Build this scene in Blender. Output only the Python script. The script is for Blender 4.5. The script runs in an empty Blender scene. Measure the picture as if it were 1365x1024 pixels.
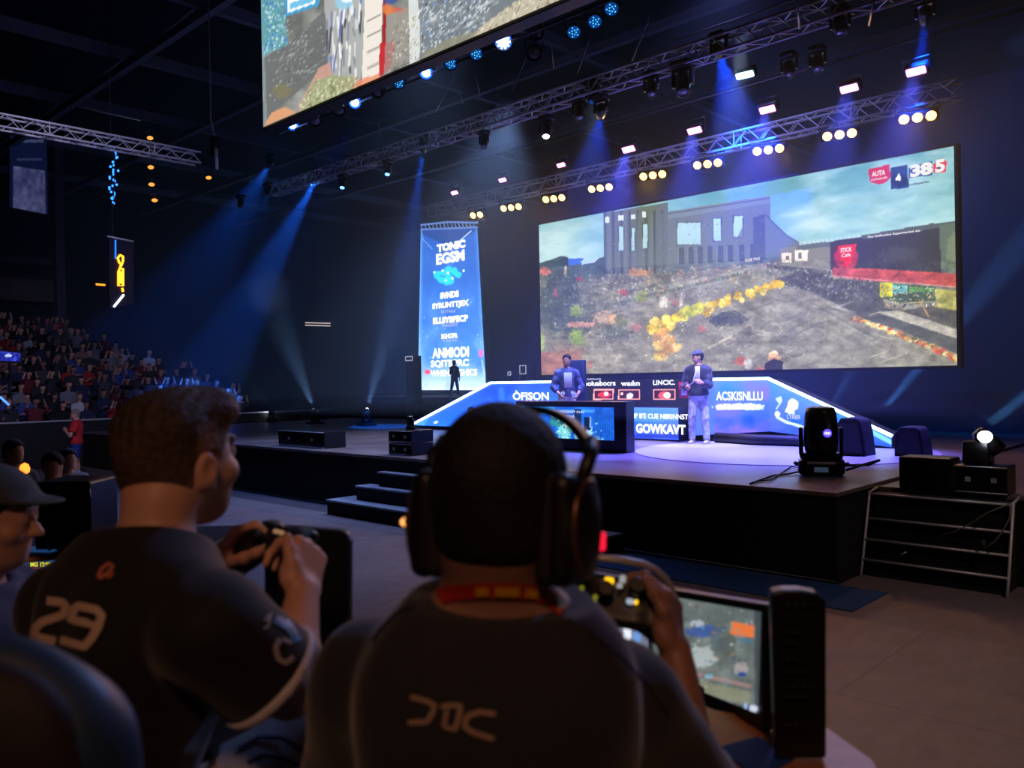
import bpy, bmesh, math, random
import numpy as np
from mathutils import Vector, Matrix
from mathutils.bvhtree import BVHTree

SC = bpy.context.scene
COL = SC.collection
random.seed(7)
RNG = np.random.default_rng(11)

# ------------------------------------------------------------------ camera
FPX, CX, CY = 1115.0, 682.5, 512.0
ROLL = math.radians(1.0)
CAM = np.array([0.0, 0.0, 2.2])
_dl = np.array([-1164.5, 16.0, FPX]); _dl /= np.linalg.norm(_dl)
_u = np.array([-math.sin(ROLL), -math.cos(ROLL), 0.0])
_u[2] = -(_dl[0]*_u[0] + _dl[1]*_u[1]) / _dl[2]
_u /= np.linalg.norm(_u)
_X = -_dl; _Y = np.cross(_u, _X)
# camera space here: x right, y down, z forward (right-handed); world axes in it are rows of M
_Y = np.cross(_X, _u) * -1.0
if _Y[2] < 0: _Y = -_Y
M_WC = np.stack([_X, _Y, _u])            # world = M_WC @ cam

def ray(px, py):
    d = M_WC @ np.array([px - CX, py - CY, FPX])
    return d / FPX                        # unit axial depth
def at(px, py, X=None, Y=None, Z=None, d=None):
    r = ray(px, py)
    if X is not None: t = (X - CAM[0]) / r[0]
    elif Y is not None: t = (Y - CAM[1]) / r[1]
    elif Z is not None: t = (Z - CAM[2]) / r[2]
    else: t = d
    return CAM + r * t
def proj(P):
    P = np.asarray(P, float)
    c = (P - CAM) @ M_WC                  # cam = M^T world
    return np.stack([CX + FPX * c[..., 0] / c[..., 2], CY + FPX * c[..., 1] / c[..., 2]], -1)
def depth(P):
    return float(((np.asarray(P, float) - CAM) @ M_WC)[2])

# ------------------------------------------------------------------ materials
def lin(c):
    c = np.asarray(c, float) / 255.0
    return np.where(c <= 0.04045, c / 12.92, ((c + 0.055) / 1.055) ** 2.4)
MATS = {}
def mat(name, rgb, rough=0.6, metal=0.0, noise=0.0, scale=20.0, bump=0.0, emit=None, estr=0.0, spec=0.5, obj_coords=True, cloth=0.0, alpha=1.0):
    if name in MATS: return MATS[name]
    m = bpy.data.materials.new(name); m.use_nodes = True
    nt = m.node_tree; b = nt.nodes['Principled BSDF']
    c = tuple(lin(rgb)) + (1.0,)
    b.inputs['Base Color'].default_value = c
    b.inputs['Roughness'].default_value = rough
    b.inputs['Metallic'].default_value = metal
    b.inputs['Specular IOR Level'].default_value = spec
    if cloth:
        b.inputs['Sheen Weight'].default_value = cloth
        b.inputs['Sheen Roughness'].default_value = 0.5
    if emit is not None:
        b.inputs['Emission Color'].default_value = tuple(lin(emit)) + (1.0,)
        b.inputs['Emission Strength'].default_value = estr
    if alpha < 1: b.inputs['Alpha'].default_value = alpha
    if noise or bump:
        tc = nt.nodes.new('ShaderNodeTexCoord')
        nz = nt.nodes.new('ShaderNodeTexNoise'); nz.inputs['Scale'].default_value = scale; nz.inputs['Detail'].default_value = 5
        nt.links.new(tc.outputs['Object'], nz.inputs['Vector'])
        if noise:
            mx = nt.nodes.new('ShaderNodeMix'); mx.data_type = 'RGBA'; mx.blend_type = 'MULTIPLY'
            mr = nt.nodes.new('ShaderNodeMapRange')
            mr.inputs['From Min'].default_value = 0.3; mr.inputs['From Max'].default_value = 0.7
            mr.inputs['To Min'].default_value = 1 - noise; mr.inputs['To Max'].default_value = 1 + noise
            cb = nt.nodes.new('ShaderNodeCombineColor')
            nt.links.new(nz.outputs['Fac'], mr.inputs['Value'])
            for i in range(3): nt.links.new(mr.outputs['Result'], cb.inputs[i])
            mx.inputs[0].default_value = 1.0
            mx.inputs[6].default_value = c
            nt.links.new(cb.outputs['Color'], mx.inputs[7])
            nt.links.new(mx.outputs[2], b.inputs['Base Color'])
        if bump:
            bp = nt.nodes.new('ShaderNodeBump'); bp.inputs['Strength'].default_value = bump; bp.inputs['Distance'].default_value = 0.01
            nt.links.new(nz.outputs['Fac'], bp.inputs['Height']); nt.links.new(bp.outputs['Normal'], b.inputs['Normal'])
    MATS[name] = m
    return m
def glow(name, rgb, s, sampling='NONE'):
    if name in MATS: return MATS[name]
    m = bpy.data.materials.new(name); m.use_nodes = True
    nt = m.node_tree; nt.nodes.remove(nt.nodes['Principled BSDF'])
    e = nt.nodes.new('ShaderNodeEmission'); e.inputs[0].default_value = tuple(lin(rgb)) + (1,); e.inputs[1].default_value = s
    nt.links.new(e.outputs[0], nt.nodes['Material Output'].inputs[0])
    m.cycles.emission_sampling = sampling
    MATS[name] = m
    return m
def screen_mat(name, s, gloss=0.0, sampling='NONE'):
    """a display: shows the picture stored on its pixel grid"""
    m = bpy.data.materials.new(name); m.use_nodes = True
    nt = m.node_tree; b = nt.nodes['Principled BSDF']
    a = nt.nodes.new('ShaderNodeAttribute'); a.attribute_name = 'picture'
    b.inputs['Base Color'].default_value = (0.01, 0.01, 0.012, 1)
    b.inputs['Roughness'].default_value = 0.5
    nt.links.new(a.outputs['Color'], b.inputs['Emission Color'])
    b.inputs['Emission Strength'].default_value = s
    m.cycles.emission_sampling = sampling
    return m

# ------------------------------------------------------------------ object helpers
def tag(o, label=None, cat=None, group=None, kind=None):
    if label: o['label'] = label
    if cat: o['category'] = cat
    if group: o['group'] = group
    if kind: o['kind'] = kind
    return o
def empty(name, loc, label=None, cat=None, group=None, rz=0.0):
    o = bpy.data.objects.new(name, None); COL.objects.link(o)
    o.location = Vector(loc); o.rotation_euler = (0, 0, rz); o.empty_display_size = 0.1
    return tag(o, label, cat, group)
def wloc(o):
    v = Vector((0, 0, 0))
    while o is not None:
        v = v + o.location; o = o.parent
    return v
def link(name, me, m, parent=None, world=True, smooth=None):
    o = bpy.data.objects.new(name, me); COL.objects.link(o)
    if m is not None:
        for mm in (m if isinstance(m, (list, tuple)) else [m]): me.materials.append(mm)
    if parent is not None:
        o.parent = parent
        if world:
            me.transform(Matrix.Translation(-wloc(parent)))
    if smooth == 'all': me.shade_smooth()
    elif smooth is not None: me.set_sharp_from_angle(angle=math.radians(smooth)) if False else None
    return o
def copy_tree(o, parent=None, loc=None, rz=None):
    c = o.copy(); COL.objects.link(c); c.parent = parent
    if loc is not None: c.location = Vector(loc)
    if rz is not None: c.rotation_euler = (0, 0, rz)
    for ch in list(o.children): copy_tree(ch, c)
    return c
def frame(d, up=(0, 0, 1)):
    """rotation whose columns are x, y, z with z along d"""
    z = Vector(d).normalized(); u = Vector(up)
    if abs(z.dot(u)) > 0.98: u = Vector((0, 1, 0)) if abs(z.y) < 0.9 else Vector((1, 0, 0))
    x = u.cross(z).normalized(); y = z.cross(x)
    return Matrix((x, y, z)).transposed()

class MB:
    def __init__(s): s.v = []; s.f = []; s.sm = []
    def add(s, vs, fs, sm=False):
        n = len(s.v); s.v += [tuple(map(float, p)) for p in vs]
        s.f += [tuple(i + n for i in f) for f in fs]; s.sm += [sm] * len(fs); return s
    def box(s, c, size, R=None):
        hx, hy, hz = [k / 2 for k in size]; c = Vector(c)
        vs = [Vector((x, y, z)) for z in (-hz, hz) for y in (-hy, hy) for x in (-hx, hx)]
        if R is not None: vs = [R @ p for p in vs]
        return s.add([c + p for p in vs], [(0, 2, 3, 1), (4, 5, 7, 6), (0, 1, 5, 4), (2, 6, 7, 3), (0, 4, 6, 2), (1, 3, 7, 5)])
    def bb(s, lo, hi):
        return s.box([(a + b) / 2 for a, b in zip(lo, hi)], [abs(b - a) for a, b in zip(lo, hi)])
    def rbox(s, c, size, r, R=None, n=4):
        """box with rounded vertical (local z) edges and a small chamfer"""
        hx, hy, hz = [k / 2 for k in size]; r = min(r, hx * .99, hy * .99)
        prof = []
        for cx, cy, a0 in ((hx - r, hy - r, 0), (-hx + r, hy - r, 90), (-hx + r, -hy + r, 180), (hx - r, -hy + r, 270)):
            for k in range(n + 1):
                a = math.radians(a0 + 90 * k / n); prof.append((cx, cy, math.cos(a), math.sin(a)))
        ch = min(r * .4, hz * .5); rings = []
        for z, ins in ((-hz, ch), (-hz + ch, 0), (hz - ch, 0), (hz, ch)):
            rings.append([(x + (r - ins) * ca, y + (r - ins) * sa, z) for x, y, ca, sa in prof])
        m = len(prof); vs = [p for rg in rings for p in rg]; fs = []
        for k in range(3):
            for i in range(m):
                j = (i + 1) % m; fs.append((k * m + i, k * m + j, (k + 1) * m + j, (k + 1) * m + i))
        fs.append(tuple(reversed(range(m)))); fs.append(tuple(range(3 * m, 4 * m)))
        c = Vector(c)
        vs = [c + ((R @ Vector(p)) if R is not None else Vector(p)) for p in vs]
        s.add(vs, fs)
        for k in range(3 * m): s.sm[-len(fs) + k] = True
        return s
    def tube(s, pts, r, n=8, closed=False, caps=True):
        pts = [Vector(p) for p in pts]; m = len(pts)
        rs = r if isinstance(r, (list, tuple)) else [r] * m
        base = len(s.v); px = None
        for i, p in enumerate(pts):
            a = pts[i - 1] if (i or closed) else p; b = pts[(i + 1) % m] if (i < m - 1 or closed) else p
            t = (b - a).normalized()
            if px is None: x = frame(t).col[0]
            else:
                x = px - t * px.dot(t); x = x.normalized() if x.length > 1e-6 else frame(t).col[0]
            x = Vector(x); px = x; y = t.cross(x)
            for k in range(n):
                q = 2 * math.pi * k / n; s.v.append(tuple(p + (x * math.cos(q) + y * math.sin(q)) * rs[i]))
        for i in range(m if closed else m - 1):
            for k in range(n):
                k2 = (k + 1) % n; i2 = (i + 1) % m
                s.f.append((base + i * n + k, base + i * n + k2, base + i2 * n + k2, base + i2 * n + k)); s.sm.append(True)
        if caps and not closed:
            s.f.append(tuple(base + k for k in reversed(range(n)))); s.sm.append(False)
            s.f.append(tuple(base + (m - 1) * n + k for k in range(n))); s.sm.append(False)
        return s
    def cyl(s, a, b, ra, rb=None, n=16):
        return s.tube([a, b], [ra, ra if rb is None else rb], n)
    def lathe(s, prof, o, R=None, n=24, cap=True):
        """prof: (radius, height) along local z"""
        o = Vector(o); base = len(s.v)
        for r, z in prof:
            for k in range(n):
                q = 2 * math.pi * k / n; p = Vector((r * math.cos(q), r * math.sin(q), z))
                s.v.append(tuple(o + ((R @ p) if R is not None else p)))
        for i in range(len(prof) - 1):
            for k in range(n):
                k2 = (k + 1) % n
                s.f.append((base + i * n + k, base + i * n + k2, base + (i + 1) * n + k2, base + (i + 1) * n + k)); s.sm.append(True)
        if cap:
            s.f.append(tuple(base + k for k in reversed(range(n)))); s.sm.append(False)
            s.f.append(tuple(base + (len(prof) - 1) * n + k for k in range(n))); s.sm.append(False)
        return s
    def prism(s, poly, off):
        """poly: 3-D outline, off: extrusion vector"""
        poly = [Vector(p) for p in poly]; off = Vector(off); n = len(poly)
        vs = poly + [p + off for p in poly]
        fs = [tuple(reversed(range(n))), tuple(range(n, 2 * n))] + [(i, (i + 1) % n, n + (i + 1) % n, n + i) for i in range(n)]
        return s.add(vs, fs)
    def mesh(s, name):
        me = bpy.data.meshes.new(name); me.from_pydata(s.v, [], s.f)
        me.polygons.foreach_set('use_smooth', s.sm)
        bm = bmesh.new(); bm.from_mesh(me); bmesh.ops.recalc_face_normals(bm, faces=bm.faces); bm.to_mesh(me); bm.free()
        me.update(); return me
    def build(s, name, m, parent=None, world=True, bevel=0.0, seg=2):
        o = link(name, s.mesh(name), m, parent, world)
        if bevel:
            b = o.modifiers.new('bevel', 'BEVEL'); b.width = bevel; b.segments = seg; b.limit_method = 'ANGLE'
        return o

# ------------------------------------------------------------------ writing
def text_mesh(s, width=None, height=None, bold=0.0, extrude=0.0, shear=0.0):
    cu = bpy.data.curves.new('lettering', 'FONT'); cu.body = s; cu.size = 1.0; cu.align_x = 'CENTER'; cu.align_y = 'CENTER'
    cu.offset = bold; cu.extrude = extrude; cu.shear = shear; cu.resolution_u = 3
    o = bpy.data.objects.new('lettering', cu); COL.objects.link(o)
    dg = bpy.context.evaluated_depsgraph_get(); me = bpy.data.meshes.new_from_object(o.evaluated_get(dg))
    COL.objects.unlink(o); bpy.data.objects.remove(o); bpy.data.curves.remove(cu)
    n = len(me.vertices); co = np.empty(n * 3); me.vertices.foreach_get('co', co); co = co.reshape(-1, 3)
    lo, hi = co.min(0), co.max(0); co[:, :2] -= ((lo + hi) / 2)[:2]
    w, h = (hi - lo)[:2]
    if width: co[:, 0] *= width / w
    if height: co[:, 1] *= height / h
    elif width: co[:, 1] *= width / w
    if height and not width: co[:, 0] *= height / h
    me.vertices.foreach_set('co', co.ravel()); me.materials.clear(); me.update(); return me
def put_text(s, p, right, up, width, height, m, parent, name='lettering', bold=0.02, shear=0.0):
    """flat lettering standing just off a surface: p centre, right/up unit vectors"""
    me = text_mesh(s, width, height, bold=bold, shear=shear)
    r = Vector(right).normalized(); u = Vector(up).normalized(); n = r.cross(u)
    T = Matrix((r, u, n)).transposed().to_4x4(); T.translation = Vector(p)
    me.transform(T)
    return link(name, me, m, parent)

# ------------------------------------------------------------------ numpy picture painting
def vnoise(x, y, seed=0):
    xi = np.floor(x).astype(np.int64); yi = np.floor(y).astype(np.int64); xf = x - xi; yf = y - yi
    def h(a, b):
        n = (a * 374761393 + b * 668265263 + seed * 1442695041) & 0xffffffff
        n = ((n ^ (n >> 13)) * 1274126177) & 0xffffffff
        return ((n ^ (n >> 16)) & 0xffff) / 65535.0
    u = xf * xf * (3 - 2 * xf); v = yf * yf * (3 - 2 * yf)
    return (h(xi, yi) * (1 - u) + h(xi + 1, yi) * u) * (1 - v) + (h(xi, yi + 1) * (1 - u) + h(xi + 1, yi + 1) * u) * v
def fbm(x, y, oct=4, seed=0):
    a = 0; s = 0; w = 1
    for k in range(oct):
        a = a + w * vnoise(x * 2 ** k, y * 2 ** k, seed + k); s += w; w *= .55
    return a / s
def inpoly(x, y, poly):
    c = np.zeros(x.shape, bool); n = len(poly)
    for i in range(n):
        x1, y1 = poly[i]; x2, y2 = poly[i - 1]
        if y1 == y2: continue
        c ^= ((y1 > y) != (y2 > y)) & (x < (x2 - x1) * (y - y1) / (y2 - y1) + x1)
    return c
class Paint:
    """a picture on a grid: U, V in 'picture units'"""
    def __init__(s, U, V, base): s.x = U; s.y = V; s.c = np.ones(U.shape + (3,)) * np.array(base, float)
    def mix(s, a, col):
        col = np.asarray(col, float); s.c = s.c * (1 - a[..., None]) + col * a[..., None]
    def poly(s, pts, col, a=1.0): s.mix(inpoly(s.x, s.y, pts) * a, col)
    def rect(s, x0, y0, x1, y1, col, a=1.0): s.mix(((s.x > x0) & (s.x < x1) & (s.y > y0) & (s.y < y1)) * a, col)
    def blob(s, x, y, rx, ry, col, a=1.0, rag=0.5, seed=1, f=.25):
        q = ((s.x - x) / rx) ** 2 + ((s.y - y) / ry) ** 2
        q = q + rag * (fbm(s.x * f, s.y * f, 3, seed) - .5) * 2
        s.mix(np.clip((1.15 - q) * 3, 0, 1) * a, col)
    def line(s, pts, w, col, a=1.0):
        d = np.full(s.x.shape, 1e9)
        for (x1, y1), (x2, y2) in zip(pts[:-1], pts[1:]):
            dx, dy = x2 - x1, y2 - y1; t = np.clip(((s.x - x1) * dx + (s.y - y1) * dy) / (dx * dx + dy * dy + 1e-9), 0, 1)
            d = np.minimum(d, np.hypot(s.x - x1 - t * dx, s.y - y1 - t * dy))
        s.mix(np.clip(w / 2 - d + .5, 0, 1) * a, col)
    def speck(s, poly, n, rmin, rmax, cols, rng, a=.8):
        xs = [p[0] for p in poly]; ys = [p[1] for p in poly]; k = 0
        while k < n:
            X = rng.uniform(min(xs), max(xs)); Y = rng.uniform(min(ys), max(ys))
            if not inpoly(np.array([X]), np.array([Y]), poly)[0]: continue
            k += 1; rx = rng.uniform(rmin, rmax); ry = rng.uniform(rmin, rmax)
            col = cols[rng.integers(len(cols))]
            mk = (np.abs(s.x - X) < rx * 1.3) & (np.abs(s.y - Y) < ry * 1.3)
            if not mk.any(): continue
            q = ((s.x[mk] - X) / rx) ** 2 + ((s.y[mk] - Y) / ry) ** 2
            al = np.clip((1 - q) * 2, 0, 1)[:, None] * a
            s.c[mk] = s.c[mk] * (1 - al) + np.array(col, float) * al
def picture_grid(name, P00, P10, P01, P11, nx, ny, paint, m, parent, off=None):
    """a display surface: corner points (top-left, top-right, bottom-left, bottom-right), nx x ny pixels, painted by paint(U,V) with U,V the photo's pixels of the surface"""
    u = np.linspace(0, 1, nx + 1); v = np.linspace(0, 1, ny + 1); uu, vv = np.meshgrid(u, v)
    P00, P10, P01, P11 = [np.asarray(p, float) for p in (P00, P10, P01, P11)]
    P = ((P00 * (1 - uu)[..., None] + P10 * uu[..., None]) * (1 - vv)[..., None] + (P01 * (1 - uu)[..., None] + P11 * uu[..., None]) * vv[..., None])
    if off is not None: P = off(P, uu, vv)
    q = proj(P); pic = paint(q[..., 0], q[..., 1], uu, vv)
    me = bpy.data.meshes.new(name)
    idx = np.arange((nx + 1) * (ny + 1)).reshape(ny + 1, nx + 1)
    F = np.stack([idx[1:, :-1], idx[1:, 1:], idx[:-1, 1:], idx[:-1, :-1]], -1).reshape(-1, 4)
    me.from_pydata(P.reshape(-1, 3).tolist(), [], F.tolist())
    at_ = me.attributes.new('picture', 'FLOAT_COLOR', 'POINT')
    rgba = np.concatenate([lin(np.clip(pic, 0, 255)), np.ones(pic.shape[:2] + (1,))], -1)
    at_.data.foreach_set('color', rgba.reshape(-1).astype(np.float32)); me.update()
    return link(name, me, m, parent)

# ------------------------------------------------------------------ organic bodies: distance fields -> one surface
class SDF:
    def __init__(s): s.p = []
    def cap(s, a, b, ra, rb=None, k=0.02):
        s.p.append(('c', np.array(a, float), np.array(b, float), ra, ra if rb is None else rb, k, 1)); return s
    def chain(s, pts, rs, k=0.02):
        for i in range(len(pts) - 1): s.cap(pts[i], pts[i + 1], rs[i], rs[i + 1], k)
        return s
    def ell(s, c, r, k=0.02, R=None, sub=False):
        s.p.append(('e', np.array(c, float), np.array(r, float), None if R is None else np.array(R), 0, k, -1 if sub else 1)); return s
    def rb(s, c, h, r, k=0.02, R=None, sub=False):
        s.p.append(('b', np.array(c, float), np.array(h, float), None if R is None else np.array(R), r, k, -1 if sub else 1)); return s
    def d1(s, q, P):
        if q[0] == 'c':
            a, b = q[1], q[2]; ab = b - a; L = ab @ ab + 1e-12
            t = np.clip(((P - a) @ ab) / L, 0, 1)
            return np.linalg.norm(P - a - t[..., None] * ab, axis=-1) - (q[3] + (q[4] - q[3]) * t)
        X = P - q[1]
        if q[3] is not None: X = X @ q[3]          # R columns are the local axes
        if q[0] == 'e':
            k0 = np.linalg.norm(X / q[2], axis=-1); k1 = np.linalg.norm(X / q[2] ** 2, axis=-1) + 1e-9
            return k0 * (k0 - 1) / k1
        Q = np.abs(X) - q[2] + q[4]
        return np.linalg.norm(np.maximum(Q, 0), axis=-1) + np.minimum(Q.max(-1), 0) - q[4]
    def ev(s, P, prims=None):
        d = None
        for q in (s.p if prims is None else prims):
            e = s.d1(q, P); k = q[5]
            if d is None: d = e; continue
            if q[6] > 0:
                if k > 1e-6:
                    h = np.maximum(k - np.abs(d - e), 0) / k; d = np.minimum(d, e) - h * h * k * .25
                else: d = np.minimum(d, e)
            else:
                e = -e
                if k > 1e-6:
                    h = np.maximum(k - np.abs(d - e), 0) / k; d = np.maximum(d, e) + h * h * k * .25
                else: d = np.maximum(d, e)
        return d
    def grid(s, lo, hi, h, post=None, B=16):
        lo = np.array(lo, float); n = np.ceil((np.array(hi) - lo) / h / B).astype(int) * B
        D = np.full(n, 1.0, np.float32); diag = B * h * .87
        I = np.stack(np.meshgrid(*[np.arange(0, k, B) for k in n], indexing='ij'), -1).reshape(-1, 3)
        C = lo + (I + (B - 1) / 2) * h
        DC = np.stack([s.d1(q, C) for q in s.p], 1); pm = np.array([q[6] > 0 for q in s.p]); M0 = DC[:, pm].min(1); DM = s.ev(C)
        ks = np.array([q[5] for q in s.p])
        for (i, j, k), dc, m0, dm in zip(I, DC, M0, DM):
            if (post is None and abs(dm) > diag * 1.6 + .03) or dm > diag * 1.6 + .06: D[i:i + B, j:j + B, k:k + B] = dm; continue
            use = [q for q, a, kk in zip(s.p, dc, ks) if a < max(m0, 0) + 2 * diag + kk + .01]
            gx = lo[0] + (i + np.arange(B)) * h; gy = lo[1] + (j + np.arange(B)) * h; gz = lo[2] + (k + np.arange(B)) * h
            P = np.stack(np.meshgrid(gx, gy, gz, indexing='ij'), -1)
            d = s.ev(P, use)
            if post is not None: d = post(P, d)
            D[i:i + B, j:j + B, k:k + B] = d
        return lo, D
def nets(lo, D, h):
    S = D < 0; n = np.array(D.shape)
    acc = np.zeros(tuple(n - 1) + (3,), np.float32); cnt = np.zeros(tuple(n - 1), np.int16)
    def corner(a, o): return a[tuple(slice(o[i], n[i] - 1 + o[i]) for i in range(3))]
    corners = [(x, y, z) for x in (0, 1) for y in (0, 1) for z in (0, 1)]
    for c in corners:
        for ax in range(3):
            if c[ax]: continue
            c2 = list(c); c2[ax] = 1
            a = corner(D, c); b = corner(D, c2); m = (a < 0) != (b < 0)
            t = np.where(m, a / np.where(m, a - b, 1), 0)
            for k in range(3): acc[..., k] += np.where(m, c[k] + (t if k == ax else 0), 0)
            cnt += m
    act = cnt > 0; idx = np.full(act.shape, -1, np.int64); idx[act] = np.arange(act.sum())
    cell = np.argwhere(act); V = lo + (cell + acc[act] / cnt[act][:, None]) * h
    F = []
    for ax in range(3):
        a = [slice(None)] * 3; b = [slice(None)] * 3; a[ax] = slice(0, -1); b[ax] = slice(1, None)
        sa = S[tuple(a)]; m = sa != S[tuple(b)]
        e = np.argwhere(m); e = e[(e > 0).all(1) | ((e[:, ax] >= 0) & (np.delete(e, ax, 1) > 0).all(1))]
        o1, o2 = [i for i in range(3) if i != ax]
        ok = (e[:, o1] > 0) & (e[:, o2] > 0) & (e[:, o1] < n[o1] - 1) & (e[:, o2] < n[o2] - 1); e = e[ok]
        d1 = np.zeros(3, int); d2 = np.zeros(3, int); d1[o1] = 1; d2[o2] = 1
        q = np.stack([idx[tuple((e - d1 - d2).T)], idx[tuple((e - d2).T)], idx[tuple(e.T)], idx[tuple((e - d1).T)]], 1)
        fl = sa[tuple(e.T)]
        if ax == 1: fl = ~fl
        q[~fl] = q[~fl][:, ::-1]; F.append(q)
    return V, np.concatenate(F)
def organic(name, sdf, lo, hi, h, m, parent=None, post=None, smooth=2, world=False):
    g0, D = sdf.grid(lo, hi, h, post); V, F = nets(g0, D, h)
    F = F[(F >= 0).all(1)]
    me = bpy.data.meshes.new(name); me.from_pydata(V.tolist(), [], F.tolist()); me.shade_smooth()
    if smooth:
        bm = bmesh.new(); bm.from_mesh(me)
        for _ in range(smooth): bmesh.ops.smooth_vert(bm, verts=bm.verts, factor=.5, use_axis_x=True, use_axis_y=True, use_axis_z=True)
        bmesh.ops.recalc_face_normals(bm, faces=bm.faces)
        bm.to_mesh(me); bm.free()
    me.shade_smooth(); me.update()
    return link(name, me, m, parent, world)
def rotz(a): c, s = math.cos(a), math.sin(a); return np.array([[c, -s, 0], [s, c, 0], [0, 0, 1.0]])
def rotx(a): c, s = math.cos(a), math.sin(a); return np.array([[1, 0, 0], [0, c, -s], [0, s, c]])
def roty(a): c, s = math.cos(a), math.sin(a); return np.array([[c, 0, s], [0, 1, 0], [-s, 0, c]])
ORD = 'first second third fourth fifth sixth seventh eighth ninth tenth eleventh twelfth thirteenth fourteenth fifteenth sixteenth seventeenth eighteenth nineteenth twentieth'.split()
WX, WY, WZ = Vector((1, 0, 0)), Vector((0, 1, 0)), Vector((0, 0, 1))
black = mat('black_paint', (16, 17, 20), .55)
blackg = mat('black_gloss', (12, 12, 14), .3)
skirt = mat('stage_skirt', (7, 9, 14), .85, noise=.25, scale=3)
alu = mat('truss_aluminium', (196, 198, 206), .5, metal=.35)
steel = mat('dark_steel', (70, 72, 78), .45, metal=.8)
white_led = glow('white_led', (190, 215, 255), 6)
# ------------------------------------------------------------------ setting
def floor_material():
    m = bpy.data.materials.new('concrete_floor'); m.use_nodes = True; nt = m.node_tree; b = nt.nodes['Principled BSDF']
    tc = nt.nodes.new('ShaderNodeTexCoord')
    n1 = nt.nodes.new('ShaderNodeTexNoise'); n1.inputs['Scale'].default_value = .7; n1.inputs['Detail'].default_value = 8
    n2 = nt.nodes.new('ShaderNodeTexNoise'); n2.inputs['Scale'].default_value = 9; n2.inputs['Detail'].default_value = 6
    mp = nt.nodes.new('ShaderNodeMapping'); mp.inputs['Scale'].default_value = (1, .35, 1)
    br = nt.nodes.new('ShaderNodeTexBrick'); br.inputs['Scale'].default_value = 1; br.inputs['Mortar Size'].default_value = .018; br.inputs['Mortar Smooth'].default_value = .4
    br.inputs['Brick Width'].default_value = 2.4; br.inputs['Row Height'].default_value = 1.9; br.offset = 0.3
    br.inputs['Color1'].default_value = (1, 1, 1, 1); br.inputs['Color2'].default_value = (.86, .86, .88, 1); br.inputs['Mortar'].default_value = (.72, .72, .74, 1)
    cr = nt.nodes.new('ShaderNodeValToRGB')
    cr.color_ramp.elements[0].position = .3; cr.color_ramp.elements[0].color = tuple(lin((92, 82, 86))) + (1,)
    cr.color_ramp.elements[1].position = .7; cr.color_ramp.elements[1].color = tuple(lin((128, 115, 116))) + (1,)
    ad = nt.nodes.new('ShaderNodeMix'); ad.data_type = 'FLOAT'; ad.inputs[0].default_value = .45
    mx = nt.nodes.new('ShaderNodeMix'); mx.data_type = 'RGBA'; mx.blend_type = 'MULTIPLY'; mx.inputs[0].default_value = 1
    L = nt.links.new
    L(tc.outputs['Object'], n1.inputs['Vector']); L(tc.outputs['Object'], mp.inputs['Vector']); L(mp.outputs[0], n2.inputs['Vector']); L(tc.outputs['Object'], br.inputs['Vector'])
    L(n1.outputs['Fac'], ad.inputs[2]); L(n2.outputs['Fac'], ad.inputs[3]); L(ad.outputs[0], cr.inputs['Fac'])
    L(cr.outputs['Color'], mx.inputs[6]); L(br.outputs['Color'], mx.inputs[7]); L(mx.outputs[2], b.inputs['Base Color'])
    b.inputs['Roughness'].default_value = .55
    bp = nt.nodes.new('ShaderNodeBump'); bp.inputs['Strength'].default_value = .15; bp.inputs['Distance'].default_value = .02
    L(n2.outputs['Fac'], bp.inputs['Height']); L(bp.outputs[0], b.inputs['Normal'])
    return m
def struct(name, mb, m, bevel=0): return tag(mb.build(name, m, bevel=bevel), kind='structure')
struct('floor', MB().bb((-44, -8, -.2), (12, 36, 0)), floor_material())
wallm = mat('hall_wall', (26, 34, 56), .9, noise=.2, scale=.6)
struct('wall_back', MB().bb((-44, 34, 0), (12, 34.3, 13)), wallm)
struct('wall_left', MB().bb((-44.3, -8, 0), (-44, 34, 13)), mat('end_wall', (40, 40, 50), .9, noise=.25, scale=.5))
struct('wall_right', MB().bb((12, -8, 0), (12.3, 34, 13)), wallm)
struct('wall_rear', MB().bb((-44, -8.3, 0), (12, -8, 13)), wallm)
struct('ceiling', MB().bb((-44, -8, 13), (12, 34, 13.2)), mat('roof_deck', (24, 28, 38), .9, noise=.2, scale=.8))
beamm = mat('roof_steel', (110, 112, 122), .6, noise=.15, scale=4)
for i, y in enumerate((1.5, 5.5, 9.5, 13.5, 18, 23)):
    struct('trim_%d' % (i + 1), MB().bb((-44, y - .09, 11.0), (12, y + .09, 11.22)), beamm)
for i, x in enumerate((-40, -34.5, -29, -24, -19.5, -15)):
    struct('trim_%d' % (i + 11), MB().bb((x - .1, -8, 11.4), (x + .1, 34, 11.7)), beamm)
braces = MB()
for x in (-40, -34.5, -29, -24, -19.5):
    for y in (1.5, 5.5, 9.5): braces.tube([(x, y, 11.1), (x + 1.6, y + 1.5, 12.9)], .06, 6)
struct('trim_21', braces, beamm)
cp = at(78, 300, X=-40)
struct('pillar', MB().bb((cp[0] - .2, cp[1] - .18, 0), (cp[0] + .2, cp[1] + .18, 13)), mat('pillar_paint', (74, 74, 84), .8))
# balcony in the far corner
by = at(76, 385, X=-41)
struct('trim_22', MB().bb((-44, -8, at(20, 400, X=-41)[2]), (-41, by[1], at(20, 371, X=-41)[2])), mat('balcony_front', (96, 82, 78), .85, noise=.2, scale=1.5))
struct('trim_23', MB().bb((-44, -8, at(20, 349, X=-41)[2]), (-41.2, by[1], at(20, 341, X=-41)[2])), mat('balcony_rail', (60, 62, 72), .8))

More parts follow.
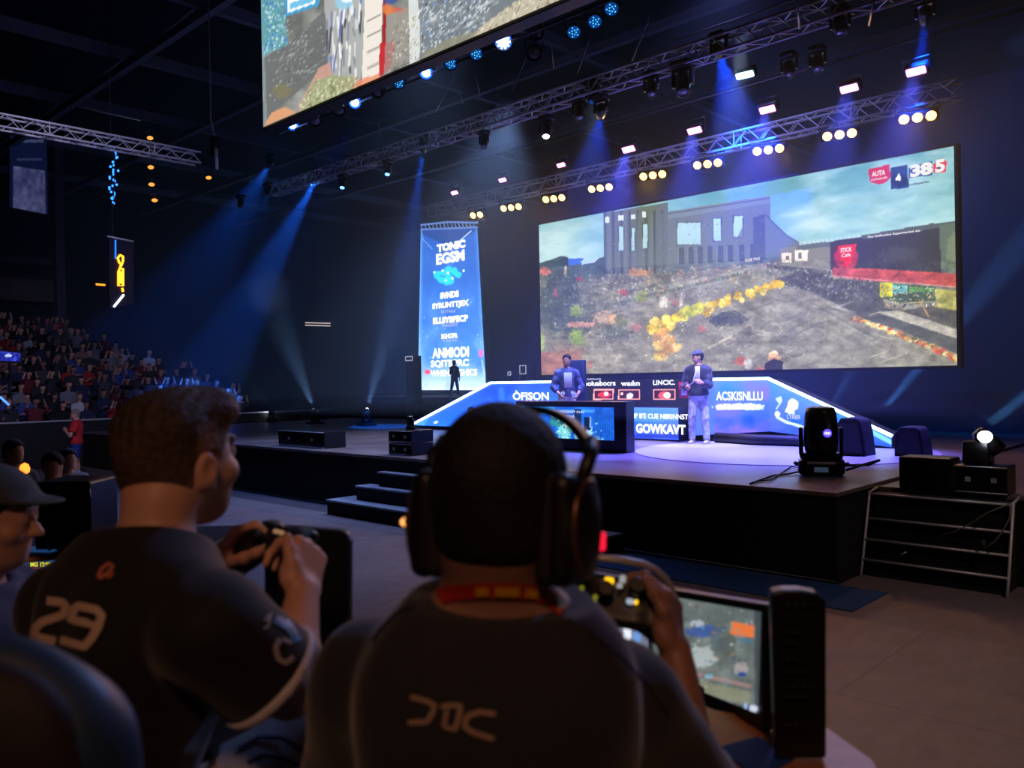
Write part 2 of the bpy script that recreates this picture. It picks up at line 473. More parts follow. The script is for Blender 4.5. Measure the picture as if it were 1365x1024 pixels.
# ------------------------------------------------------------------ stage
SY = 8.66; SZ = 0.97
stm = bpy.data.materials.new('stage_deck'); stm.use_nodes = True
def _deck():
    nt = stm.node_tree; b = nt.nodes['Principled BSDF']; L = nt.links.new
    tc = nt.nodes.new('ShaderNodeTexCoord')
    n = nt.nodes.new('ShaderNodeTexNoise'); n.inputs['Scale'].default_value = 1.4; n.inputs['Detail'].default_value = 7
    br = nt.nodes.new('ShaderNodeTexBrick'); br.inputs['Scale'].default_value = 1; br.inputs['Brick Width'].default_value = 2.4; br.inputs['Row Height'].default_value = 1.2
    br.inputs['Mortar Size'].default_value = .006; br.offset = 0
    br.inputs['Color1'].default_value = (1, 1, 1, 1); br.inputs['Color2'].default_value = (.9, .9, .9, 1); br.inputs['Mortar'].default_value = (.4, .4, .4, 1)
    cr = nt.nodes.new('ShaderNodeValToRGB')
    cr.color_ramp.elements[0].position = .3; cr.color_ramp.elements[0].color = tuple(lin((104, 92, 92))) + (1,)
    cr.color_ramp.elements[1].position = .75; cr.color_ramp.elements[1].color = tuple(lin((140, 126, 126))) + (1,)
    mx = nt.nodes.new('ShaderNodeMix'); mx.data_type = 'RGBA'; mx.blend_type = 'MULTIPLY'; mx.inputs[0].default_value = 1
    rr = nt.nodes.new('ShaderNodeMapRange'); rr.inputs['To Min'].default_value = .22; rr.inputs['To Max'].default_value = .5
    L(tc.outputs['Object'], n.inputs['Vector']); L(tc.outputs['Object'], br.inputs['Vector']); L(n.outputs['Fac'], cr.inputs['Fac']); L(n.outputs['Fac'], rr.inputs['Value'])
    L(cr.outputs[0], mx.inputs[6]); L(br.outputs['Color'], mx.inputs[7]); L(mx.outputs[2], b.inputs['Base Color']); L(rr.outputs[0], b.inputs['Roughness'])
_deck()
def platform(name, outline, z0, z1, label, cat, deckm=None):
    r = empty(name, (outline[0][0], outline[0][1], 0), label, cat)
    MB().prism([(x, y, z0) for x, y in outline], (0, 0, z1 - .05 - z0)).build('skirt', skirt, r)
    cx = sum(p[0] for p in outline) / len(outline); cy = sum(p[1] for p in outline) / len(outline)
    MB().prism([(x + (.02 if x > cx else -.02), y + (.02 if y > cy else -.02), z1 - .05) for x, y in outline], (0, 0, .05)).build('deck', deckm or stm, r, bevel=.008)
    return r
main = platform('stage', [(-25.1, SY), (-3.62, SY), (-3.62, 17.8), (-25.1, 17.8)], 0, SZ, 'long black-skirted main stage with a wooden deck under the big screen', 'stage')
MB().tube([(-25.1, SY - .02, .03), (-3.62, SY - .02, .03)], .012, 6).build('floor_rail', steel, main)
platform('stage_wing', [(-3.57, 9.75), (9, 9.75), (9, 17.8), (-3.57, 17.8)], 0, .93, 'lower stage wing behind the metal-edged stairs with the twin boxes', 'stage')
platform('rear_platform', [(-37, 24), (-20, 24), (-20, 31.5), (-37, 31.5)], 0, 1.53, 'dark rear platform under the tall blue banner', 'platform', skirt)
# blue carpet strip along the stage foot
tag(MB().bb((-6.28, 7.75, 0), (-3.1, SY - .03, .012)).build('carpet_runner', mat('blue_carpet', (24, 66, 120), .95, noise=.2, scale=30)), 'blue carpet runner on the floor along the foot of the stage', 'carpet')
# low front steps (left)
st = empty('stage_steps', (-11, 8.0, 0), 'wide dark steps leading up to the front of the main stage', 'steps')
tread = mat('step_tread', (136, 142, 158), .5, noise=.15, scale=6)
for k, (xl, xr, yf, zt) in enumerate(((-12.05, -6.35, 8.02, .25), (-11.6, -6.9, 8.30, .49), (-11.2, -7.1, 8.47, .73))):
    p = MB().bb((xl, yf, 0 if k == 0 else zt - .24), (xr, SY - .05, zt - .03)).build('riser', skirt, st)
    MB().bb((xl - .02, yf - .02, zt - .03), (xr + .02, SY - .05, zt)).build('tread', tread, st, bevel=.005)
# right stairs with metal nosings
sr = empty('metal_edged_stairs', (-2.9, 9.4, 0), 'steep black stairs with metal nosings beside the stage corner', 'stairs')
xl, xr = -3.55, -2.2
levels = [(9.22, .0), (9.27, .19), (9.34, .40), (9.42, .62), (9.5, .88)]
for k in range(1, 5):
    y, z = levels[k]; y0 = levels[k - 1][0]
    MB().bb((xl + .05 * 0, y, 0 if k == 1 else levels[k - 1][1]), (xr, 9.71, z - .03)).build('riser', skirt, sr)
    MB().bb((xl - .01, y - .03, z - .03), (xr + .01, 9.71, z)).build('tread', skirt, sr)
    MB().tube([(xl - .02, y - .035, z - .01), (xr + .02, y - .035, z - .01)], .014, 8).build('nosing', alu, sr)
for x in (xl - .03, xr + .03):
    MB().tube([(x, 9.17, 0), (x, 9.24, .16), (x, 9.47, .89), (x, 9.70, .92)], .016, 8).build('stringer_rail', alu, sr)

# ------------------------------------------------------------------ LED stage set
PY = 14.2
def P2(px, py, y=PY): return at(px, py, Y=y)
led = screen_mat('stage_led', 2.1)
setr = empty('led_stage_set', (-11, PY, SZ), 'long low LED stage set with sloping ends and a white light line along its top', 'stage set')
zb, zt = 1.0, 2.14
xa, xb_, xc, xd = P2(552, 572)[0], P2(655, 512)[0], P2(1025, 505)[0], P2(1190, 590)[0]
MB().prism([(xa, PY + .02, SZ + .002), (xa, PY + .02, SZ + .12), (xb_, PY + .02, zt), (xc, PY + .02, zt), (xd, PY + .02, SZ + .2), (xd, PY + .02, SZ + .002)], (0, .5, 0)).build('body', black, setr)
def led_wash(x, y, uu, vv, seed=3, violet=0.0):
    c1 = np.array((20, 70, 215)); c2 = np.array((60, 150, 250)); c3 = np.array((120, 90, 235))
    n = fbm(x * .03, y * .05, 4, seed); t = np.clip(vv * .9 + n * .5 - .3, 0, 1)[..., None]
    c = c1 * (1 - t) + c2 * t; w = (np.clip(n * 1.6 - .3, 0, 1) * violet)[..., None]
    return c * (1 - w) + c3 * w
def paint_left(x, y, uu, vv):
    p = Paint(x, y, (0, 0, 0)); p.c = led_wash(x, y, uu, vv, 3, .1)
    p.poly([(600, 512), (690, 512), (640, 575), (560, 575)], (15, 60, 200), .45)
    p.line([(650, 530), (690, 560)], 1.2, (90, 170, 255), .5); p.line([(668, 520), (672, 575)], 8, (70, 150, 250), .35)
    p.blob(581, 563, 1.6, 1.6, (240, 250, 255)); p.rect(690, 545, 740, 600, (100, 190, 250), .5)
    return p.c
B0 = lambda px: np.array([P2(px, 520)[0], PY, 1.07])
T0 = lambda px: np.array([P2(px, 520)[0], PY, zt])
picture_grid('left_wing_display', [xb_, PY, zt], T0(770), [xa + .05, PY, 1.07], B0(770), 130, 44, paint_left, led, setr)
def paint_mid(x, y, uu, vv):
    p = Paint(x, y, (16, 16, 26))
    for x0, x1 in ((765, 775), (791, 818), (824, 853), (871, 900)):
        p.rect(x0, 519, x1, 533, (225, 150, 140)); p.rect(x0 + 1.3, 520.3, x1 - 1.3, 531.7, (50, 14, 22))
    p.blob(805, 526, 9, 4, (190, 40, 50)); p.blob(808, 525, 3, 2.5, (250, 220, 220)); p.blob(840, 528, 5, 4, (190, 190, 215)); p.blob(829, 525, 2, 2, (250, 200, 180))
    p.blob(886, 527, 8, 5, (235, 70, 70)); p.blob(889, 527, 4.5, 4, (255, 225, 215))
    return p.c
T1 = lambda px: np.array([P2(px, 520)[0], PY - .03, zt + .05]); B1 = lambda px: np.array([P2(px, 520)[0], PY - .03, 1.62])
picture_grid('centre_display', T1(768), T1(921), B1(768), B1(921), 150, 36, paint_mid, led, setr)
def paint_low(x, y, uu, vv):
    p = Paint(x, y, (0, 0, 0)); p.c = led_wash(x, y, uu, 1 - vv, 9, .4)
    p.rect(700, 551, 925, 562, (90, 140, 250), .5); p.rect(700, 579, 925, 584, (20, 30, 110), .5)
    return p.c
picture_grid('desk_front_display', [P2(700, 540)[0], PY - .35, 1.62], [P2(917, 540)[0], PY - .35, 1.62], [P2(700, 540)[0], PY - .35, 1.0], [P2(917, 540)[0], PY - .35, 1.0], 110, 30, paint_low, led, setr)
MB().bb((P2(700, 540)[0], PY - .34, SZ + .002), (P2(918, 540)[0], PY + .0, 1.63)).build('desk', black, setr, bevel=.01)
def paint_right(x, y, uu, vv):
    p = Paint(x, y, (0, 0, 0)); p.c = led_wash(x, y, uu, 1 - vv, 21, .9)
    p.poly([(925, 505), (952, 505), (952, 590), (925, 590)], (60, 100, 235), .7)
    p.rect(955, 540, 1018, 546.5, (215, 220, 255), .55); p.blob(985, 542, 30, 4, (235, 240, 255), .7, 1.2, 5, .5)
    return p.c
picture_grid('right_wing_display', T0(921), [xc, PY, zt], B0(921), [xc, PY, 1.2], 110, 44, paint_right, led, setr)
def paint_slope(x, y, uu, vv):
    p = Paint(x, y, (0, 0, 0)); p.c = led_wash(x, y, uu, 1 - vv, 33, .45)
    p.blob(1057, 540, 7, 8, (245, 250, 255), 1, .3); p.poly([(1046, 548), (1052, 537), (1060, 552), (1052, 552)], (230, 240, 255), .8)
    p.blob(1039, 533, 4, 4, (200, 225, 255), .8, 1.2); p.blob(1036, 552, 3.5, 3.5, (240, 245, 255)); p.line([(1036, 556), (1046, 562), (1072, 570)], 3.4, (200, 225, 255), .9)
    p.line([(1041, 536), (1035, 545)], 1.5, (200, 225, 255), .9)
    p.line([(1150, 570), (1192, 592)], 6, (120, 190, 255), .8)
    return p.c
picture_grid('slope_display', [xc, PY, zt], [xd - .02, PY, SZ + .2], [xc, PY, 1.2], [xd - .02, PY, 1.0], 110, 40, paint_slope, led, setr)
edge = glow('light_line', (150, 190, 255), 9, 'AUTO')
MB().tube([(xa, PY - .03, SZ + .13), (xb_, PY - .03, zt + .02), (P2(768, 512)[0], PY - .03, zt + .02)], .03, 6).build('light_line', edge, setr)
MB().tube([(P2(940, 507)[0], PY - .03, zt + .02), (xc, PY - .03, zt + .02), (xd, PY - .03, SZ + .22)], .03, 6).build('light_line', edge, setr)
tw = glow('letter_white', (235, 240, 255), 2.0)
tdim = glow('letter_pale', (190, 200, 240), 1.3)
def scr_text(s, px, py, wpx, hpx, y, m, parent, bold=.02, shear=0.0, right=WX, up=WZ):
    """lettering on an upright display facing the hall: centre and size as seen on that display"""
    c = at(px, py, Y=y); a = at(px - wpx / 2, py, Y=y); b = at(px + wpx / 2, py, Y=y)
    w = abs(b[0] - a[0]); h = hpx / FPX * depth(c)
    return put_text(s, c, right, up, w, h, m, parent, bold=bold, shear=shear)
e = .012
scr_text('ÒFISON', 707, 527, 48, 13, PY - e, tw, setr, .03)
scr_text('Phoiuabocrs', 797, 511, 46, 7, PY - .03 - e, tw, setr); scr_text('UNIFRANS', 791, 505.5, 20, 2.5, PY - .03 - e, tdim, setr)
scr_text('waılın', 840, 511, 25, 7, PY - .03 - e, tw, setr); scr_text('LINCIC.', 885, 510, 29, 6.5, PY - .03 - e, tw, setr)
scr_text("WIF B'E CUE NIIRINNST", 876, 555, 80, 7, PY - .35 - e, tw, setr); scr_text('GOWKAVT', 880, 572, 66, 13, PY - .35 - e, tw, setr, .04)
scr_text('ACSKISNLLU', 985, 528, 62, 12, PY - e, tw, setr); scr_text('AVTEAGAUE', 987, 543, 54, 6, PY - e, tw, setr, shear=.3)
scr_text('LYRER', 1058, 556, 18, 6, PY - e, tdim, setr)
# spotlight pool on the deck, put in as a thin disc of pale colour
tag(MB().lathe([(2.35, 0), (2.35, .008)], (-6.3, 12.9, SZ + .002), n=48).build('light_pool_disc', mat('light_pool_pale', (176, 170, 178), .35)), 'pale disc painted as a pool of light on the deck before the sloping LED wing', 'mat')
# curved dark base in front of right wing
tag(MB().tube([(P2(955, 578, 13.95)[0], 13.95, SZ + .1), (-7.2, 13.75, SZ + .1), (-5.9, 13.9, SZ + .1)], .1, 10).build('cable_ramp', black), 'dark rounded cable ramp at the foot of the right LED wing', 'cable ramp')

# ------------------------------------------------------------------ big screen
BY = 17.0
bs = empty('video_wall', (-10, BY, 4.4), 'huge wide video wall above the stage showing a ruined town with yellow bushes', 'screen')
c00, c10 = at(718, 300, Y=BY), at(1270, 195, Y=BY)
x0, x1 = -15.16, -4.785; z1, z0 = 6.425, 2.343
MB().bb((x0 - .06, BY + .02, z0 - .06), (x1 + .06, BY + .22, z1 + .06)).build('cabinet', black, bs)
def paint_big(x, y, uu, vv):
    r = np.random.default_rng(5); p = Paint(x, y, (0, 0, 0))
    n = fbm(x * .012 + y * .01, y * .03, 5, 2); n2 = fbm(x * .05 + y * .05, y * .12, 4, 8)
    t = np.clip((vv - .02) * 2.2, 0, 1)[..., None]
    sky = np.array((96, 160, 172)) * (1 - t) + np.array((176, 218, 220)) * t
    cl = np.clip((n - .42) * 3.2, 0, 1)[..., None]; lf = np.clip((860 - x) / 160, 0, 1)[..., None]
    sky = sky * (1 - cl * .75) + np.array((208, 232, 230)) * cl * .75
    sky = sky * (1 - lf * .35 * (1 - cl)) + np.array((205, 225, 226)) * lf * .35 * (1 - cl)
    dk = np.clip((n2 - .52) * 3, 0, 1)[..., None]; p.c = sky * (1 - dk * .22) + np.array((80, 130, 140)) * dk * .22
    # land
    g = np.array((136, 133, 120)) + (fbm(x * .05, y * .09, 5, 4)[..., None] - .5) * np.array((95, 92, 85))
    hz = np.where(x < 806, 352 - (x - 718) * .02, np.where(x < 1030, 358 - (x - 806) * .07, 342))
    p.c = np.where((y > hz)[..., None], g, p.c)
    p.poly([(716, 352), (735, 346), (748, 341), (757, 345), (772, 352), (806, 342), (810, 372), (716, 374)], (74, 92, 92))
    p.blob(752, 349, 8, 7, (48, 68, 70)); p.blob(735, 352, 14, 5, (60, 80, 82)); p.poly([(757, 345), (778, 344), (776, 352), (758, 354)], (62, 110, 205)); p.poly([(774, 348), (800, 343), (792, 350), (776, 353)], (175, 205, 235))
    # ruined hall
    w = np.array((98, 110, 104)); p.poly([(806, 284), (866, 274), (890, 270), (891, 364), (806, 366)], w)
    p.poly([(890, 283), (1024, 262), (1027, 264), (1027, 350), (890, 366)], (106, 118, 112))
    p.poly([(890, 282), (1024, 261), (1027, 263), (1027, 271), (890, 292)], (120, 134, 130)); p.line([(890, 285), (1026, 264)], 1.5, (74, 84, 82))
    for xx in range(806, 892, 11): p.line([(xx, 282), (xx + 1, 364)], 3.2, (64, 74, 72), .8)
    for xx in (812, 834, 851, 869, 883): p.line([(xx, 286), (xx, 360)], 4, (112, 124, 118), .5)
    s = (176, 216, 222)
    for q in ((825, 302, 831, 334), (842, 304, 846, 334), (857, 299, 863, 331), (903, 297, 934, 326), (951, 291.5, 961, 321), (978, 288, 990, 316)):
        p.rect(q[0] - 1.2, q[1] - 1.2, q[2] + 1.2, q[3] + 1.2, (70, 82, 82)); p.rect(*q, s)
    p.poly([(983, 316), (990, 302), (990, 316)], (120, 134, 134))
    for q in ((807, 289, 812, 297), (824, 287, 831, 294), (841, 286, 847, 292), (856, 282, 861, 290)): p.rect(*q, (225, 238, 240), .9)
    for xx in (905, 918, 930, 943, 957, 970, 985, 1000): p.rect(xx, 330 - (xx - 905) * .05, xx + 7, 352 - (xx - 905) * .05, (58, 68, 68), .8); p.line([(xx - 1, 330), (xx - 1, 352)], 1, (140, 152, 146), .6)
    p.poly([(1004, 290), (1020, 285), (1027, 350), (1004, 352)], (76, 86, 84)); p.poly([(1020, 286), (1034, 300), (1049, 314), (1067, 325), (1067, 345), (1020, 350)], (104, 118, 118)); p.line([(1020, 286), (1034, 300), (1049, 314), (1067, 325)], 1.5, (66, 78, 80))
    p.speck([(806, 300), (1020, 280), (1020, 350), (806, 366)], 260, .5, 1.6, [(136, 146, 138), (66, 76, 74), (160, 170, 164)], r, .4); p.mix(np.where((x > 806) & (x < 1070) & (y > 290) & (y < hz), np.clip((y - 290) / 70, 0, 1) * .32, 0), (136, 146, 138))
    # right street front
    p.poly([(1040, 331), (1107, 324), (1107, 361), (1040, 362)], (134, 134, 122)); p.poly([(1063, 327), (1107, 322), (1107, 329), (1063, 333)], (96, 108, 108))
    for k in range(14): p.rect(1065 + 6 * k, 322.4 - k * .75, 1068.5 + 6 * k, 327 - k * .75, (200, 214, 212), .75)
    p.rect(1042, 337, 1055.5, 350, (235, 225, 205)); p.rect(1060, 333.5, 1077, 348, (238, 232, 218)); p.rect(1047, 341, 1052, 347, (120, 110, 90)); p.rect(1064, 337, 1069, 345, (120, 120, 110))
    p.poly([(1107, 322), (1242, 302), (1252, 300), (1255, 366), (1107, 360)], (62, 64, 62)); p.poly([(1148, 314), (1242, 298), (1276, 295), (1276, 300), (1150, 319)], (86, 96, 96))
    p.poly([(1252, 300), (1277, 296), (1277, 368), (1255, 366)], (96, 112, 100)); p.blob(1270, 335, 8, 26, (130, 140, 110), .7, 1)
    p.blob(1200, 340, 26, 12, (84, 88, 84), .6, .9); p.poly([(1109, 329), (1118, 327), (1118, 358), (1109, 357)], (90, 44, 44), .6)
    p.blob(1128, 343, 16, 17, (214, 60, 56), .75, .2); p.poly([(1117, 328), (1142, 325), (1137, 343), (1129, 357), (1120, 345)], (226, 46, 44))
    p.poly([(1110, 357), (1160, 358), (1277, 365), (1277, 382), (1140, 373), (1110, 367)], (186, 82, 78)); p.line([(1110, 368), (1277, 383)], 1.4, (226, 150, 140)); p.line([(1200, 362), (1192, 370)], 1.4, (90, 50, 50))
    p.line([(1042, 360), (1108, 361)], 1.6, (220, 220, 210))
    # crowds and stalls
    p.poly([(1022, 352), (1107, 361), (1110, 372), (1172, 375), (1180, 410), (1150, 412), (1090, 396), (1022, 372)], (74, 78, 76), .85)
    p.speck([(1022, 354), (1107, 362), (1175, 376), (1180, 408), (1090, 396), (1022, 372)], 420, .6, 2.2, [(150, 156, 152), (40, 46, 50), (110, 112, 108), (200, 202, 194), (60, 70, 90)], r, .5)
    p.poly([(1172, 377), (1248, 382), (1246, 404), (1200, 406), (1172, 396)], (70, 92, 70)); p.rect(1173, 377, 1190, 396, (206, 204, 44)); p.poly([(1190, 380), (1210, 381), (1209, 392), (1190, 391)], (104, 176, 176)); p.poly([(1212, 382), (1246, 384), (1240, 390), (1212, 389)], (90, 150, 70))
    p.poly([(1246, 385), (1277, 388), (1277, 416), (1250, 412)], (172, 168, 92)); p.blob(1262, 400, 10, 9, (140, 140, 80), .7, 1)
    p.speck([(1172, 380), (1248, 384), (1250, 415), (1180, 408)], 160, .6, 1.8, [(30, 36, 40), (200, 210, 190), (60, 80, 90), (210, 160, 80)], r)
    p.poly([(1110, 398), (1180, 410), (1277, 448), (1277, 472), (1200, 440), (1100, 410)], (84, 88, 86)); p.poly([(1168, 416), (1196, 414), (1277, 438), (1277, 452)], (176, 172, 160))
    p.poly([(1240, 408), (1277, 414), (1277, 440), (1200, 414)], (66, 66, 64), .7); p.line([(1225, 400), (1238, 422)], 1.3, (210, 150, 70)); p.line([(1190, 405), (1250, 402)], 1.2, (180, 170, 140))
    # road
    p.poly([(1040, 378), (1085, 390), (1180, 440), (1255, 490), (1100, 492), (1000, 430)], (150, 148, 138), .45)
    p.line([(1060, 384), (1120, 410), (1200, 455)], 5, (168, 164, 152), .5); p.line([(1080, 402), (1160, 448)], 2, (100, 104, 100), .6)
    for k in range(46):
        a, b = r.uniform(930, 1180), r.uniform(400, 486); L_ = r.uniform(6, 40); an = r.choice([-.35, .5, -.5, .25]); col = [(190, 188, 176), (92, 96, 92), (170, 172, 164), (210, 205, 190)][r.integers(4)]
        p.line([(a, b), (a + L_, b + L_ * an)], r.uniform(.8, 2), col, .55)
    for q in ((1088, 446), (1060, 470), (1030, 440)):
        th = np.linspace(0, 6.283, 18); p.line([(q[0] + 12 * math.cos(t_), q[1] + 8 * math.sin(t_)) for t_ in th], 1.1, (200, 196, 184), .6)
    th = np.linspace(0, 1, 60)
    for t_ in th:
        a = 1135 + 142 * t_; b = 424 + 55 * t_ ** 1.15
        p.blob(a + r.uniform(-2, 2), b + r.uniform(-2.5, 2.5), 3 + 2 * t_, 2 + 1.5 * t_, [(226, 190, 90), (206, 110, 70), (190, 70, 60), (236, 220, 150), (110, 96, 60)][r.integers(5)], .85, .6, r.integers(99))
    # left half: trees, flowers, rubble
    p.poly([(718, 370), (806, 366), (890, 366), (900, 380), (800, 430), (770, 455), (718, 450)], (104, 110, 102), .6)
    p.blob(745, 405, 30, 42, (66, 80, 82), .85, .9, 3, .08); p.blob(775, 420, 20, 26, (80, 92, 92), .6, .9, 4, .1); p.poly([(830, 396), (880, 385), (900, 395), (850, 415), (800, 425)], (150, 148, 142), .5); p.poly([(890, 380), (1010, 355), (1060, 362), (1000, 385), (900, 400)], (150, 152, 142), .6)
    p.line([(820, 405), (1000, 362)], 4, (92, 104, 92), .7); p.line([(790, 398), (880, 372)], 5, (150, 146, 120), .5)
    p.speck([(718, 365), (860, 365), (850, 395), (790, 450), (718, 495)], 560, .6, 2.4, [(150, 158, 152), (60, 72, 74), (110, 122, 116), (180, 186, 180), (86, 96, 90)], r, .42)
    p.speck([(800, 368), (1030, 345), (1060, 366), (900, 400), (800, 400)], 380, .6, 2.2, [(186, 184, 160), (90, 96, 84), (200, 120, 100), (220, 216, 190), (150, 160, 120), (206, 190, 110)], r, .6)
    for q in ((727, 362, 7, 6, (214, 110, 96)), (851, 363, 14, 5, (206, 140, 84)), (754, 361, 2.2, 6, (214, 196, 150)), (772, 372, 3, 3, (190, 60, 66)), (741, 390, 3, 6, (160, 80, 90)), (830, 390, 8, 4, (160, 80, 76)), (855, 395, 9, 7, (164, 176, 84)), (768, 415, 8, 7, (150, 172, 84)), (770, 450, 9, 11, (140, 176, 66)), (722, 456, 4, 12, (160, 180, 90)), (776, 433, 18, 4, (226, 156, 136)), (806, 424, 15, 8, (206, 172, 150)), (817, 425, 6, 6, (226, 180, 120)), (828, 430, 9, 9, (96, 104, 66)), (848, 437, 6, 6, (200, 130, 130)), (884, 402, 5, 8, (222, 220, 206)), (908, 400, 2.5, 9, (226, 214, 196)), (900, 404, 4, 5, (196, 130, 124)), (820, 445, 22, 8, (84, 96, 84)), (935, 438, 6, 4, (206, 110, 104)), (975, 424, 22, 9, (70, 76, 80)), (960, 428, 14, 7, (60, 66, 72))):
        p.blob(*q, .75, 1.6, int(q[0]), .35)
    p.blob(738, 488, 44, 20, (168, 98, 86), .75, 1.2, 2, .08); p.blob(760, 470, 24, 10, (150, 110, 96), .4, 1.2, 5, .1)
    chain_ = [(1036, 380), (1024, 384), (1012, 388), (1000, 391), (987, 396), (974, 400), (960, 404), (948, 408), (941, 416), (930, 412), (918, 416), (907, 420), (897, 424), (887, 428), (876, 432), (868, 438), (882, 440), (893, 436)]
    for k, (a, b) in enumerate(chain_):
        for _ in range(5):
            col = [(236, 204, 44), (222, 184, 40), (246, 222, 96), (200, 160, 40)][r.integers(4)] if k not in (9, 10, 11) else [(176, 190, 50), (206, 204, 60)][r.integers(2)]
            p.blob(a + r.uniform(-6, 6), b + r.uniform(-4, 4), r.uniform(3.5, 7) * (1 if k > 8 else .8), r.uniform(3, 6), col, .9, .8, r.integers(99), .4)
    for _ in range(34):
        a, b = r.uniform(868, 906), r.uniform(442, 480)
        if abs(a - 887) * 1.2 + abs(b - 460) > 30: continue
        p.blob(a, b, r.uniform(3, 7), r.uniform(3, 6), [(226, 190, 80), (236, 206, 120), (222, 156, 80), (200, 150, 90)][r.integers(4)], .8, .9, r.integers(99), .4)
    p.speck([(865, 430), (950, 405), (1040, 376), (1044, 384), (910, 436), (910, 480), (860, 478)], 90, .6, 1.6, [(255, 244, 190), (150, 120, 30)], r, .7)
    p.speck([(780, 440), (1000, 430), (1040, 480), (1000, 492), (780, 496)], 420, .5, 1.6, [(186, 182, 170), (90, 92, 86), (214, 210, 200), (150, 140, 120)], r, .55)
    p.line([(945, 464), (975, 448)], 3, (206, 196, 170), .8)
    p.blob(988, 482, 9, 6, (206, 96, 66), .9, .7); p.blob(997, 486, 6, 7, (214, 212, 206), .9, .6); p.blob(1031, 472, 6, 4, (255, 232, 190)); p.blob(1031, 477, 9, 5, (236, 170, 120), .7)
    p.poly([(1020, 484), (1032, 478), (1044, 482), (1043, 494), (1018, 494)], (34, 34, 46)); p.blob(1014, 492, 7, 3, (206, 110, 90), .8)
    fn = fbm(x * .09, y * .16, 5, 31); fn2 = fbm(x * .5, y * .6, 3, 47); land = np.clip((y - hz) / 6, 0, 1)
    p.c = p.c * (1 + land[..., None] * ((fn - .5) * .62 + (fn2 - .5) * .3)[..., None])
    sp = (fbm(x * 1.3, y * 1.2, 2, 63) > .74) & (y > hz + 8); p.mix(sp * .15, (214, 214, 204))
    hazew = np.clip((y - 330) / 160, 0, 1) * .14; p.mix(hazew, (176, 174, 162))
    # score badges in the corner
    p.poly([(1157, 226), (1186, 219), (1187, 237), (1181, 243), (1172, 246), (1160, 243)], (196, 40, 56)); p.poly([(1187, 224), (1210, 220), (1211, 250), (1187, 253)], (28, 66, 110)); p.blob(1199, 240, 11, 9, (20, 40, 70), .8, .8); p.poly([(1193, 240), (1199, 230), (1201, 241)], (240, 246, 250))
    p.poly([(1211, 224), (1243, 214), (1243, 233), (1211, 238)], (30, 56, 110), .8); p.poly([(1244, 219), (1256, 211), (1262, 216), (1261, 229), (1244, 231)], (214, 60, 84)); p.poly([(1249, 220), (1256, 218), (1256, 224), (1249, 226)], (60, 70, 130))
    p.rect(1276, 487 - 290 * 0, 1290, 500, (200, 80, 50), .0)
    return p.c
picture_grid('display', (x0, BY, z1), (x1, BY, z1), (x0, BY, z0), (x1, BY, z0), 560, 230, paint_big, screen_mat('video_wall_picture', 1.3), bs)
tx = glow('screen_letter', (250, 250, 250), 1.0); td = glow('screen_letter_dark', (40, 60, 80), 1.0)
e = .02
scr_text('AUTA', 1171, 231, 18, 7, BY - e, tx, bs, .03); scr_text('CONQUER', 1172, 238.5, 22, 3, BY - e, tx, bs)
scr_text('38', 1228, 226, 30, 17, BY - e, tx, bs, .06); scr_text('5', 1253, 221, 13, 17, BY - e, tx, bs, .05)
scr_text('buildquarks.', 1225, 244.5, 28, 4, BY - e, td, bs); scr_text('STICK', 1128, 333, 15, 6, BY - e, tx, bs, .03); scr_text('Cafe', 1128, 340, 12, 5, BY - e, tx, bs)
scr_text('The Unification Supermarket etc ·', 1192, 312, 74, 4, BY - e, tx, bs); scr_text('CLUB TWO', 1003, 346, 20, 4, BY - e, tx, bs)

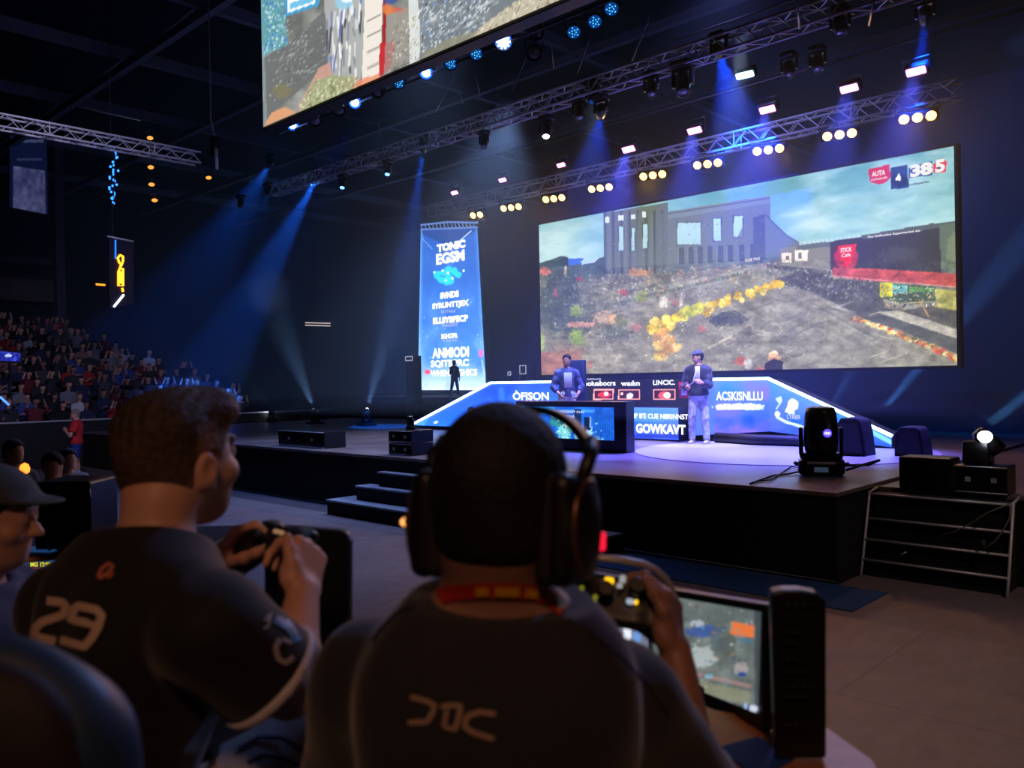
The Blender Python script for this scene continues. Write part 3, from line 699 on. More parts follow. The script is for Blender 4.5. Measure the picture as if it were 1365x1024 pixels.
# ------------------------------------------------------------------ hung screen
HY = 8.0
hs = empty('hanging_screen', (-9, HY, 8.9), 'giant hanging screen tilting out of view above the hall, with a bright action picture', 'screen')
hz0 = 6.93; hx0 = -13.86
MB().bb((hx0 - .05, HY + .02, hz0 - .05), (-3.5, HY + .25, 11)).build('cabinet', black, hs)
def paint_hang(x, y, uu, vv):
    r = np.random.default_rng(9); p = Paint(x, y, (120, 122, 118))
    n = fbm(x * .04, y * .04, 5, 3); p.c += (n[..., None] - .5) * 110
    p.poly([(340, -60), (384, -60), (378, 18), (384, 60), (350, 75), (345, 80)], (96, 150, 158)); p.speck([(350, 0), (384, 0), (384, 62), (352, 72)], 160, .8, 2.4, [(160, 206, 210), (70, 120, 130), (206, 226, 226), (60, 110, 200)], r, .7)
    p.poly([(350, 78), (384, 60), (436, 10), (440, 85), (400, 120), (352, 160)], (104, 106, 106), .9); p.speck([(355, 70), (436, 20), (436, 90), (360, 140)], 120, .6, 1.6, [(190, 196, 200), (70, 74, 80)], r, .6)
    p.poly([(377, -20), (440, -40), (424, 8), (381, 22)], (70, 150, 196)); p.poly([(383, -14), (420, -24), (420, 4), (384, 17)], (236, 246, 250)); p.poly([(386, 4), (419, -6), (418, 2), (386, 13)], (110, 180, 214))
    for k in range(30):
        a, b = r.uniform(352, 430), r.uniform(30, 120); p.line([(a, b), (a + r.uniform(6, 26), b - r.uniform(2, 16))], 1, (176, 182, 184), .5)
    p.poly([(430, -30), (490, -30), (486, 70), (480, 108), (440, 118), (436, 60)], (170, 172, 170), .85)
    for k in range(46):
        a, b = r.uniform(433, 484), r.uniform(-10, 95); p.line([(a, b), (a + r.uniform(-3, 3), b + r.uniform(8, 34))], r.uniform(1, 3.4), [(242, 242, 240), (60, 62, 70), (214, 214, 214), (120, 126, 140), (90, 110, 170)][r.integers(5)], .8)
    p.blob(458, 4, 12, 8, (140, 190, 214), .9, .8); p.blob(462, -2, 8, 5, (236, 244, 250), .9)
    p.poly([(488, -40), (511, -40), (507, 104), (482, 114)], (222, 214, 204)); 
    for k in range(5): p.line([(490, 28 + k * 21), (507, 20 + k * 21)], 2.2, (120, 116, 112), .8)
    p.poly([(511, -40), (515, -40), (515, 60), (510, 60)], (150, 40, 40)); p.poly([(506, 58), (528, 55), (521, 90), (505, 104)], (184, 46, 52)); p.blob(518, 12, 8, 7, (214, 120, 70), .9, .9); p.blob(533, 14, 10, 4, (206, 90, 70), .8, .9); p.blob(520, 0, 10, 6, (60, 80, 150), .8, .8)
    p.poly([(515, 20), (545, 10), (560, 75), (520, 95), (512, 100)], (150, 146, 138), .7); p.poly([(545, -30), (552, -30), (563, 40), (558, 84), (546, 88)], (226, 230, 228), .75); p.speck([(520, 30), (560, 20), (575, 80), (515, 104)], 260, .5, 1.8, [(214, 212, 200), (96, 92, 86), (170, 150, 120)], r, .7)
    p.poly([(560, -60), (760, -60), (760, 0), (650, 45), (560, 84)], (116, 124, 132), .8); p.speck([(555, -10), (660, -10), (640, 45), (565, 78)], 420, .5, 2, [(224, 232, 236), (70, 80, 92), (160, 176, 190), (120, 150, 190)], r, .8)
    for k in range(40):
        a, b = r.uniform(555, 660), r.uniform(0, 50); p.line([(a, b), (a + r.uniform(5, 22), b - r.uniform(3, 14))], r.uniform(.8, 1.6), (226, 232, 234), .6)
    p.poly([(625, 52), (640, 36), (690, 0), (760, -40), (760, 5), (628, 56)], (190, 180, 156), .9); p.speck([(625, 52), (690, 0), (760, -40), (760, 5), (628, 56)], 260, .6, 1.8, [(232, 226, 206), (120, 110, 92)], r, .8)
    p.poly([(560, 82), (630, 52), (640, 40), (600, 50), (565, 70)], (140, 134, 110), .7)
    p.poly([(398, 140), (412, 116), (425, 90), (440, 84), (446, 108), (470, 100), (482, 112), (420, 140), (400, 150)], (196, 150, 132), .85); p.poly([(400, 140), (420, 108), (440, 100), (470, 102), (480, 114), (430, 138), (402, 150)], (150, 156, 118), .9); p.speck([(398, 142), (422, 106), (475, 102), (480, 116), (405, 150)], 200, .6, 2, [(196, 200, 160), (96, 104, 70), (220, 220, 190)], r, .7)
    p.poly([(352, 168), (362, 150), (380, 143), (396, 150)], (206, 150, 110)); p.blob(376, 122, 12, 9, (120, 116, 86), .8, 1); p.poly([(468, 118), (480, 106), (505, 98), (505, 108)], (220, 130, 96), .8)
    p.poly([(340, 60), (352, 60), (356, 160), (350, 172)], (150, 166, 170), .5)
    return p.c
picture_grid('display', (hx0, HY, 10.9), (-3.55, HY, 10.9), (hx0, HY, hz0), (-3.55, HY, hz0), 420, 150, paint_hang, screen_mat('hanging_picture', 1.25), hs)
for x in (hx0 + 2, -6): MB().tube([(x, HY + .14, 10.9), (x, HY + .14, 13)], .03, 6).build('hanger', steel, hs)

# ------------------------------------------------------------------ tall banner display at the back
NY = 28.0
bn = empty('tall_banner_display', (-31, NY, 1.6), 'tall glowing blue banner tower with white team lettering left of the video wall', 'banner')
bt0, bt1, bb0, bb1 = at(561, 306, Y=NY), at(636, 302, Y=NY), at(557, 520, Y=NY), at(648, 520, Y=NY)
MB().prism([bt0 + [-.05, .05, .3], bt1 + [.05, .05, .3], bb1 + [.05, .05, -.05], bb0 + [-.05, .05, -.05]], (0, .4, 0)).build('frame', black, bn)
def paint_ban(x, y, uu, vv):
    r = np.random.default_rng(3); p = Paint(x, y, (0, 0, 0)); n = fbm(x * .05, y * .035, 5, 12)
    a = np.array((24, 70, 150)); b = np.array((70, 130, 215)); c = np.array((205, 218, 245)); t = vv[..., None]
    p.c = a * (1 - t) + b * t; p.mix(np.clip((vv - .82) * 5, 0, 1) * .9, c); p.mix(np.clip((n - .5) * 3, 0, 1) * .35, (150, 190, 240)); p.mix(np.clip((.42 - n) * 3, 0, 1) * .5, (20, 60, 150))
    p.mix(np.clip(.06 - uu, 0, 1) * 12 * .6, (140, 200, 250)); p.mix(np.clip(uu - .94, 0, 1) * 12 * .4, (120, 180, 240))
    p.poly([(563, 312), (600, 330), (634, 308), (634, 303), (562, 303)], (18, 44, 100), .7); p.line([(608, 325), (628, 308)], 1.4, (190, 215, 245), .8); p.line([(563, 318), (576, 332)], .8, (140, 180, 230), .7)
    for q in ((593, 363), (600, 360), (607, 362), (612, 366), (585, 366), (590, 372), (596, 375), (602, 374), (600, 368)): p.blob(q[0] - 2, q[1], 5, 5, (30, 180, 225), .85, .9, int(q[0]))
    for q in ((590, 361), (603, 371), (579, 363), (597, 364), (594, 374), (618, 361)): p.blob(*q, 1.4, 1.6, (190, 240, 250))
    p.blob(580, 390, 14, 9, (20, 80, 180), .4); p.blob(641, 471, 3, 5, (220, 90, 160), .9, .5); p.line([(642, 480), (646, 500)], 1, (200, 220, 250), .7); p.blob(570, 496, 4, 3.5, (240, 70, 90))
    p.speck([(560, 400), (642, 400), (648, 500), (558, 500)], 60, .4, 1, [(210, 230, 250), (60, 120, 210)], r, .6)
    return p.c
picture_grid('display', bt0, bt1, bb0, bb1, 110, 260, paint_ban, screen_mat('banner_picture', 2.8), bn)
for s_, px_, py_, w_, h_, bo in (('TONIC', 601, 328, 38, 11, .07), ('EGSM', 600, 343, 38, 15, .05), ('SVNDS', 599, 393, 25, 9, .08), ('SYRUNTTJEX', 600, 407, 49, 10, .06), ('TRYTALLE', 597, 415, 20, 4, .01), ('ELLSYBFIICP', 600, 426, 47, 9, .07), ('TRAGENT', 599, 433.5, 22, 4, .02), ('SGHOPR', 599, 448, 22, 7, .06), ('TANS', 599, 454, 20, 3, .02), ('ANMIODI', 600, 470, 49, 14, .05), ('SQITBPRC', 599, 485, 51, 11, .045), ('WHEN FVGHICS', 604, 497, 62, 9, .045)):
    scr_text(s_, px_, py_, w_, h_, NY - .03, tw if h_ > 5 else tdim, bn, bo)
ttop = MB()
tpts = [at(561, 300, Y=NY - .1), at(597, 296, Y=NY - .1), at(636, 297, Y=NY - .1)]
ttop.tube(tpts, .05, 6); ttop.tube([at(561, 306, Y=NY - .1), at(636, 303, Y=NY - .1)], .05, 6)
for k in range(15): ttop.tube([at(561 + 5 * k, 300 - 3 * math.sin(k / 14 * 3.1), Y=NY - .1), at(563.5 + 5 * k, 306 - k * .2, Y=NY - .1)], .03, 4)
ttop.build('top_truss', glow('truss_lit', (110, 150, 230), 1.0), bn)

# ------------------------------------------------------------------ TV cabinet on stage
TY = 11.25
tv = empty('stage_monitor_screen', (-9.6, TY, SZ), 'black-framed blue game screen standing on the stage deck in front of the desk', 'screen')
ta, tb = at(687, 535, Y=TY), at(835, 602, Y=TY)
xL, xR, zT = ta[0], tb[0], at(760, 535, Y=TY)[2]
MB().bb((xL, TY, SZ + .002), (xR, TY + .25, zT)).build('cabinet', blackg, tv, bevel=.02)
def paint_tv(x, y, uu, vv):
    r = np.random.default_rng(8); p = Paint(x, y, (14, 60, 120)); n = fbm(x * .08, y * .08, 4, 5); p.c = np.array((6, 40, 130)) * (1 - n[..., None]) + np.array((30, 120, 230)) * n[..., None]
    p.rect(690, 540, 740, 552, (40, 130, 200), .8); p.rect(735, 546, 792, 550, (90, 170, 220), .5); p.rect(765, 545, 775, 575, (14, 30, 60), .9); p.rect(778, 556, 787, 585, (10, 22, 50), .9); p.blob(752, 572, 10, 14, (120, 190, 170), .8, .9); p.blob(755, 566, 4, 4, (206, 230, 226)); p.blob(770, 580, 5, 6, (150, 214, 240), .9, .9); p.blob(785, 578, 6, 5, (160, 214, 240), .9, .9); p.blob(795, 585, 8, 4, (90, 150, 200), .8, .9); p.blob(742, 562, 10, 7, (40, 120, 120), .9, .7)
    for k in range(9): p.line([(790 + 3 * k, 546), (790 + 3 * k, 590)], 1, (30, 90, 150), .6)
    p.speck([(740, 560), (800, 560), (815, 594), (740, 594)], 90, .5, 1.6, [(180, 230, 250), (10, 30, 60)], r, .7); p.line([(787, 556), (787, 570)], 1, (200, 230, 250))
    return p.c
picture_grid('display', (xL + .1, TY - .006, zT - .1), (xR - .24, TY - .006, zT - .1), (xL + .1, TY - .006, SZ + .2), (xR - .24, TY - .006, SZ + .2), 120, 60, paint_tv, screen_mat('tv_picture', 1.9), tv)
scr_text('THEYANDCRAFT GUN', 755, 549, 46, 3, TY - .014, tdim, tv); scr_text('FERRYIK HEAR', 750, 555, 32, 3.5, TY - .014, tdim, tv)
# ------------------------------------------------------------------ trusses
def truss(p0, p1, h, dpt, seg, label, group=None, cat='truss'):
    p0, p1 = Vector(p0), Vector(p1); d = (p1 - p0); L = d.length; d.normalize(); up = WZ; s = d.cross(up).normalized()
    r = empty('lighting_truss', p0, label, cat, group)
    offs = [up * (h / 2) + s * (dpt / 2), up * (h / 2) - s * (dpt / 2), -up * (h / 2) - s * (dpt / 2), -up * (h / 2) + s * (dpt / 2)]
    for o in offs: MB().tube([p0 + o, p1 + o], .024, 8).build('chord', alu, r)
    lace = MB(); n = max(2, int(L / seg))
    for k in range(n):
        a = p0 + d * (L * k / n); b = p0 + d * (L * (k + 1) / n); m = (a + b) / 2
        for i in range(4):
            j = (i + 1) % 4
            lace.tube([a + offs[i], m + offs[j]], .011, 5, caps=False); lace.tube([m + offs[j], b + offs[i]], .011, 5, caps=False)
        if k % 4 == 0:
            for i in range(4): lace.tube([a + offs[i], a + offs[(i + 1) % 4]], .014, 5, caps=False)
    lace.build('lacing', alu, r)
    return r
F0, F1 = at(440, 228, Y=11), at(1100, 17, Y=11)
fz = (F0[2] + F1[2]) / 2; fz = 7.03
truss((-18.6, 11, fz), (0, 11, fz), .25, .25, .5, 'long lighting truss running below the hanging screen, above the stage front')
bz = 6.84
truss((-17.25, 15, bz), (-4.12, 15, bz), .29, .29, .55, 'lighting truss just above the row of warm three-lamp blinders')
truss((-18, 3.6, 7.3), (-18, 8.75, 7.3), .24, .28, .5, 'short bright truss at the far left, crossing above the hanging neon sign')
# pipes
def pipe(y, z, xa_, xb_, label): return tag(MB().tube([(xa_, y, z), (xb_, y, z)], .022, 8).build('rigging_pipe', mat('pipe_black', (44, 40, 42), .7)), label, 'pipe')
pipe(8.55, 6.98, -14.2, -4, 'dark rigging pipe behind the lower edge of the hanging screen')
pipe(13.5, 7.28, -17, -2.5, 'dark rigging pipe carrying the pink wash lights')
pipe(12.62, 8.1, -8, -2.5, 'thin reddish rigging pipe high between the two long trusses')

# ------------------------------------------------------------------ lamps
def spot(pos, target, rgb, power, deg, blend=.35, size=.05, parent=None, name='spot_lamp'):
    l = bpy.data.lights.new(name, 'SPOT'); l.energy = power; l.color = tuple(lin(rgb)); l.spot_size = math.radians(deg); l.spot_blend = blend; l.shadow_soft_size = size
    o = bpy.data.objects.new(name, l); COL.objects.link(o)
    d = Vector(target) - Vector(pos); o.rotation_mode = 'QUATERNION'; o.rotation_quaternion = d.to_track_quat('-Z', 'Y'); o.location = Vector(pos)
    return o
g_blue = glow('lamp_blue', (60, 120, 255), 14); g_bright = glow('lamp_blue_white', (120, 170, 255), 26); g_dim = glow('lamp_dim_blue', (16, 70, 150), .7)
g_white = glow('lamp_cool_white', (235, 240, 255), 14); g_warm = glow('lamp_warm', (255, 184, 96), 6.5); g_pink = glow('lamp_pink', (255, 140, 235), 5); g_cyan = glow('lamp_cyan', (150, 225, 255), 12)
glassoff = mat('unlit_lens', (120, 124, 120), .15, metal=.4)
def moving_head(pos, aim, s, label, lensm, hang=True, group=None, name='moving_head_light', lens_r=.075, dome=.193):
    """pos: clamp / foot point; s: scale (1 = 0.55 m tall)"""
    pos = Vector(pos); q = -1 if hang else 1
    r = empty('hanging_' + name if hang else name, pos, label, 'stage light', group)
    MB().rbox(pos + WZ * q * .07 * s, (.34 * s, .3 * s, .13 * s), .05 * s).build('base', blackg, r)
    c = pos + WZ * q * .36 * s
    y = MB().rbox(pos + WZ * q * .155 * s, (.36 * s, .12 * s, .05 * s), .03 * s)
    for sx in (-1, 1): y.rbox(pos + Vector((sx * .165 * s, 0, q * .27 * s)), (.035 * s, .11 * s, .25 * s), .012 * s)
    y.build('yoke', blackg, r)
    d = Vector(aim).normalized(); Rm = frame(d)
    MB().lathe([(.05 * s, -.19 * s), (.1 * s, -.17 * s), (.125 * s, -.08 * s), (.125 * s, .06 * s), (.11 * s, .1 * s), (.105 * s, .19 * s), (.085 * s, .195 * s), (.083 * s, .17 * s)], c, Rm, 20).build('head', blackg, r)
    MB().lathe([(lens_r * s, .172 * s), (lens_r * .85 * s, (.172 + (dome - .172) * .7) * s), (.001, dome * s)], c, Rm, 18, cap=False).build('lens', lensm, r)
    return r, c + d * max(.215, dome + .03) * s
g_rim = glow('lamp_rim_blue', (10, 50, 255), 10)
def par(pos, aim, s, label, lensm, group=None, name='hanging_par_light'):
    pos = Vector(pos); d = Vector(aim).normalized(); Rm = frame(d)
    r = empty(name, pos, label, 'stage light', group)
    MB().lathe([(.03 * s, -.2 * s), (.07 * s, -.18 * s), (.1 * s, -.1 * s), (.115 * s, 0), (.12 * s, .06 * s), (.108 * s, .06 * s), (.106 * s, .02 * s)], pos, Rm, 20).build('housing', black, r)
    MB().lathe([(.105 * s, .022 * s), (.07 * s, .04 * s), (.001, .046 * s)], pos, Rm, 18, cap=False).build('lens', g_rim if lensm is g_bright else lensm, r)
    if lensm is g_bright: MB().lathe([(.07 * s, .04 * s), (.066 * s, .05 * s), (.001, .056 * s)], pos, Rm, 18, cap=False).build('bulb', g_bright, r)
    b = MB(); x = Rm.col[0]
    b.tube([pos + x * .13 * s, pos + x * .13 * s + WZ * .2 * s, pos - x * .13 * s + WZ * .2 * s, pos - x * .13 * s], .012 * s, 6).build('bracket', steel, r)
    return r, pos + d * .08 * s
DOWN = Vector((0, 0, -1))
# row under the hanging screen
UY = 8.5; toC = Vector((.5, -.62, -.6))
row = [(390, 166, 'on', 'blue-lit par light nearest the lower left corner of the hanging screen'), (420, 160, 'off', 'unlit silvery light just right of the corner par, under the hanging screen'), (452, 146, 'off', 'round unlit silver lamp left of the second bright blue par under the hanging screen'),
       (473, 136, 'on', 'second bright blue par light along the hanging screen, throwing a faint beam'), (503, 121, 'off', 'unlit grey lamp with a ribbed lens between two bright blue pars'), (532, 110, 'dim', 'small dim blue lamp left of the third bright par under the hanging screen'),
       (568, 96, 'on', 'third bright blue par light under the middle of the hanging screen'), (601, 84, 'dim', 'dim turquoise lamp right of the third bright par under the hanging screen'), (635, 71, 'dim', 'dim blue lamp left of the brightest clustered LED par'),
       (671, 54, 'bright', 'brightest blue LED par with a cluster of white points'), (715, 42, 'off', 'grey unlit lamp, upper of the pair right of the brightest LED par'), (712, 70, 'off', 'pale unlit lens, lower of the pair right of the brightest LED par'),
       (765, 42, 'dim', 'square dim blue LED lamp, left of the blue pair near the top edge'), (793, 28, 'dim', 'square dim blue LED lamp, right of the blue pair near the top edge'), (815, 11, 'dim', 'small dim blue lamp highest of the row, at the top edge of view')]
for px, py, stt, lb in row:
    yy = UY if px < 700 else 8.9
    P = at(px, py, Y=yy); s = {'on': .95, 'bright': 1.1, 'dim': .85, 'off': .95}[stt]
    dirc = (Vector(CAM) - Vector(P)).normalized() * .9 + DOWN * .35
    r, q = par(P, dirc, s, lb, {'on': g_bright, 'bright': g_bright, 'dim': g_dim, 'off': glassoff}[stt])
    if stt in ('bright', 'dim'):      # LED points
        Rm = frame(dirc); k = MB()
        for i in range(10):
            a = i * .628; rad_ = (.085 if stt == 'bright' else (.06 if i % 2 else .03)); c = q + Rm @ Vector((rad_ * math.cos(a), rad_ * math.sin(a), -.02 if stt == 'bright' else -.03)); k.lathe([((.014 if stt == 'bright' else .011), 0), (.001, .014)], c, Rm, 8)
        k.build('led_ring', g_white if stt == 'bright' else glow('led_points', (70, 180, 255), 1.6), r)
BLUE = (20, 80, 255)
bq = at(473, 136, Y=UY); spot(bq + np.array([0, .05, -.12]), at(440, 220, Y=9.5), BLUE, 1500, 14)
# heads on the front truss
fr = [(565, 195, g_cyan, (545, 330, 12), 14000, 13, 'cyan-lit moving head on the long truss above the tall banner'), (517, 227, g_blue, None, 0, 0, 'small blue lamp hanging below the long truss, left of the banner beam'),
      (457, 245, g_blue, None, 0, 0, 'small blue lamp below the left end of the long truss'), (423, 236, g_cyan, (366, 340, 11.5), 30000, 15, 'cyan moving head at the left end of the long truss with the strongest left beam'),
      (360, 219, g_cyan, (325, 275, 11), 9000, 16, 'cyan moving head with a faint beam, left of the strongest left beam'), (321, 272, g_blue, (290, 320, 11), 1500, 16, 'lowest blue moving head at the far left of the hanging lights'), (357, 256, g_blue, (335, 310, 12), 1200, 16, 'small blue moving head right of the lowest far-left one'),
      (728, 174, g_white, None, 0, 0, 'small white lamp under the middle of the long truss'), (790, 128, g_dim, None, 0, 0, 'dim blue LED panel lamp touching the underside of the long truss'), (801, 148, g_cyan, (790, 230, 12.4), 6000, 30, 'white-blue moving head with a soft wide beam below the long truss'),
      (958, 67, g_bright, (985, 180, 13.6), 26000, 24, 'moving head with the widest strong blue cone, on the long truss'), (1233, 20, g_bright, (1226, 90, 13.6), 14000, 14, 'blue moving head with a short beam high at the far right'),
      (645, 190, glassoff, None, 0, 0, 'unlit round lamp hanging between the banner beam and the small white lamp'), (772, 150, glassoff, None, 0, 0, 'unlit glittering moving head hanging left of the white-blue head'), (868, 118, glassoff, None, 0, 0, 'unlit moving head under the long truss right of the white-blue head'),
      (910, 112, glassoff, None, 0, 0, 'large unlit moving head left of the strong blue cone'), (1120, 34, glassoff, None, 0, 0, 'unlit work lamp near the top of view above the right end of the video wall'), (1052, 92, glassoff, None, 0, 0, 'unlit moving head on the thin reddish pipe, left one'), (1090, 84, glassoff, None, 0, 0, 'unlit moving head on the thin reddish pipe, right one')]
for px, py, gm, tg, pw, deg, lb in fr:
    yy = 12.6 if px in (1052, 1090, 1233) else (10.2 if px in (321, 357, 360) else 11.0)
    P = Vector(at(px, py, Y=yy))
    T = Vector(at(tg[0], tg[1], Y=tg[2])) if tg else P + DOWN * 2 + Vector((.6, -.8, 0))
    dd = (T - P).normalized(); big = .95 if px == 910 else (.72 if px > 700 else .6)
    # head centre at P
    r, q = moving_head(P + WZ * .36 * big, dd, big, lb, gm, True, lens_r=.095)
    if pw: spot(q, T, (10, 70, 255) if px in (958, 1233, 801) else (25, 105, 255), pw, deg, .5)
# lamps clipped further left
for px, py, lb in ((262, 170, 'tiny white work light beyond the end of the short left truss'),):
    pass
# pink wash strips
for i, (px, py) in enumerate([(606, 257), (670, 240), (748, 220), (838, 199), (926, 174), (1023, 146), (1132, 118), (1221, 95)]):
    P = Vector(at(px, py, Y=13.5)); r = empty('hanging_wash_light', P, 'pink-white rectangular wash light, %s from the banner along its pipe' % ORD[i], 'stage light', 'pink wash lights on one pipe')
    dv = (Vector((0, -.75, -.65))).normalized(); Rm = frame(dv); s = .75 if i < 3 else 1
    MB().rbox(P - dv * .07, (.34 * s, .18 * s, .14), .03, Rm).build('housing', black, r); MB().rbox(P + dv * .006, (.28 * s, .12 * s, .012), .02, Rm).build('lens', g_pink, r)
    MB().tube([P + WX * .2 * s - dv * .07, P + WX * .2 * s + WZ * .2, P - WX * .2 * s + WZ * .2, P - WX * .2 * s - dv * .07], .012, 6).build('bracket', steel, r)
    if i in (3, 4, 5, 6, 7): spot(P + dv * .03, (P[0] - (1.2 if i > 5 else 0), (11.6 if i % 2 else 12.4) + (1.2 if i > 5 else 0), SZ), (94, 96, 255), 8000, 46, .7, .12)
# extra small rectangles
for px, py, lb in ((993, 100, 'white-blue rectangular lamp right of the strong blue cone'),):
    P = Vector(at(px, py, Y=12.2)); r = empty('hanging_wash_light', P, lb, 'stage light'); dv = Vector((.1, -.75, -.65)).normalized(); Rm = frame(dv)
    MB().rbox(P - dv * .07, (.34, .16, .14), .03, Rm).build('housing', black, r); MB().rbox(P + dv * .006, (.28, .1, .012), .02, Rm).build('lens', g_cyan, r)
# warm three-lamp blinders
for i, (px, py, n) in enumerate([(635, 287, 2), (681, 277, 3), (738, 265, 3), (800, 251, 3), (870, 234, 3), (943, 219, 3), (1024, 200, 3), (1119, 180, 3), (1223, 157, 3)]):
    P = Vector(at(px, py, Y=14.85)); r = empty('hanging_blinder_light', P, 'warm glowing %s-lamp blinder, %s from the banner under the rear truss' % ('two' if n == 2 else 'three', ORD[i]), 'stage light', 'warm blinders under the rear truss')
    dv = Vector((.25, -.8, -.5)).normalized(); Rm = frame(dv)
    sp = .205
    MB().rbox(P - dv * .09, (sp * n + .04, .2, .1), .03, Rm).build('housing', black, r)
    for k in range(n):
        c = P + Rm.col[0] * ((k - (n - 1) / 2) * sp)
        MB().lathe([(.086, -.05), (.092, 0), (.084, .004)], c, Rm, 16, cap=False).build('reflector', steel, r)
        MB().lathe([(.08, -.01), (.06, .02), (.001, .03)], c, Rm, 16, cap=False).build('lamp', g_warm, r)
    MB().tube([P + Rm.col[0] * (sp * n / 2 + .03) - dv * .09, P + Rm.col[0] * (sp * n / 2 + .03) + WZ * .22, P - Rm.col[0] * (sp * n / 2 + .03) + WZ * .22, P - Rm.col[0] * (sp * n / 2 + .03) - dv * .09], .012, 6).build('bracket', steel, r)
    if i % 2 == 0: spot(P + dv * .06, P + dv * 4 + Vector((1.5, 0, -1.5)), (255, 176, 110), 190, 110, .6, .15)
# rigging cables
for i, (xa_, ya_, xb2, yb2) in enumerate([(1062 - 0, 0, 1066, 38), (872, 8, 842, 82), (790, 40, 770, 98), (702, 76, 682, 122), (606, 100, 580, 150), (608, 108, 617, 138), (634, 100, 640, 128), (735, 55, 738, 92), (502, 160, 508, 184), (1165, 0, 1158, 34)]):
    a, b = at(xa_, ya_, Y=9.8), at(xb2, yb2, Y=10.6)
    tag(MB().tube([a, b], .012, 5).build('hanging_rigging_cable', steel), 'thin rigging cable hanging between roof and long truss, %s in from the right' % ORD[[1, 2, 3, 5, 7, 6, 8, 4, 9, 0][i]], 'cable', 'rigging cables above the long truss')

# ------------------------------------------------------------------ lights standing on the floor / stage
fl = [(420, 550, (360, 395, 25), 30000, 7, 'floor light throwing the long beam up to the left', 'left'), (488, 550, (532, 390, 26), 30000, 7, 'floor light throwing the long beam up beside the banner', 'mid'), (362, 550, (330, 505, 20), 5000, 7, 'small floor light at the far left with a faint beam', 'far')]
for px, py, tg, pw, deg, lb, _ in fl:
    P = Vector(at(px, py, Y=14.5)); T = Vector(at(tg[0], tg[1], Y=tg[2])); dd = (T - P).normalized()
    s = max(.5, (P[2] - SZ) / .36)
    sc = .8
    # stands on a small black box so that its head sits at P
    base = P - WZ * .36 * sc
    st_ = empty('light_stand_box', (P[0], P[1], SZ), 'black plinth under the ' + lb, 'plinth'); MB().bb((P[0] - .22, P[1] - .2, SZ + .001), (P[0] + .22, P[1] + .2, base[2] - .002)).build('body', black, st_, bevel=.01)
    r, q = moving_head(base, dd, sc, lb, g_white, False, lens_r=.1, dome=.3)
    spot(q, T, (150, 190, 255), pw, deg, 1.0)
# right rear beams behind the slope
for i, (px, py, tg, pw) in enumerate([(1158, 560, (1228, 486, 17.5), 40000), (1092, 552, (1150, 470, 18), 14000)]):
    P = Vector(at(px, py, Y=16.0)); T = Vector(at(*tg[:2], Y=tg[2])); sc = .7; base = Vector((P[0], P[1], SZ))
    r, q = moving_head(base, (T - P).normalized(), sc, ['floor moving head behind the low right end of the LED set', 'floor moving head hidden behind the middle of the right LED slope'][i], g_cyan, False)
    spot(q, T, (90, 160, 255), pw, 7, .5)
# big moving head on the stage corner, seen from behind
gP = Vector(at(1095, 634, Z=SZ)); gP = Vector((gP[0], gP[1], SZ + .002)); gs = 1.0
def big_head(p, yaw, label, lit):
    r = empty('moving_head_light', p, label, 'stage light'); Rz = Matrix.Rotation(yaw, 3, 'Z')
    L = lambda x, y, z: p + Rz @ Vector((x, y, z))
    MB().rbox(L(0, 0, .11), (.54, .42, .2), .09, Rz, 5).build('base', blackg, r, bevel=.01)
    MB().rbox(L(0, -.213, .17), (.32, .012, .03), .005, Rz).build('trim_plate', alu, r)
    pan = MB().rbox(L(-.0, -.214, .09), (.16, .01, .06), .004, Rz).build('display', mat('lcd', (14, 20, 30), .2, emit=(120, 150, 190), estr=.12), r)
    for sx in (-1, 1): MB().tube([L(sx * .27, -.1, .13), L(sx * .31, -.08, .15), L(sx * .31, .08, .15), L(sx * .27, .1, .13)], .014, 6).build('handle', black, r)
    y = MB().rbox(L(0, 0, .245), (.5, .22, .07), .06, Rz)
    for sx in (-1, 1): y.rbox(L(sx * .232, 0, .42), (.05, .17, .34), .025, Rz)
    y.build('yoke', blackg, r, bevel=.008)
    MB().lathe([(.13, -.2), (.185, -.17), (.2, -.05), (.2, .14), (.185, .3), (.16, .37), (.1, .385), (.1, .36)], L(0, 0, .46), Matrix.Identity(3), 24).build('head', blackg, r)
    MB().lathe([(.098, .362), (.06, .385), (.001, .39)], L(0, 0, .46), Matrix.Identity(3), 20, cap=False).build('lens', glassoff, r)
    dv = Rz @ Vector((.12, -1, 0)); Rm = frame(dv)
    MB().lathe([(.001, .006), (.05, .0)], L(.075, -.192, .53), Rm, 18, cap=False).build('status_light', glow('status_violet', (70, 50, 255), 3.2), r)
    k = MB()
    for i in range(5): k.rbox(L(.047 + .014 * i, -.201, .53), (.006, .006, .04 if i % 2 else .028), .002, Rz)
    k.build('status_marks', glow('status_white', (210, 215, 255), 2.6), r)
    return r
yaw_c = math.atan2(-(CAM[0] - gP[0]), (CAM[1] - gP[1])) + math.pi
big_head(gP, yaw_c, 'large black moving head on the near stage corner with a violet light on its back', True)
tag(MB().tube([gP + Vector((.27, .1, .13)), gP + Vector((.5, .2, .14)), gP + Vector((.62, .2, .2)), gP + Vector((.5, .1, .16)), gP + Vector((.3, .0, .08))], .017, 8).build('looped_cable', mat('blue_cable', (30, 70, 120), .4)), 'bluish looped cable beside the large moving head', 'cable')
cb = [gP + Vector((-.28, .02, .03)), at(1050, 632, Z=SZ + .015), at(1030, 634, Z=SZ + .015), at(1000, 645, Z=SZ + .015)]
tag(MB().tube(cb, .012, 6).build('power_cable', black), 'black power cable trailing over the deck left of the large moving head', 'cable')
cb2 = [gP + Vector((-.2, .2, .03)), at(1055, 622, Z=SZ + .015), at(1028, 640, Z=SZ + .015), at(1012, 641, Z=SZ + .015)]
tag(MB().tube(cb2, .009, 6).build('signal_cable', black), 'thin second cable trailing over the deck behind the power cable', 'cable')
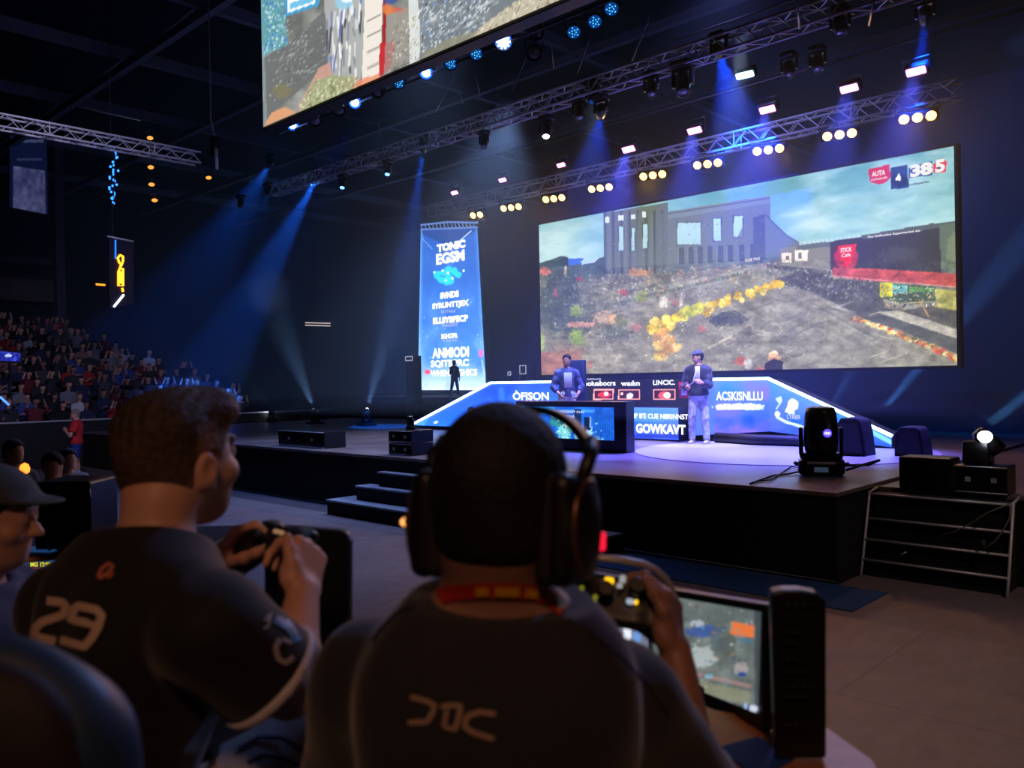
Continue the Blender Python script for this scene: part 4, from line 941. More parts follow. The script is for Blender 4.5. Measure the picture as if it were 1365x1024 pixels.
# stage monitors (wedges)
wedgem = mat('speaker_cloth', (13, 17, 27), .8)
def wedge(px0, px1, py0, py1, Y, label):
    a = at(px0, py1, Y=Y); b = at(px1, py1, Y=Y); t = at(px0, py0, Y=Y); zb_ = SZ + .002 if a[0] < -3.7 else .932
    a[2] = b[2] = zb_; h = t[2] - zb_; w = b[0] - a[0]
    r = empty('stage_speaker', ((a[0] + b[0]) / 2, Y, zb_), label, 'speaker')
    MB().prism([(a[0], Y, zb_), (b[0], Y, zb_), (b[0] - w * .08, Y, zb_ + h * .6), (b[0] - w * .16, Y, zb_ + h * .92), (b[0] - w * .28, Y, zb_ + h), (a[0] + w * .2, Y, zb_ + h), (a[0], Y, zb_ + h * .75)], (0, .42, 0)).build('cabinet', wedgem, r, bevel=.02)
    MB().prism([(a[0] + w * .08, Y - .012, zb_ + .04), (b[0] - w * .08, Y - .012, zb_ + .04), (b[0] - w * .2, Y - .012, zb_ + h * .86), (a[0] + w * .2, Y - .012, zb_ + h * .86)], (0, .01, 0)).build('grille', mat('speaker_grille', (10, 13, 20), .6), r)
wedge(1113, 1154, 557, 602, 12.6, 'black stage speaker standing before the gap in the right LED slope')
wedge(1192, 1232, 569, 609, 12.9, 'black stage speaker standing beyond the right tip of the LED set')
# twin boxes + moving head above the right stairs
tb0 = Vector(at(1197, 654, Y=9.62)); 
def box_thing(name, lo, hi, m, label, cat, bevel=.015, trim=True):
    r = empty(name, ((lo[0] + hi[0]) / 2, (lo[1] + hi[1]) / 2, lo[2]), label, cat)
    MB().bb(lo, hi).build('body', m, r, bevel=bevel)
    if trim:
        f = MB()
        for z in (lo[2] + .015, hi[2] - .015): f.tube([(lo[0], lo[1] - .004, z), (hi[0], lo[1] - .004, z)], .007, 6)
        f.build('edge_trim', alu, r)
        for x in (lo[0] + .25 * (hi[0] - lo[0]), hi[0] - .25 * (hi[0] - lo[0])): MB().box((x, lo[1] - .006, (lo[2] + hi[2]) / 2), (.05, .012, .05)).build('latch', alu, r)
    return r
zr = .932
bx = [at(p, 650, Y=9.66)[0] for p in (1198, 1268, 1273, 1343)]
zt1 = at(1230, 610, Y=9.66)[2]; zt2 = at(1310, 621, Y=9.66)[2]
box_thing('flight_case', (bx[0], 9.66, zr), (bx[1], 10.0, zt1), blackg, 'plain black box at the head of the metal-edged stairs, nearer the stage', 'case', .02, False)
r_ = box_thing('flight_case', (bx[2], 9.66, zr), (bx[3], 10.0, zt2), blackg, 'black box with silver trim carrying the right floor light', 'case', .01, True)
hp = Vector(at(1304, 600, Y=9.83)); hp.z = zt2 + .004
dR = (Vector(at(1372, 536, Y=10.3)) - Vector(at(1312, 582, Y=9.83))).normalized()
rr_ = empty('moving_head_light', hp, 'black floor light on the trimmed box with a bright white beam', 'stage light')
MB().rbox(hp + WZ * .12, (.26, .24, .24), .03).build('base', blackg, rr_)
hc = Vector(at(1313, 590, Y=9.83)) + Vector((.02, .0, 0)); Rm = frame(dR)
MB().tube([hp + Vector((.05, 0, .2)), hp + Vector((.16, 0, .24))], .04, 8).build('yoke', blackg, rr_)
hc = Vector(at(1322, 592, Y=9.83))
lp = Vector(at(1313, 582, Y=9.62)); dn = (Vector(CAM) - lp).normalized()
MB().lathe([(.05, -.2), (.085, -.16), (.09, .0), (.085, .1), (.07, .1)], hc, frame(Vector((.55, .3, -.6))), 18).build('head', blackg, rr_)
MB().lathe([(.06, -.03), (.07, 0), (.05, .02), (.001, .028)], lp, frame((dn + WZ * .7)), 18).build('lens', g_white, rr_)
spot(lp + WZ * .1 + dn * .05, lp + WZ * .1 + dR * 6, (110, 180, 255), 14000, 8, .5)
# cables on the stairs
cabm = mat('pale_cable', (112, 106, 100), .6)
def p_on(px, py, Y): return at(px, py, Y=Y)
tag(MB().tube([p_on(1345, 672, 9.36), p_on(1318, 683, 9.33), p_on(1292, 699, 9.3), p_on(1272, 709, 9.3), p_on(1254, 714, 9.3)], .007, 6).build('loose_cable', cabm), 'pale loose cable drooping left across the upper stairs', 'cable')
tag(MB().tube([p_on(1347, 672, 9.36), p_on(1346, 690, 9.33), p_on(1337, 708, 9.28), p_on(1326, 722, 9.24), p_on(1312, 731, 9.2)], .007, 6).build('loose_cable', cabm), 'pale loose cable hanging down the right side of the stairs', 'cable')
tag(MB().rbox(p_on(1311, 725, 9.24), (.03, .02, .07), .006).build('cable_plug', mat('plug_teal', (60, 84, 84), .5)), 'grey plug hanging at the end of the right stair cable', 'plug')
tag(MB().tube([p_on(1200, 740, 9.25), p_on(1208, 736, 9.25)], .008, 6).build('tape_scrap', mat('white_tape', (200, 200, 195), .6)), 'scrap of white tape on the stair riser', 'tape')

# road cases on the left of the stage
def seg_case(px0, px1, pyt, pyb, label, two=False):
    b0 = at(px0, pyb, Z=SZ); Yc = b0[1]; b1 = at(px1, pyb, Y=Yc); t = at(px0, pyt, Y=Yc)
    return (b0[0], Yc, SZ + .002), (b1[0], Yc + .5, t[2])
lo, hi = seg_case(371, 432, 573, 594, ''); hi = (hi[0], hi[1], max(hi[2], SZ + .3))
rc = box_thing('road_case', lo, hi, blackg, 'long black road case lying on the stage left of the steps', 'case')
lo2, hi2 = seg_case(518, 548, 573, 606, ''); mz = (lo2[2] + hi2[2]) / 2
box_thing('road_case', lo2, (hi2[0], hi2[1], mz - .006), blackg, 'lower of the two stacked black cases at the stage front by the steps', 'case')
box_thing('road_case', (lo2[0], lo2[1], mz), (hi2[0], hi2[1], hi2[2]), blackg, 'upper of the two stacked black cases at the stage front by the steps', 'case')
mh = Vector(((lo2[0] + hi2[0]) / 2, lo2[1] + .25, hi2[2] + .002))
moving_head(mh, Vector((.2, -.3, 1)), .42, 'small black moving head on top of the two stacked cases', glassoff, False)
tag(MB().tube([at(546, 601, Z=SZ + .02), at(556, 605, Z=SZ + .02), at(568, 600, Z=SZ + .02), at(582, 598, Z=SZ + .02), at(560, 598, Z=SZ + .02)], .02, 6).build('power_cable', black), 'coil of black cable on the deck right of the stacked cases', 'cable')
# small clutter at the rear left
for k, (px, py, w_, h_, lb) in enumerate([(545, 478, 14, 5, 'tiny lit equipment shelf left of the banner'), (697, 493, 11, 11, 'small pale frame on the dark wall left of the video wall'), (679, 498, 5, 4, 'small white box left of the pale frame beside the video wall')]):
    c = Vector(at(px, py, Y=20)); w2 = w_ / FPX * depth(c); h2 = h_ / FPX * depth(c)
    f = MB(); f.tube([c + Vector((-w2 / 2, 0, -h2 / 2)), c + Vector((w2 / 2, 0, -h2 / 2)), c + Vector((w2 / 2, 0, h2 / 2)), c + Vector((-w2 / 2, 0, h2 / 2))], .02, 5, closed=True)
    rr = empty('equipment_rack', (c[0], c[1], 0), lb, 'rack'); f.build('lit_frame', glow('rack_glow', (190, 200, 225), .7), rr)
    MB().bb((c[0] - w2 * .6, 20.05, 0), (c[0] + w2 * .6, 20.4, c[2] + h2 * .7)).build('cabinet', black, rr)
# wall strip light
q0, q1 = at(407, 432, Y=24.5), at(440, 433, Y=24.5); r = empty('strip_light', (q0 + q1) / 2, 'thin white double strip light hanging in the dark left of the tall banner', 'lamp')
for dz in (-.06, .07): MB().tube([q0 + [0, 0, dz], q1 + [0, 0, dz]], .025, 6).build('tube', glow('strip_white', (225, 215, 215), 1.1), r)
MB().bb((q0[0], 24.53, q0[2] - .1), (q1[0], 24.58, q0[2] + .12)).build('backplate', black, r)
MB().tube([(q0 + q1) / 2 + [0, .06, .1], [((q0 + q1) / 2)[0], 24.56, 13]], .012, 5).build('hanger', steel, r)
# hanging neon sign
sg = empty('hanging_sign', at(162, 360, X=-19), 'hanging translucent panel with an orange neon sign and white slash', 'sign')
SGX = -19.0
def sp_(px, py, dx=0): return at(px, py, X=SGX + dx)
MB().prism([sp_(145, 318), sp_(178, 322), sp_(178, 405), sp_(146, 411)], (-.05, 0, 0)).build('panel', mat('smoked_panel', (30, 32, 42), .25), sg)
MB().tube([sp_(143, 315), sp_(178, 322)], .02, 6).build('top_bar', alu, sg)
neon = glow('neon_orange', (255, 150, 30), 5); 
n_ = MB()
for pl in ([(160, 340), (157, 344), (159, 350), (162, 354), (164, 348), (164, 342), (160, 340)], [(161, 354), (160, 358), (158, 362), (158, 381), (164, 381), (164, 358), (161, 358)], [(161, 362), (161, 378)], [(158, 370), (163, 370)], [(163, 384), (164, 389)]): n_.tube([sp_(a, b, .03) for a, b in pl], .022, 6)
n_.build('neon_tube', neon, sg)
MB().tube([sp_(165, 393, .03), sp_(152, 409, .03)], .022, 6).build('white_slash', glow('neon_white', (240, 240, 255), 4), sg)
MB().tube([sp_(154, 320, .03), sp_(154, 345, .03)], .016, 6).build('blue_tube', glow('neon_blue', (40, 120, 255), 1.6), sg)
MB().tube([sp_(150, 316), (SGX, sp_(150, 316)[1], 13)], .008, 5).build('hanger', steel, sg)
tag(MB().tube([at(128, 379, X=-26), at(140, 380, X=-26)], .03, 6).build('amber_strip_lamp', glow('amber', (255, 150, 40), 2)), 'short amber strip lamp left of the hanging neon sign', 'lamp')
# blue LED string, amber lamps below the short truss
for px, pts, gm, lb in ((153, [(150 + 4 * math.sin(k * 1.9), 206 + 5 * k) for k in range(14)], glow('led_string', (40, 120, 255), 3.5), 'string of small blue LEDs hanging below the short left truss'),):
    r = empty('hanging_led_string', at(153, 206, X=-18), lb, 'lights'); MB().tube([at(153, 204, X=-18), at(151, 275, X=-18)], .02, 6).build('cable', black, r); k = MB()
    rr2 = np.random.default_rng(4)
    for a, b in pts:
        for _ in range(2): k.lathe([(.02, -.02), (.02, .02)], at(a + rr2.uniform(-4, 4), b + rr2.uniform(-2, 2), X=-18), None, 6)
    k.build('led_lamps', gm, r)
for i, (px, py) in enumerate(((200, 183), (201, 222), (202, 245), (278, 236), (206, 266))):
    P = Vector(at(px, py, X=-18 + .1 * (i % 2))); r, q = par(P, Vector((.5, -.2, -.8)), .6, 'small amber lamp near the short left truss, %s from the top' % ORD[[0, 1, 3, 2, 4][i]], glow('amber_dim', (255, 150, 60), 1.8), 'amber lamps by the short truss')
tr = empty('hanging_chain_hoist', at(287, 190, X=-18), 'dark chain hoist with pale fittings at the end of the short left truss', 'hoist')
MB().rbox(at(287, 195, X=-18), (.2, .2, .42), .05).build('body', black, tr); MB().tube([at(287, 185, X=-18), at(281, 160, X=-18), (-18, at(281, 160, X=-18)[1], 13)], .014, 6).build('chain', alu, tr); MB().tube([at(288, 198, X=-17.85), at(289, 226, X=-17.85)], .04, 6).build('plate', alu, tr)
# far blue banner, top left
fb = empty('hanging_banner', at(40, 190, X=-34), 'dark blue banner with a pale photo hanging at the far left', 'banner')
a0, a1, a2, a3 = [at(*q, X=-34) for q in ((13, 180), (62, 186), (13, 276), (64, 286))]
def paint_fb(x, y, uu, vv):
    p = Paint(x, y, (14, 24, 60)); n = fbm(x * .09, y * .07, 4, 6)
    q = np.array((80, 84, 130)) + (n[..., None] - .5) * 120; m = (vv > .42) & (uu > .08) & (uu < .95); p.c[m] = q[m]
    p.rect(18, 186, 58, 190, (100, 106, 150), .7); p.rect(22, 211, 56, 214, (70, 76, 120), .7); return p.c
picture_grid('display', a0, a1, a2, a3, 40, 70, paint_fb, screen_mat('far_banner_picture', .55), fb)
MB().prism([a0 + [-.06, 0, .05], a1 + [-.06, 0, .05], a3 + [-.06, 0, -.05], a2 + [-.06, 0, -.05]], (-.08, 0, 0)).build('frame', black, fb)
MB().tube([(a0 + a1) / 2 + [-.08, 0, 0], [-34.08, ((a0 + a1) / 2)[1], 13]], .012, 5).build('hanger', steel, fb)
ts = at(32, 141, X=-36); r = empty('strip_light', at(150, 148, X=-30), 'faint double tube light high under the roof at the left', 'lamp')
for dy in (0, 3): MB().tube([at(110, 140 + dy, X=-30), at(187, 157 + dy, X=-30)], .03, 6).build('tube', glow('faint_tube', (120, 130, 160), .35), r)
MB().tube([at(150, 149, X=-30), [-30, at(150, 149, X=-30)[1], 13]], .012, 5).build('hanger', steel, r)

# ------------------------------------------------------------------ unseen lamps without fixtures, some only added to lift dim parts
spot((-11, 9.5, 9.5), (-11, 5.4, 0), (165, 180, 228), 2100, 75, .8, .3, name='floor_wash')
spot((-16, 8.2, 9.5), (-14.0, 5.4, 0), (90, 128, 225), 2000, 80, .8, .3, name='floor_wash')
spot((2.8, 5.5, 9.5), (1.2, 7.0, 0), (255, 216, 200), 880, 75, .9, .4, name='unseen_warm_light')
spot((-3.2, 8.2, 7.4), (-.9, 1.0, 1.9), (140, 170, 255), 700, 40, .8, .2, name='cool_front_light')
spot((-7, 12.4, 9.0), (-8, 15, 6.8), (150, 150, 255), 420, 120, .8, .2, name='truss_wash')  # unseen lamp added to make the rear truss stand out
spot((2.6, -3.0, 6.5), (-.7, 1.2, 1.8), (255, 184, 144), 310, 40, .9, .4, name='unseen_warm_light')  # added behind the camera to lift the near players' skin and arms
spot((-6.2, 11.7, 7.5), (-8.4, 13.8, 1.2), (225, 228, 255), 3600, 24, .6, .1, name='key_light')
spot((-9, 11.7, 7.5), (-11.2, 13.5, 1.2), (205, 215, 255), 1500, 24, .6, .1, name='key_light')
spot((-12, 12.6, 8.0), (-13.5, 11.8, .97), (170, 195, 255), 2600, 75, .8, .2, name='deck_wash')
spot((-16, 22, 7), (-12, 33, 6), (26, 92, 190), 7500, 120, .9, .4, name='backdrop_wash')
spot((-8, 22, 7), (-4, 33, 6), (14, 80, 170), 3400, 120, .9, .4, name='backdrop_wash')

# ------------------------------------------------------------------ haze in the air over the stage half of the hall
hm = bpy.data.materials.new('haze'); hm.use_nodes = True; nt = hm.node_tree; nt.nodes.remove(nt.nodes['Principled BSDF'])
vs = nt.nodes.new('ShaderNodeVolumeScatter'); vs.inputs['Density'].default_value = .0125; vs.inputs['Anisotropy'].default_value = .25; vs.inputs['Color'].default_value = (.68, .86, 1, 1)
nt.links.new(vs.outputs[0], nt.nodes['Material Output'].inputs['Volume'])
tag(MB().bb((-39.5, 8.9, 1.6), (11, 33.9, 12.9)).build('haze', hm), 'thin theatrical haze hanging over the stage', 'haze', kind='stuff')
# ------------------------------------------------------------------ people
FWD = np.array([M_WC[0, 2], M_WC[1, 2], 0.0]); FWD /= np.linalg.norm(FWD)
RGT = np.array([FWD[1], -FWD[0], 0.0]); UPV = np.array([0, 0, 1.0])
def nv(v): v = np.asarray(v, float); return v / (np.linalg.norm(v) + 1e-12)
def heading(yaw_right):
    """horizontal direction turned to the right of the viewing direction by degrees"""
    a = math.radians(yaw_right); return FWD * math.cos(a) + RGT * math.sin(a)
def basis(front, up=UPV):
    y = nv(front); x = nv(np.cross(y, up)); z = np.cross(x, y); return np.stack([x, y, z], 1)   # columns right, front, up
skin_l = mat('skin_light', (214, 164, 138), .5, noise=.06, scale=30)
skin_d = mat('skin_dark', (160, 118, 98), .5, noise=.06, scale=30)
for m_ in (skin_l, skin_d):
    b_ = m_.node_tree.nodes['Principled BSDF']; b_.inputs['Subsurface Weight'].default_value = .12; b_.inputs['Subsurface Radius'].default_value = (.02, .008, .004); b_.inputs['Subsurface Scale'].default_value = .5
hair_bk = mat('hair_black', (16, 14, 14), .75, noise=.3, scale=90, bump=.5)
hair_br = mat('hair_brown', (66, 50, 40), .7, noise=.45, scale=70, bump=.6)
def fade_mat():
    m = mat('hair_fade', (60, 46, 38), .7, noise=.5, scale=80, bump=.6); nt = m.node_tree; b = nt.nodes['Principled BSDF']
    src = b.inputs['Base Color'].links[0].from_socket; a = nt.nodes.new('ShaderNodeAttribute'); a.attribute_name = 'clip'
    mx = nt.nodes.new('ShaderNodeMix'); mx.data_type = 'RGBA'; mx.inputs[6].default_value = tuple(lin((150, 108, 88))) + (1,)
    nt.links.new(a.outputs['Fac'], mx.inputs[0]); nt.links.new(src, mx.inputs[7]); nt.links.new(mx.outputs[2], b.inputs['Base Color']); return m
hair_fd = fade_mat()
eyew = mat('eye_white', (225, 222, 216), .25); 

def add_head(S, c, R, s=1.0, ears=True, fine=True):
    P = lambda x, y, z: c + R @ (np.array([x, y, z]) * s)
    S.ell(P(0, -.012, .03), np.array([.076, .097, .088]) * s, .02, R)
    S.ell(P(0, .03, -.03), np.array([.062, .062, .075]) * s, .03, R)
    S.ell(P(0, .045, -.082), np.array([.036, .04, .03]) * s, .03, R)
    S.ell(P(0, -.03, -.035), np.array([.066, .06, .06]) * s, .03, R)
    if fine:
        for q in (-1, 1):
            S.ell(P(q * .03, .098, .012), np.array([.016, .014, .012]) * s, .012, R, sub=True)
            S.ell(P(q * .03, .083, .01), np.array([.012, .012, .012]) * s, .002, R)
            S.ell(P(q * .042, .065, -.022), np.array([.022, .02, .018]) * s, .02, R)
        S.cap(P(-.035, .086, .034), P(.035, .086, .034), .008 * s, None, .014)
        S.cap(P(0, .09, .014), P(0, .112, -.022), .007 * s, .012 * s, .01)
        for q in (-1, 1): S.ell(P(q * .011, .099, -.026), np.array([.008, .009, .008]) * s, .006, R)
        S.cap(P(-.018, .085, -.05), P(.018, .085, -.05), .0055 * s, None, .006); S.cap(P(-.015, .083, -.06), P(.015, .083, -.06), .007 * s, None, .006)
        S.cap(P(-.02, .095, -.055), P(.02, .095, -.055), .0012 * s, None, .002)
    if ears:
        for q in (-1, 1):
            Re = R @ rotz(-q * .45) @ rotx(-.15)
            S.ell(P(q * .079, -.008, -.01), np.array([.011, .02, .032]) * s, .008, Re)
            S.ell(P(q * .09, -.004, -.006), np.array([.007, .011, .018]) * s, .005, Re, sub=True)
            S.ell(P(q * .077, .002, -.036), np.array([.008, .009, .011]) * s, .006, R)
def add_hand(S, w, d, n, side, curls, thumb=None, s=1.0, spread=.06, k=.006):
    """w wrist, d towards the knuckles, n out of the back of the hand, side +1 right hand; curls: per finger (three bends, degrees); thumb: explicit points"""
    y = nv(d); z = nv(n - y * (np.dot(n, y))); x = np.cross(z, y) if side > 0 else np.cross(y, z)
    T = lambda a, b, c: w + (x * a + y * b + z * c) * s
    S.rb(T(.002, .048, -.002), np.array([.038, .046, .0135]) * s, .012 * s, .018, np.stack([x, y, z], 1))
    S.ell(T(.028, .03, -.01), np.array([.02, .032, .016]) * s, .012, np.stack([x, y, z], 1))
    for i, (bx, by, L) in enumerate(((.03, .088, (.044, .027, .022)), (.01, .092, (.048, .031, .023)), (-.011, .088, (.044, .029, .022)), (-.03, .08, (.035, .022, .02)))):
        p = T(bx, by, 0); ang = 0; lat = (1.5 - i) * spread; pts = [T(bx * .8, by - .03, 0), p]; rs = [.0095 * s, .0095 * s]
        for j in range(3):
            ang += math.radians(curls[i][j]); dv = (y * math.cos(ang) - z * math.sin(ang)) + x * lat * (1 if j == 0 else .3)
            p = p + nv(dv) * L[j] * s; pts.append(p); rs.append((.0088, .008, .0068)[j] * s * (.9 if i == 3 else 1))
        S.chain(pts, rs, k)
    if thumb is None: thumb = [T(.03, .02, -.008), T(.052, .05, -.02), T(.056, .078, -.03), T(.05, .1, -.036)]
    S.chain(thumb, [.013 * s, .0115 * s, .0098 * s, .0082 * s], .008)
    return T

def figure(name, label, J, face, skin, top, bottom, shoes=None, hair=None, h=.012, s=1.0, hands=None, head_pitch=0.0, head_roll=0.0, fine=False, group=None, sleeve=.55, top_off=.014, cat='person', neck_r=.056, low=None, build_head_fine=None, shorts=1.0, folds=.003, hemz=None, headless_hair=False, top_name='shirt', bottom_name='trousers', collar=-.06, colltop=.012):
    J = {k: np.asarray(v, float) for k, v in J.items()}
    base = (J['anL'] + J['anR']) / 2; root_loc = np.array([base[0], base[1], min(J['anL'][2], J['anR'][2]) - .08 * s])
    S = SDF(); A = SDF()
    Rh = basis(face); 
    Rh = Rh @ roty(math.radians(head_roll)) @ rotx(math.radians(head_pitch))
    up = nv(J['neck'] - J['pel']); rt = nv(J['shR'] - J['shL']); fr = nv(np.cross(up, rt)); rt2 = np.cross(fr, up); Rt = np.stack([rt2, fr, up], 1)
    tl = np.linalg.norm(J['neck'] - J['pel']); L = lambda t, f=0, x=0: J['pel'] + up * tl * t + fr * f * s + rt2 * x * s
    def torso(Q, o, k=.05):
        Q.ell(L(.66, .0), np.array([.158, .112, .2]) * s + o, k, Rt); Q.ell(L(.36), np.array([.14, .102, .18]) * s + o, k, Rt); Q.ell(L(.03), np.array([.168, .12, .13]) * s + o, k, Rt)
        for q in 'LR':
            sg = -1 if q == 'L' else 1
            Q.ell(L(.74, -.045, sg * .075), np.array([.075, .06, .11]) * s + o, k, Rt)
            Q.cap(J['neck'] - up * .035 * s - fr * .012 * s, J['sh' + q], .052 * s + o, .058 * s + o, .04)
    def arm(Q, q, o, full=True):
        Q.chain([J['sh' + q], J['sh' + q] * .45 + J['el' + q] * .55, J['el' + q]], [.058 * s + o, .047 * s + o, .04 * s + o], .03)
        if full: Q.chain([J['el' + q], J['el' + q] * .68 + J['wr' + q] * .32, J['wr' + q]], [.04 * s + o, .041 * s + o, .027 * s + o], .015)
    def leg(Q, q, o):
        a, b, c = J['hip' + q], J['kn' + q], J['an' + q]
        Q.chain([a, b], [.088 * s + o, .058 * s + o], .04); Q.chain([b, b * .68 + c * .32, c], [.056 * s + o, .054 * s + o, .037 * s + o], .02)
    torso(S, 0)
    for q in 'LR': arm(S, q, 0); leg(S, q, 0)
    S.chain([J['neck'] - up * .05 * s, J['neck'] * .5 + J['head'] * .5 - Rh[:, 1] * .02 * s, J['head'] - Rh[:, 1] * .02 * s - Rh[:, 2] * .03 * s], [neck_r * 1.12 * s, neck_r * s, neck_r * .97 * s], .03)
    add_head(S, J['head'], Rh, s, True, fine)
    toes = {}
    for q in 'LR':
        td = nv(J.get('toe' + q, J['an' + q] + fr * np.array([1, 1, 0])) - J['an' + q]) * np.array([1, 1, 0]); td = nv(td); toes[q] = td
        S.cap(J['an' + q] + td * .0 - UPV * .03 * s, J['an' + q] + td * .15 * s - UPV * .05 * s, .036 * s, .026 * s, .02)
    for q in 'LR':
        sd = 1 if q == 'R' else -1; hd = (hands or {}).get(q, {})
        d = hd.get('d', J['wr' + q] - J['el' + q]); n = hd.get('n', np.cross(nv(d), fr) * -sd if False else rt2 * sd)
        add_hand(S, J['wr' + q], np.asarray(d, float), np.asarray(n, float), sd, hd.get('curl', [(20, 25, 15)] * 4), hd.get('thumb'), s, k=.006 if h < .008 else .012)
    allp = np.array([q[1] for q in S.p]); lo = allp.min(0) - .14 * s; hi = allp.max(0) + .14 * s
    allb = np.array([q[2] for q in S.p if q[0] == 'c']); lo = np.minimum(lo, allb.min(0) - .1 * s); hi = np.maximum(hi, allb.max(0) + .1 * s)
    body = organic('person' if name is None else name, S, lo, hi, h, skin, None)
    body.data.transform(Matrix.Translation(-Vector(root_loc))); body.location = Vector(root_loc); tag(body, label, cat, group)
    def fold(P, d): 
        if not folds: return d
        return d + folds * (np.sin(P[..., 2] * 38 + 3.1 * np.sin(P[..., 0] * 13) + 2.3 * np.sin(P[..., 1] * 11)) * .6 + np.sin((P[..., 0] + P[..., 1]) * 31 + P[..., 2] * 17) * .4)
    # upper garment
    G = SDF(); torso(G, top_off)
    cuts = []
    for q in 'LR':
        if sleeve > 1:
            arm(G, q, top_off); t = sleeve - 1; a, b = J['el' + q], J['wr' + q]
        else:
            arm(G, q, top_off, False); t = sleeve; a, b = J['sh' + q], J['el' + q]
        cuts.append((a + (b - a) * t, nv(b - a), J['sh' + q]))
        if sleeve <= 1: G.cap(J['sh' + q], a + (b - a) * (t + .1), .062 * s + top_off, .058 * s + top_off + .004, .02)
    hz_ = hemz if hemz is not None else -.06
    def gpost(P, d):
        d = fold(P, d)
        for (c, n, sh), q in zip(cuts, 'LR'):
            near = np.linalg.norm(P - c, axis=-1) < .17 * s
            d = np.where(near, np.maximum(d, (P - c) @ n), d)
        v = P - J['neck']; ax = nv(J['head'] - J['neck']); t = v @ ax; rad = np.linalg.norm(v - t[..., None] * ax, axis=-1)
        d = np.maximum(d, np.where(t > collar * s, (neck_r * 1.12 + .008) * s - rad, -1)); d = np.maximum(d, np.where(rad < .16 * s, t - colltop * s, -1))
        return np.maximum(d, -((P - L(hz_)) @ up))
    alltop = np.array([q[1] for q in G.p] + [q[2] for q in G.p if q[0] == 'c']); l2 = alltop.min(0) - .25 * s; h2 = alltop.max(0) + .25 * s
    shirt = organic(top_name, G, l2, h2, h, top, body, gpost, world=True)
    # lower garment
    B = SDF(); B.ell(L(.03), np.array([.168, .12, .13]) * s + .012, .04, Rt)
    for q in 'LR':
        a, b, c = J['hip' + q], J['kn' + q], J['an' + q]; B.chain([a, b], [.1 * s, .078 * s], .05)
        if shorts >= 1: B.chain([b, c], [.074 * s, .062 * s], .03)
    def bpost(P, d):
        d = fold(P, d); wq = P - L(.12); d = np.where(np.linalg.norm(wq, axis=-1) < .19 * s, np.maximum(d, wq @ up), d)
        for q in 'LR':
            a, b, c = J['hip' + q], J['kn' + q], J['an' + q]
            e, n = (c + UPV * .0, nv(c - b)) if shorts >= 1 else (a + (b - a) * shorts, nv(b - a))
            near = np.linalg.norm(P - e, axis=-1) < .16 * s; d = np.where(near, np.maximum(d, (P - e) @ n), d)
        return d
    bp = np.array([q[1] for q in B.p] + [q[2] for q in B.p if q[0] == 'c']); organic(bottom_name, B, bp.min(0) - .15 * s, bp.max(0) + .15 * s, h, bottom, body, bpost, world=True)
    if shoes:
        for q in 'LR':
            F = SDF(); t = toes[q]; a = J['an' + q]; F.cap(a - t * .04 * s - UPV * .04 * s, a + t * .16 * s - UPV * .052 * s, .045 * s, .034 * s, .03); F.cap(a - t * .03 * s + UPV * .01 * s, a - t * .03 * s - UPV * .03 * s, .045 * s, .045 * s, .03)
            zc = a[2] - .08 * s
            organic('shoe', F, a - .24 * s, a + .26 * s, min(h, .012), shoes, body, lambda P, d, zc=zc: np.maximum(d, zc - P[..., 2]), world=True)
    if hair:
        add_hair(body, J['head'], Rh, s, *hair, h=min(h, .01))
    return body, Rh, Rt, L
def add_hair(body, c, R, s, m, style, h=.006):
    P0 = lambda x, y, z: c + R @ (np.array([x, y, z]) * s)
    H = SDF(); t = {'buzz': .007, 'short': .014, 'fade': .006, 'cap': .01}[style]
    H.ell(P0(0, -.012, .03), (np.array([.076, .097, .088]) + t) * s, .02, R); H.ell(P0(0, -.03, -.035), (np.array([.066, .06, .06]) + t) * s, .03, R)
    if style == 'fade':
        for x, y, z, r in ((0, .03, .082, .06), (0, .072, .092, .038), (0, -.02, .078, .062), (.028, .06, .084, .04), (-.028, .06, .084, .04), (.028, -.04, .066, .05), (-.028, -.04, .066, .05)): H.ell(P0(x, y, z), np.array([r, r, r * .72]) * s, .03, R)
    def post(P, d):
        q = ((P - c) @ R) / s
        y, z = q[..., 1], q[..., 2]
        lim = np.interp(y, [-.2, -.05, -.03, -.022, .02, .03, .06, .085, .2], [-.1, -.1, -.05, .018, .02, .0, .045, .07, .09] if style == 'fade' else [-.074, -.074, -.05, .018, .02, .0, .045, .07, .09])
        if style == 'fade': d = d + s * .0022 * np.sin(q[..., 0] * 260 + y * 90 + 2 * np.sin(y * 60)) * np.clip((z - .03) * 20, 0, 1)
        return np.maximum(d, (lim - z) * s * .8)
    o = organic('hair', H, c - .2 * s, c + .24 * s, h, m, body, post, world=True)
    if style == 'fade':          # clipped sides: the skin shows through the short hair low on the head
        off = np.array(wloc(o)); q = ((np.array([v.co[:] for v in o.data.vertices]) + off - c) @ R) / s
        lim = np.interp(q[:, 1], [-.2, -.05, -.03, -.022, .02, .03, .06], [-.1, -.1, -.05, .018, .02, .0, .045])
        f = np.clip((q[:, 2] - lim) / .06, 0, 1) * .85 + .15 * np.clip((q[:, 2] - .03) / .05, 0, 1)
        a = o.data.attributes.new('clip', 'FLOAT', 'POINT'); a.data.foreach_set('value', f.astype(np.float32))
    return o
def add_cap(body, c, R, s, m, h=.008, back=False):
    P0 = lambda x, y, z: c + R @ (np.array([x, y, z]) * s); H = SDF()
    H.ell(P0(0, -.01, .045), np.array([.09, .11, .085]) * s, .01, R)
    H.ell(P0(0, .085, .052), np.array([.068, .07, .008]) * s, .02, R)
    def post(P, d):
        q = ((P - c) @ R) / s; return np.maximum(d, (.045 - q[..., 2]) * s)
    return organic('cap', H, c - .25 * s, c + .3 * s, h, m, body, post, world=True)

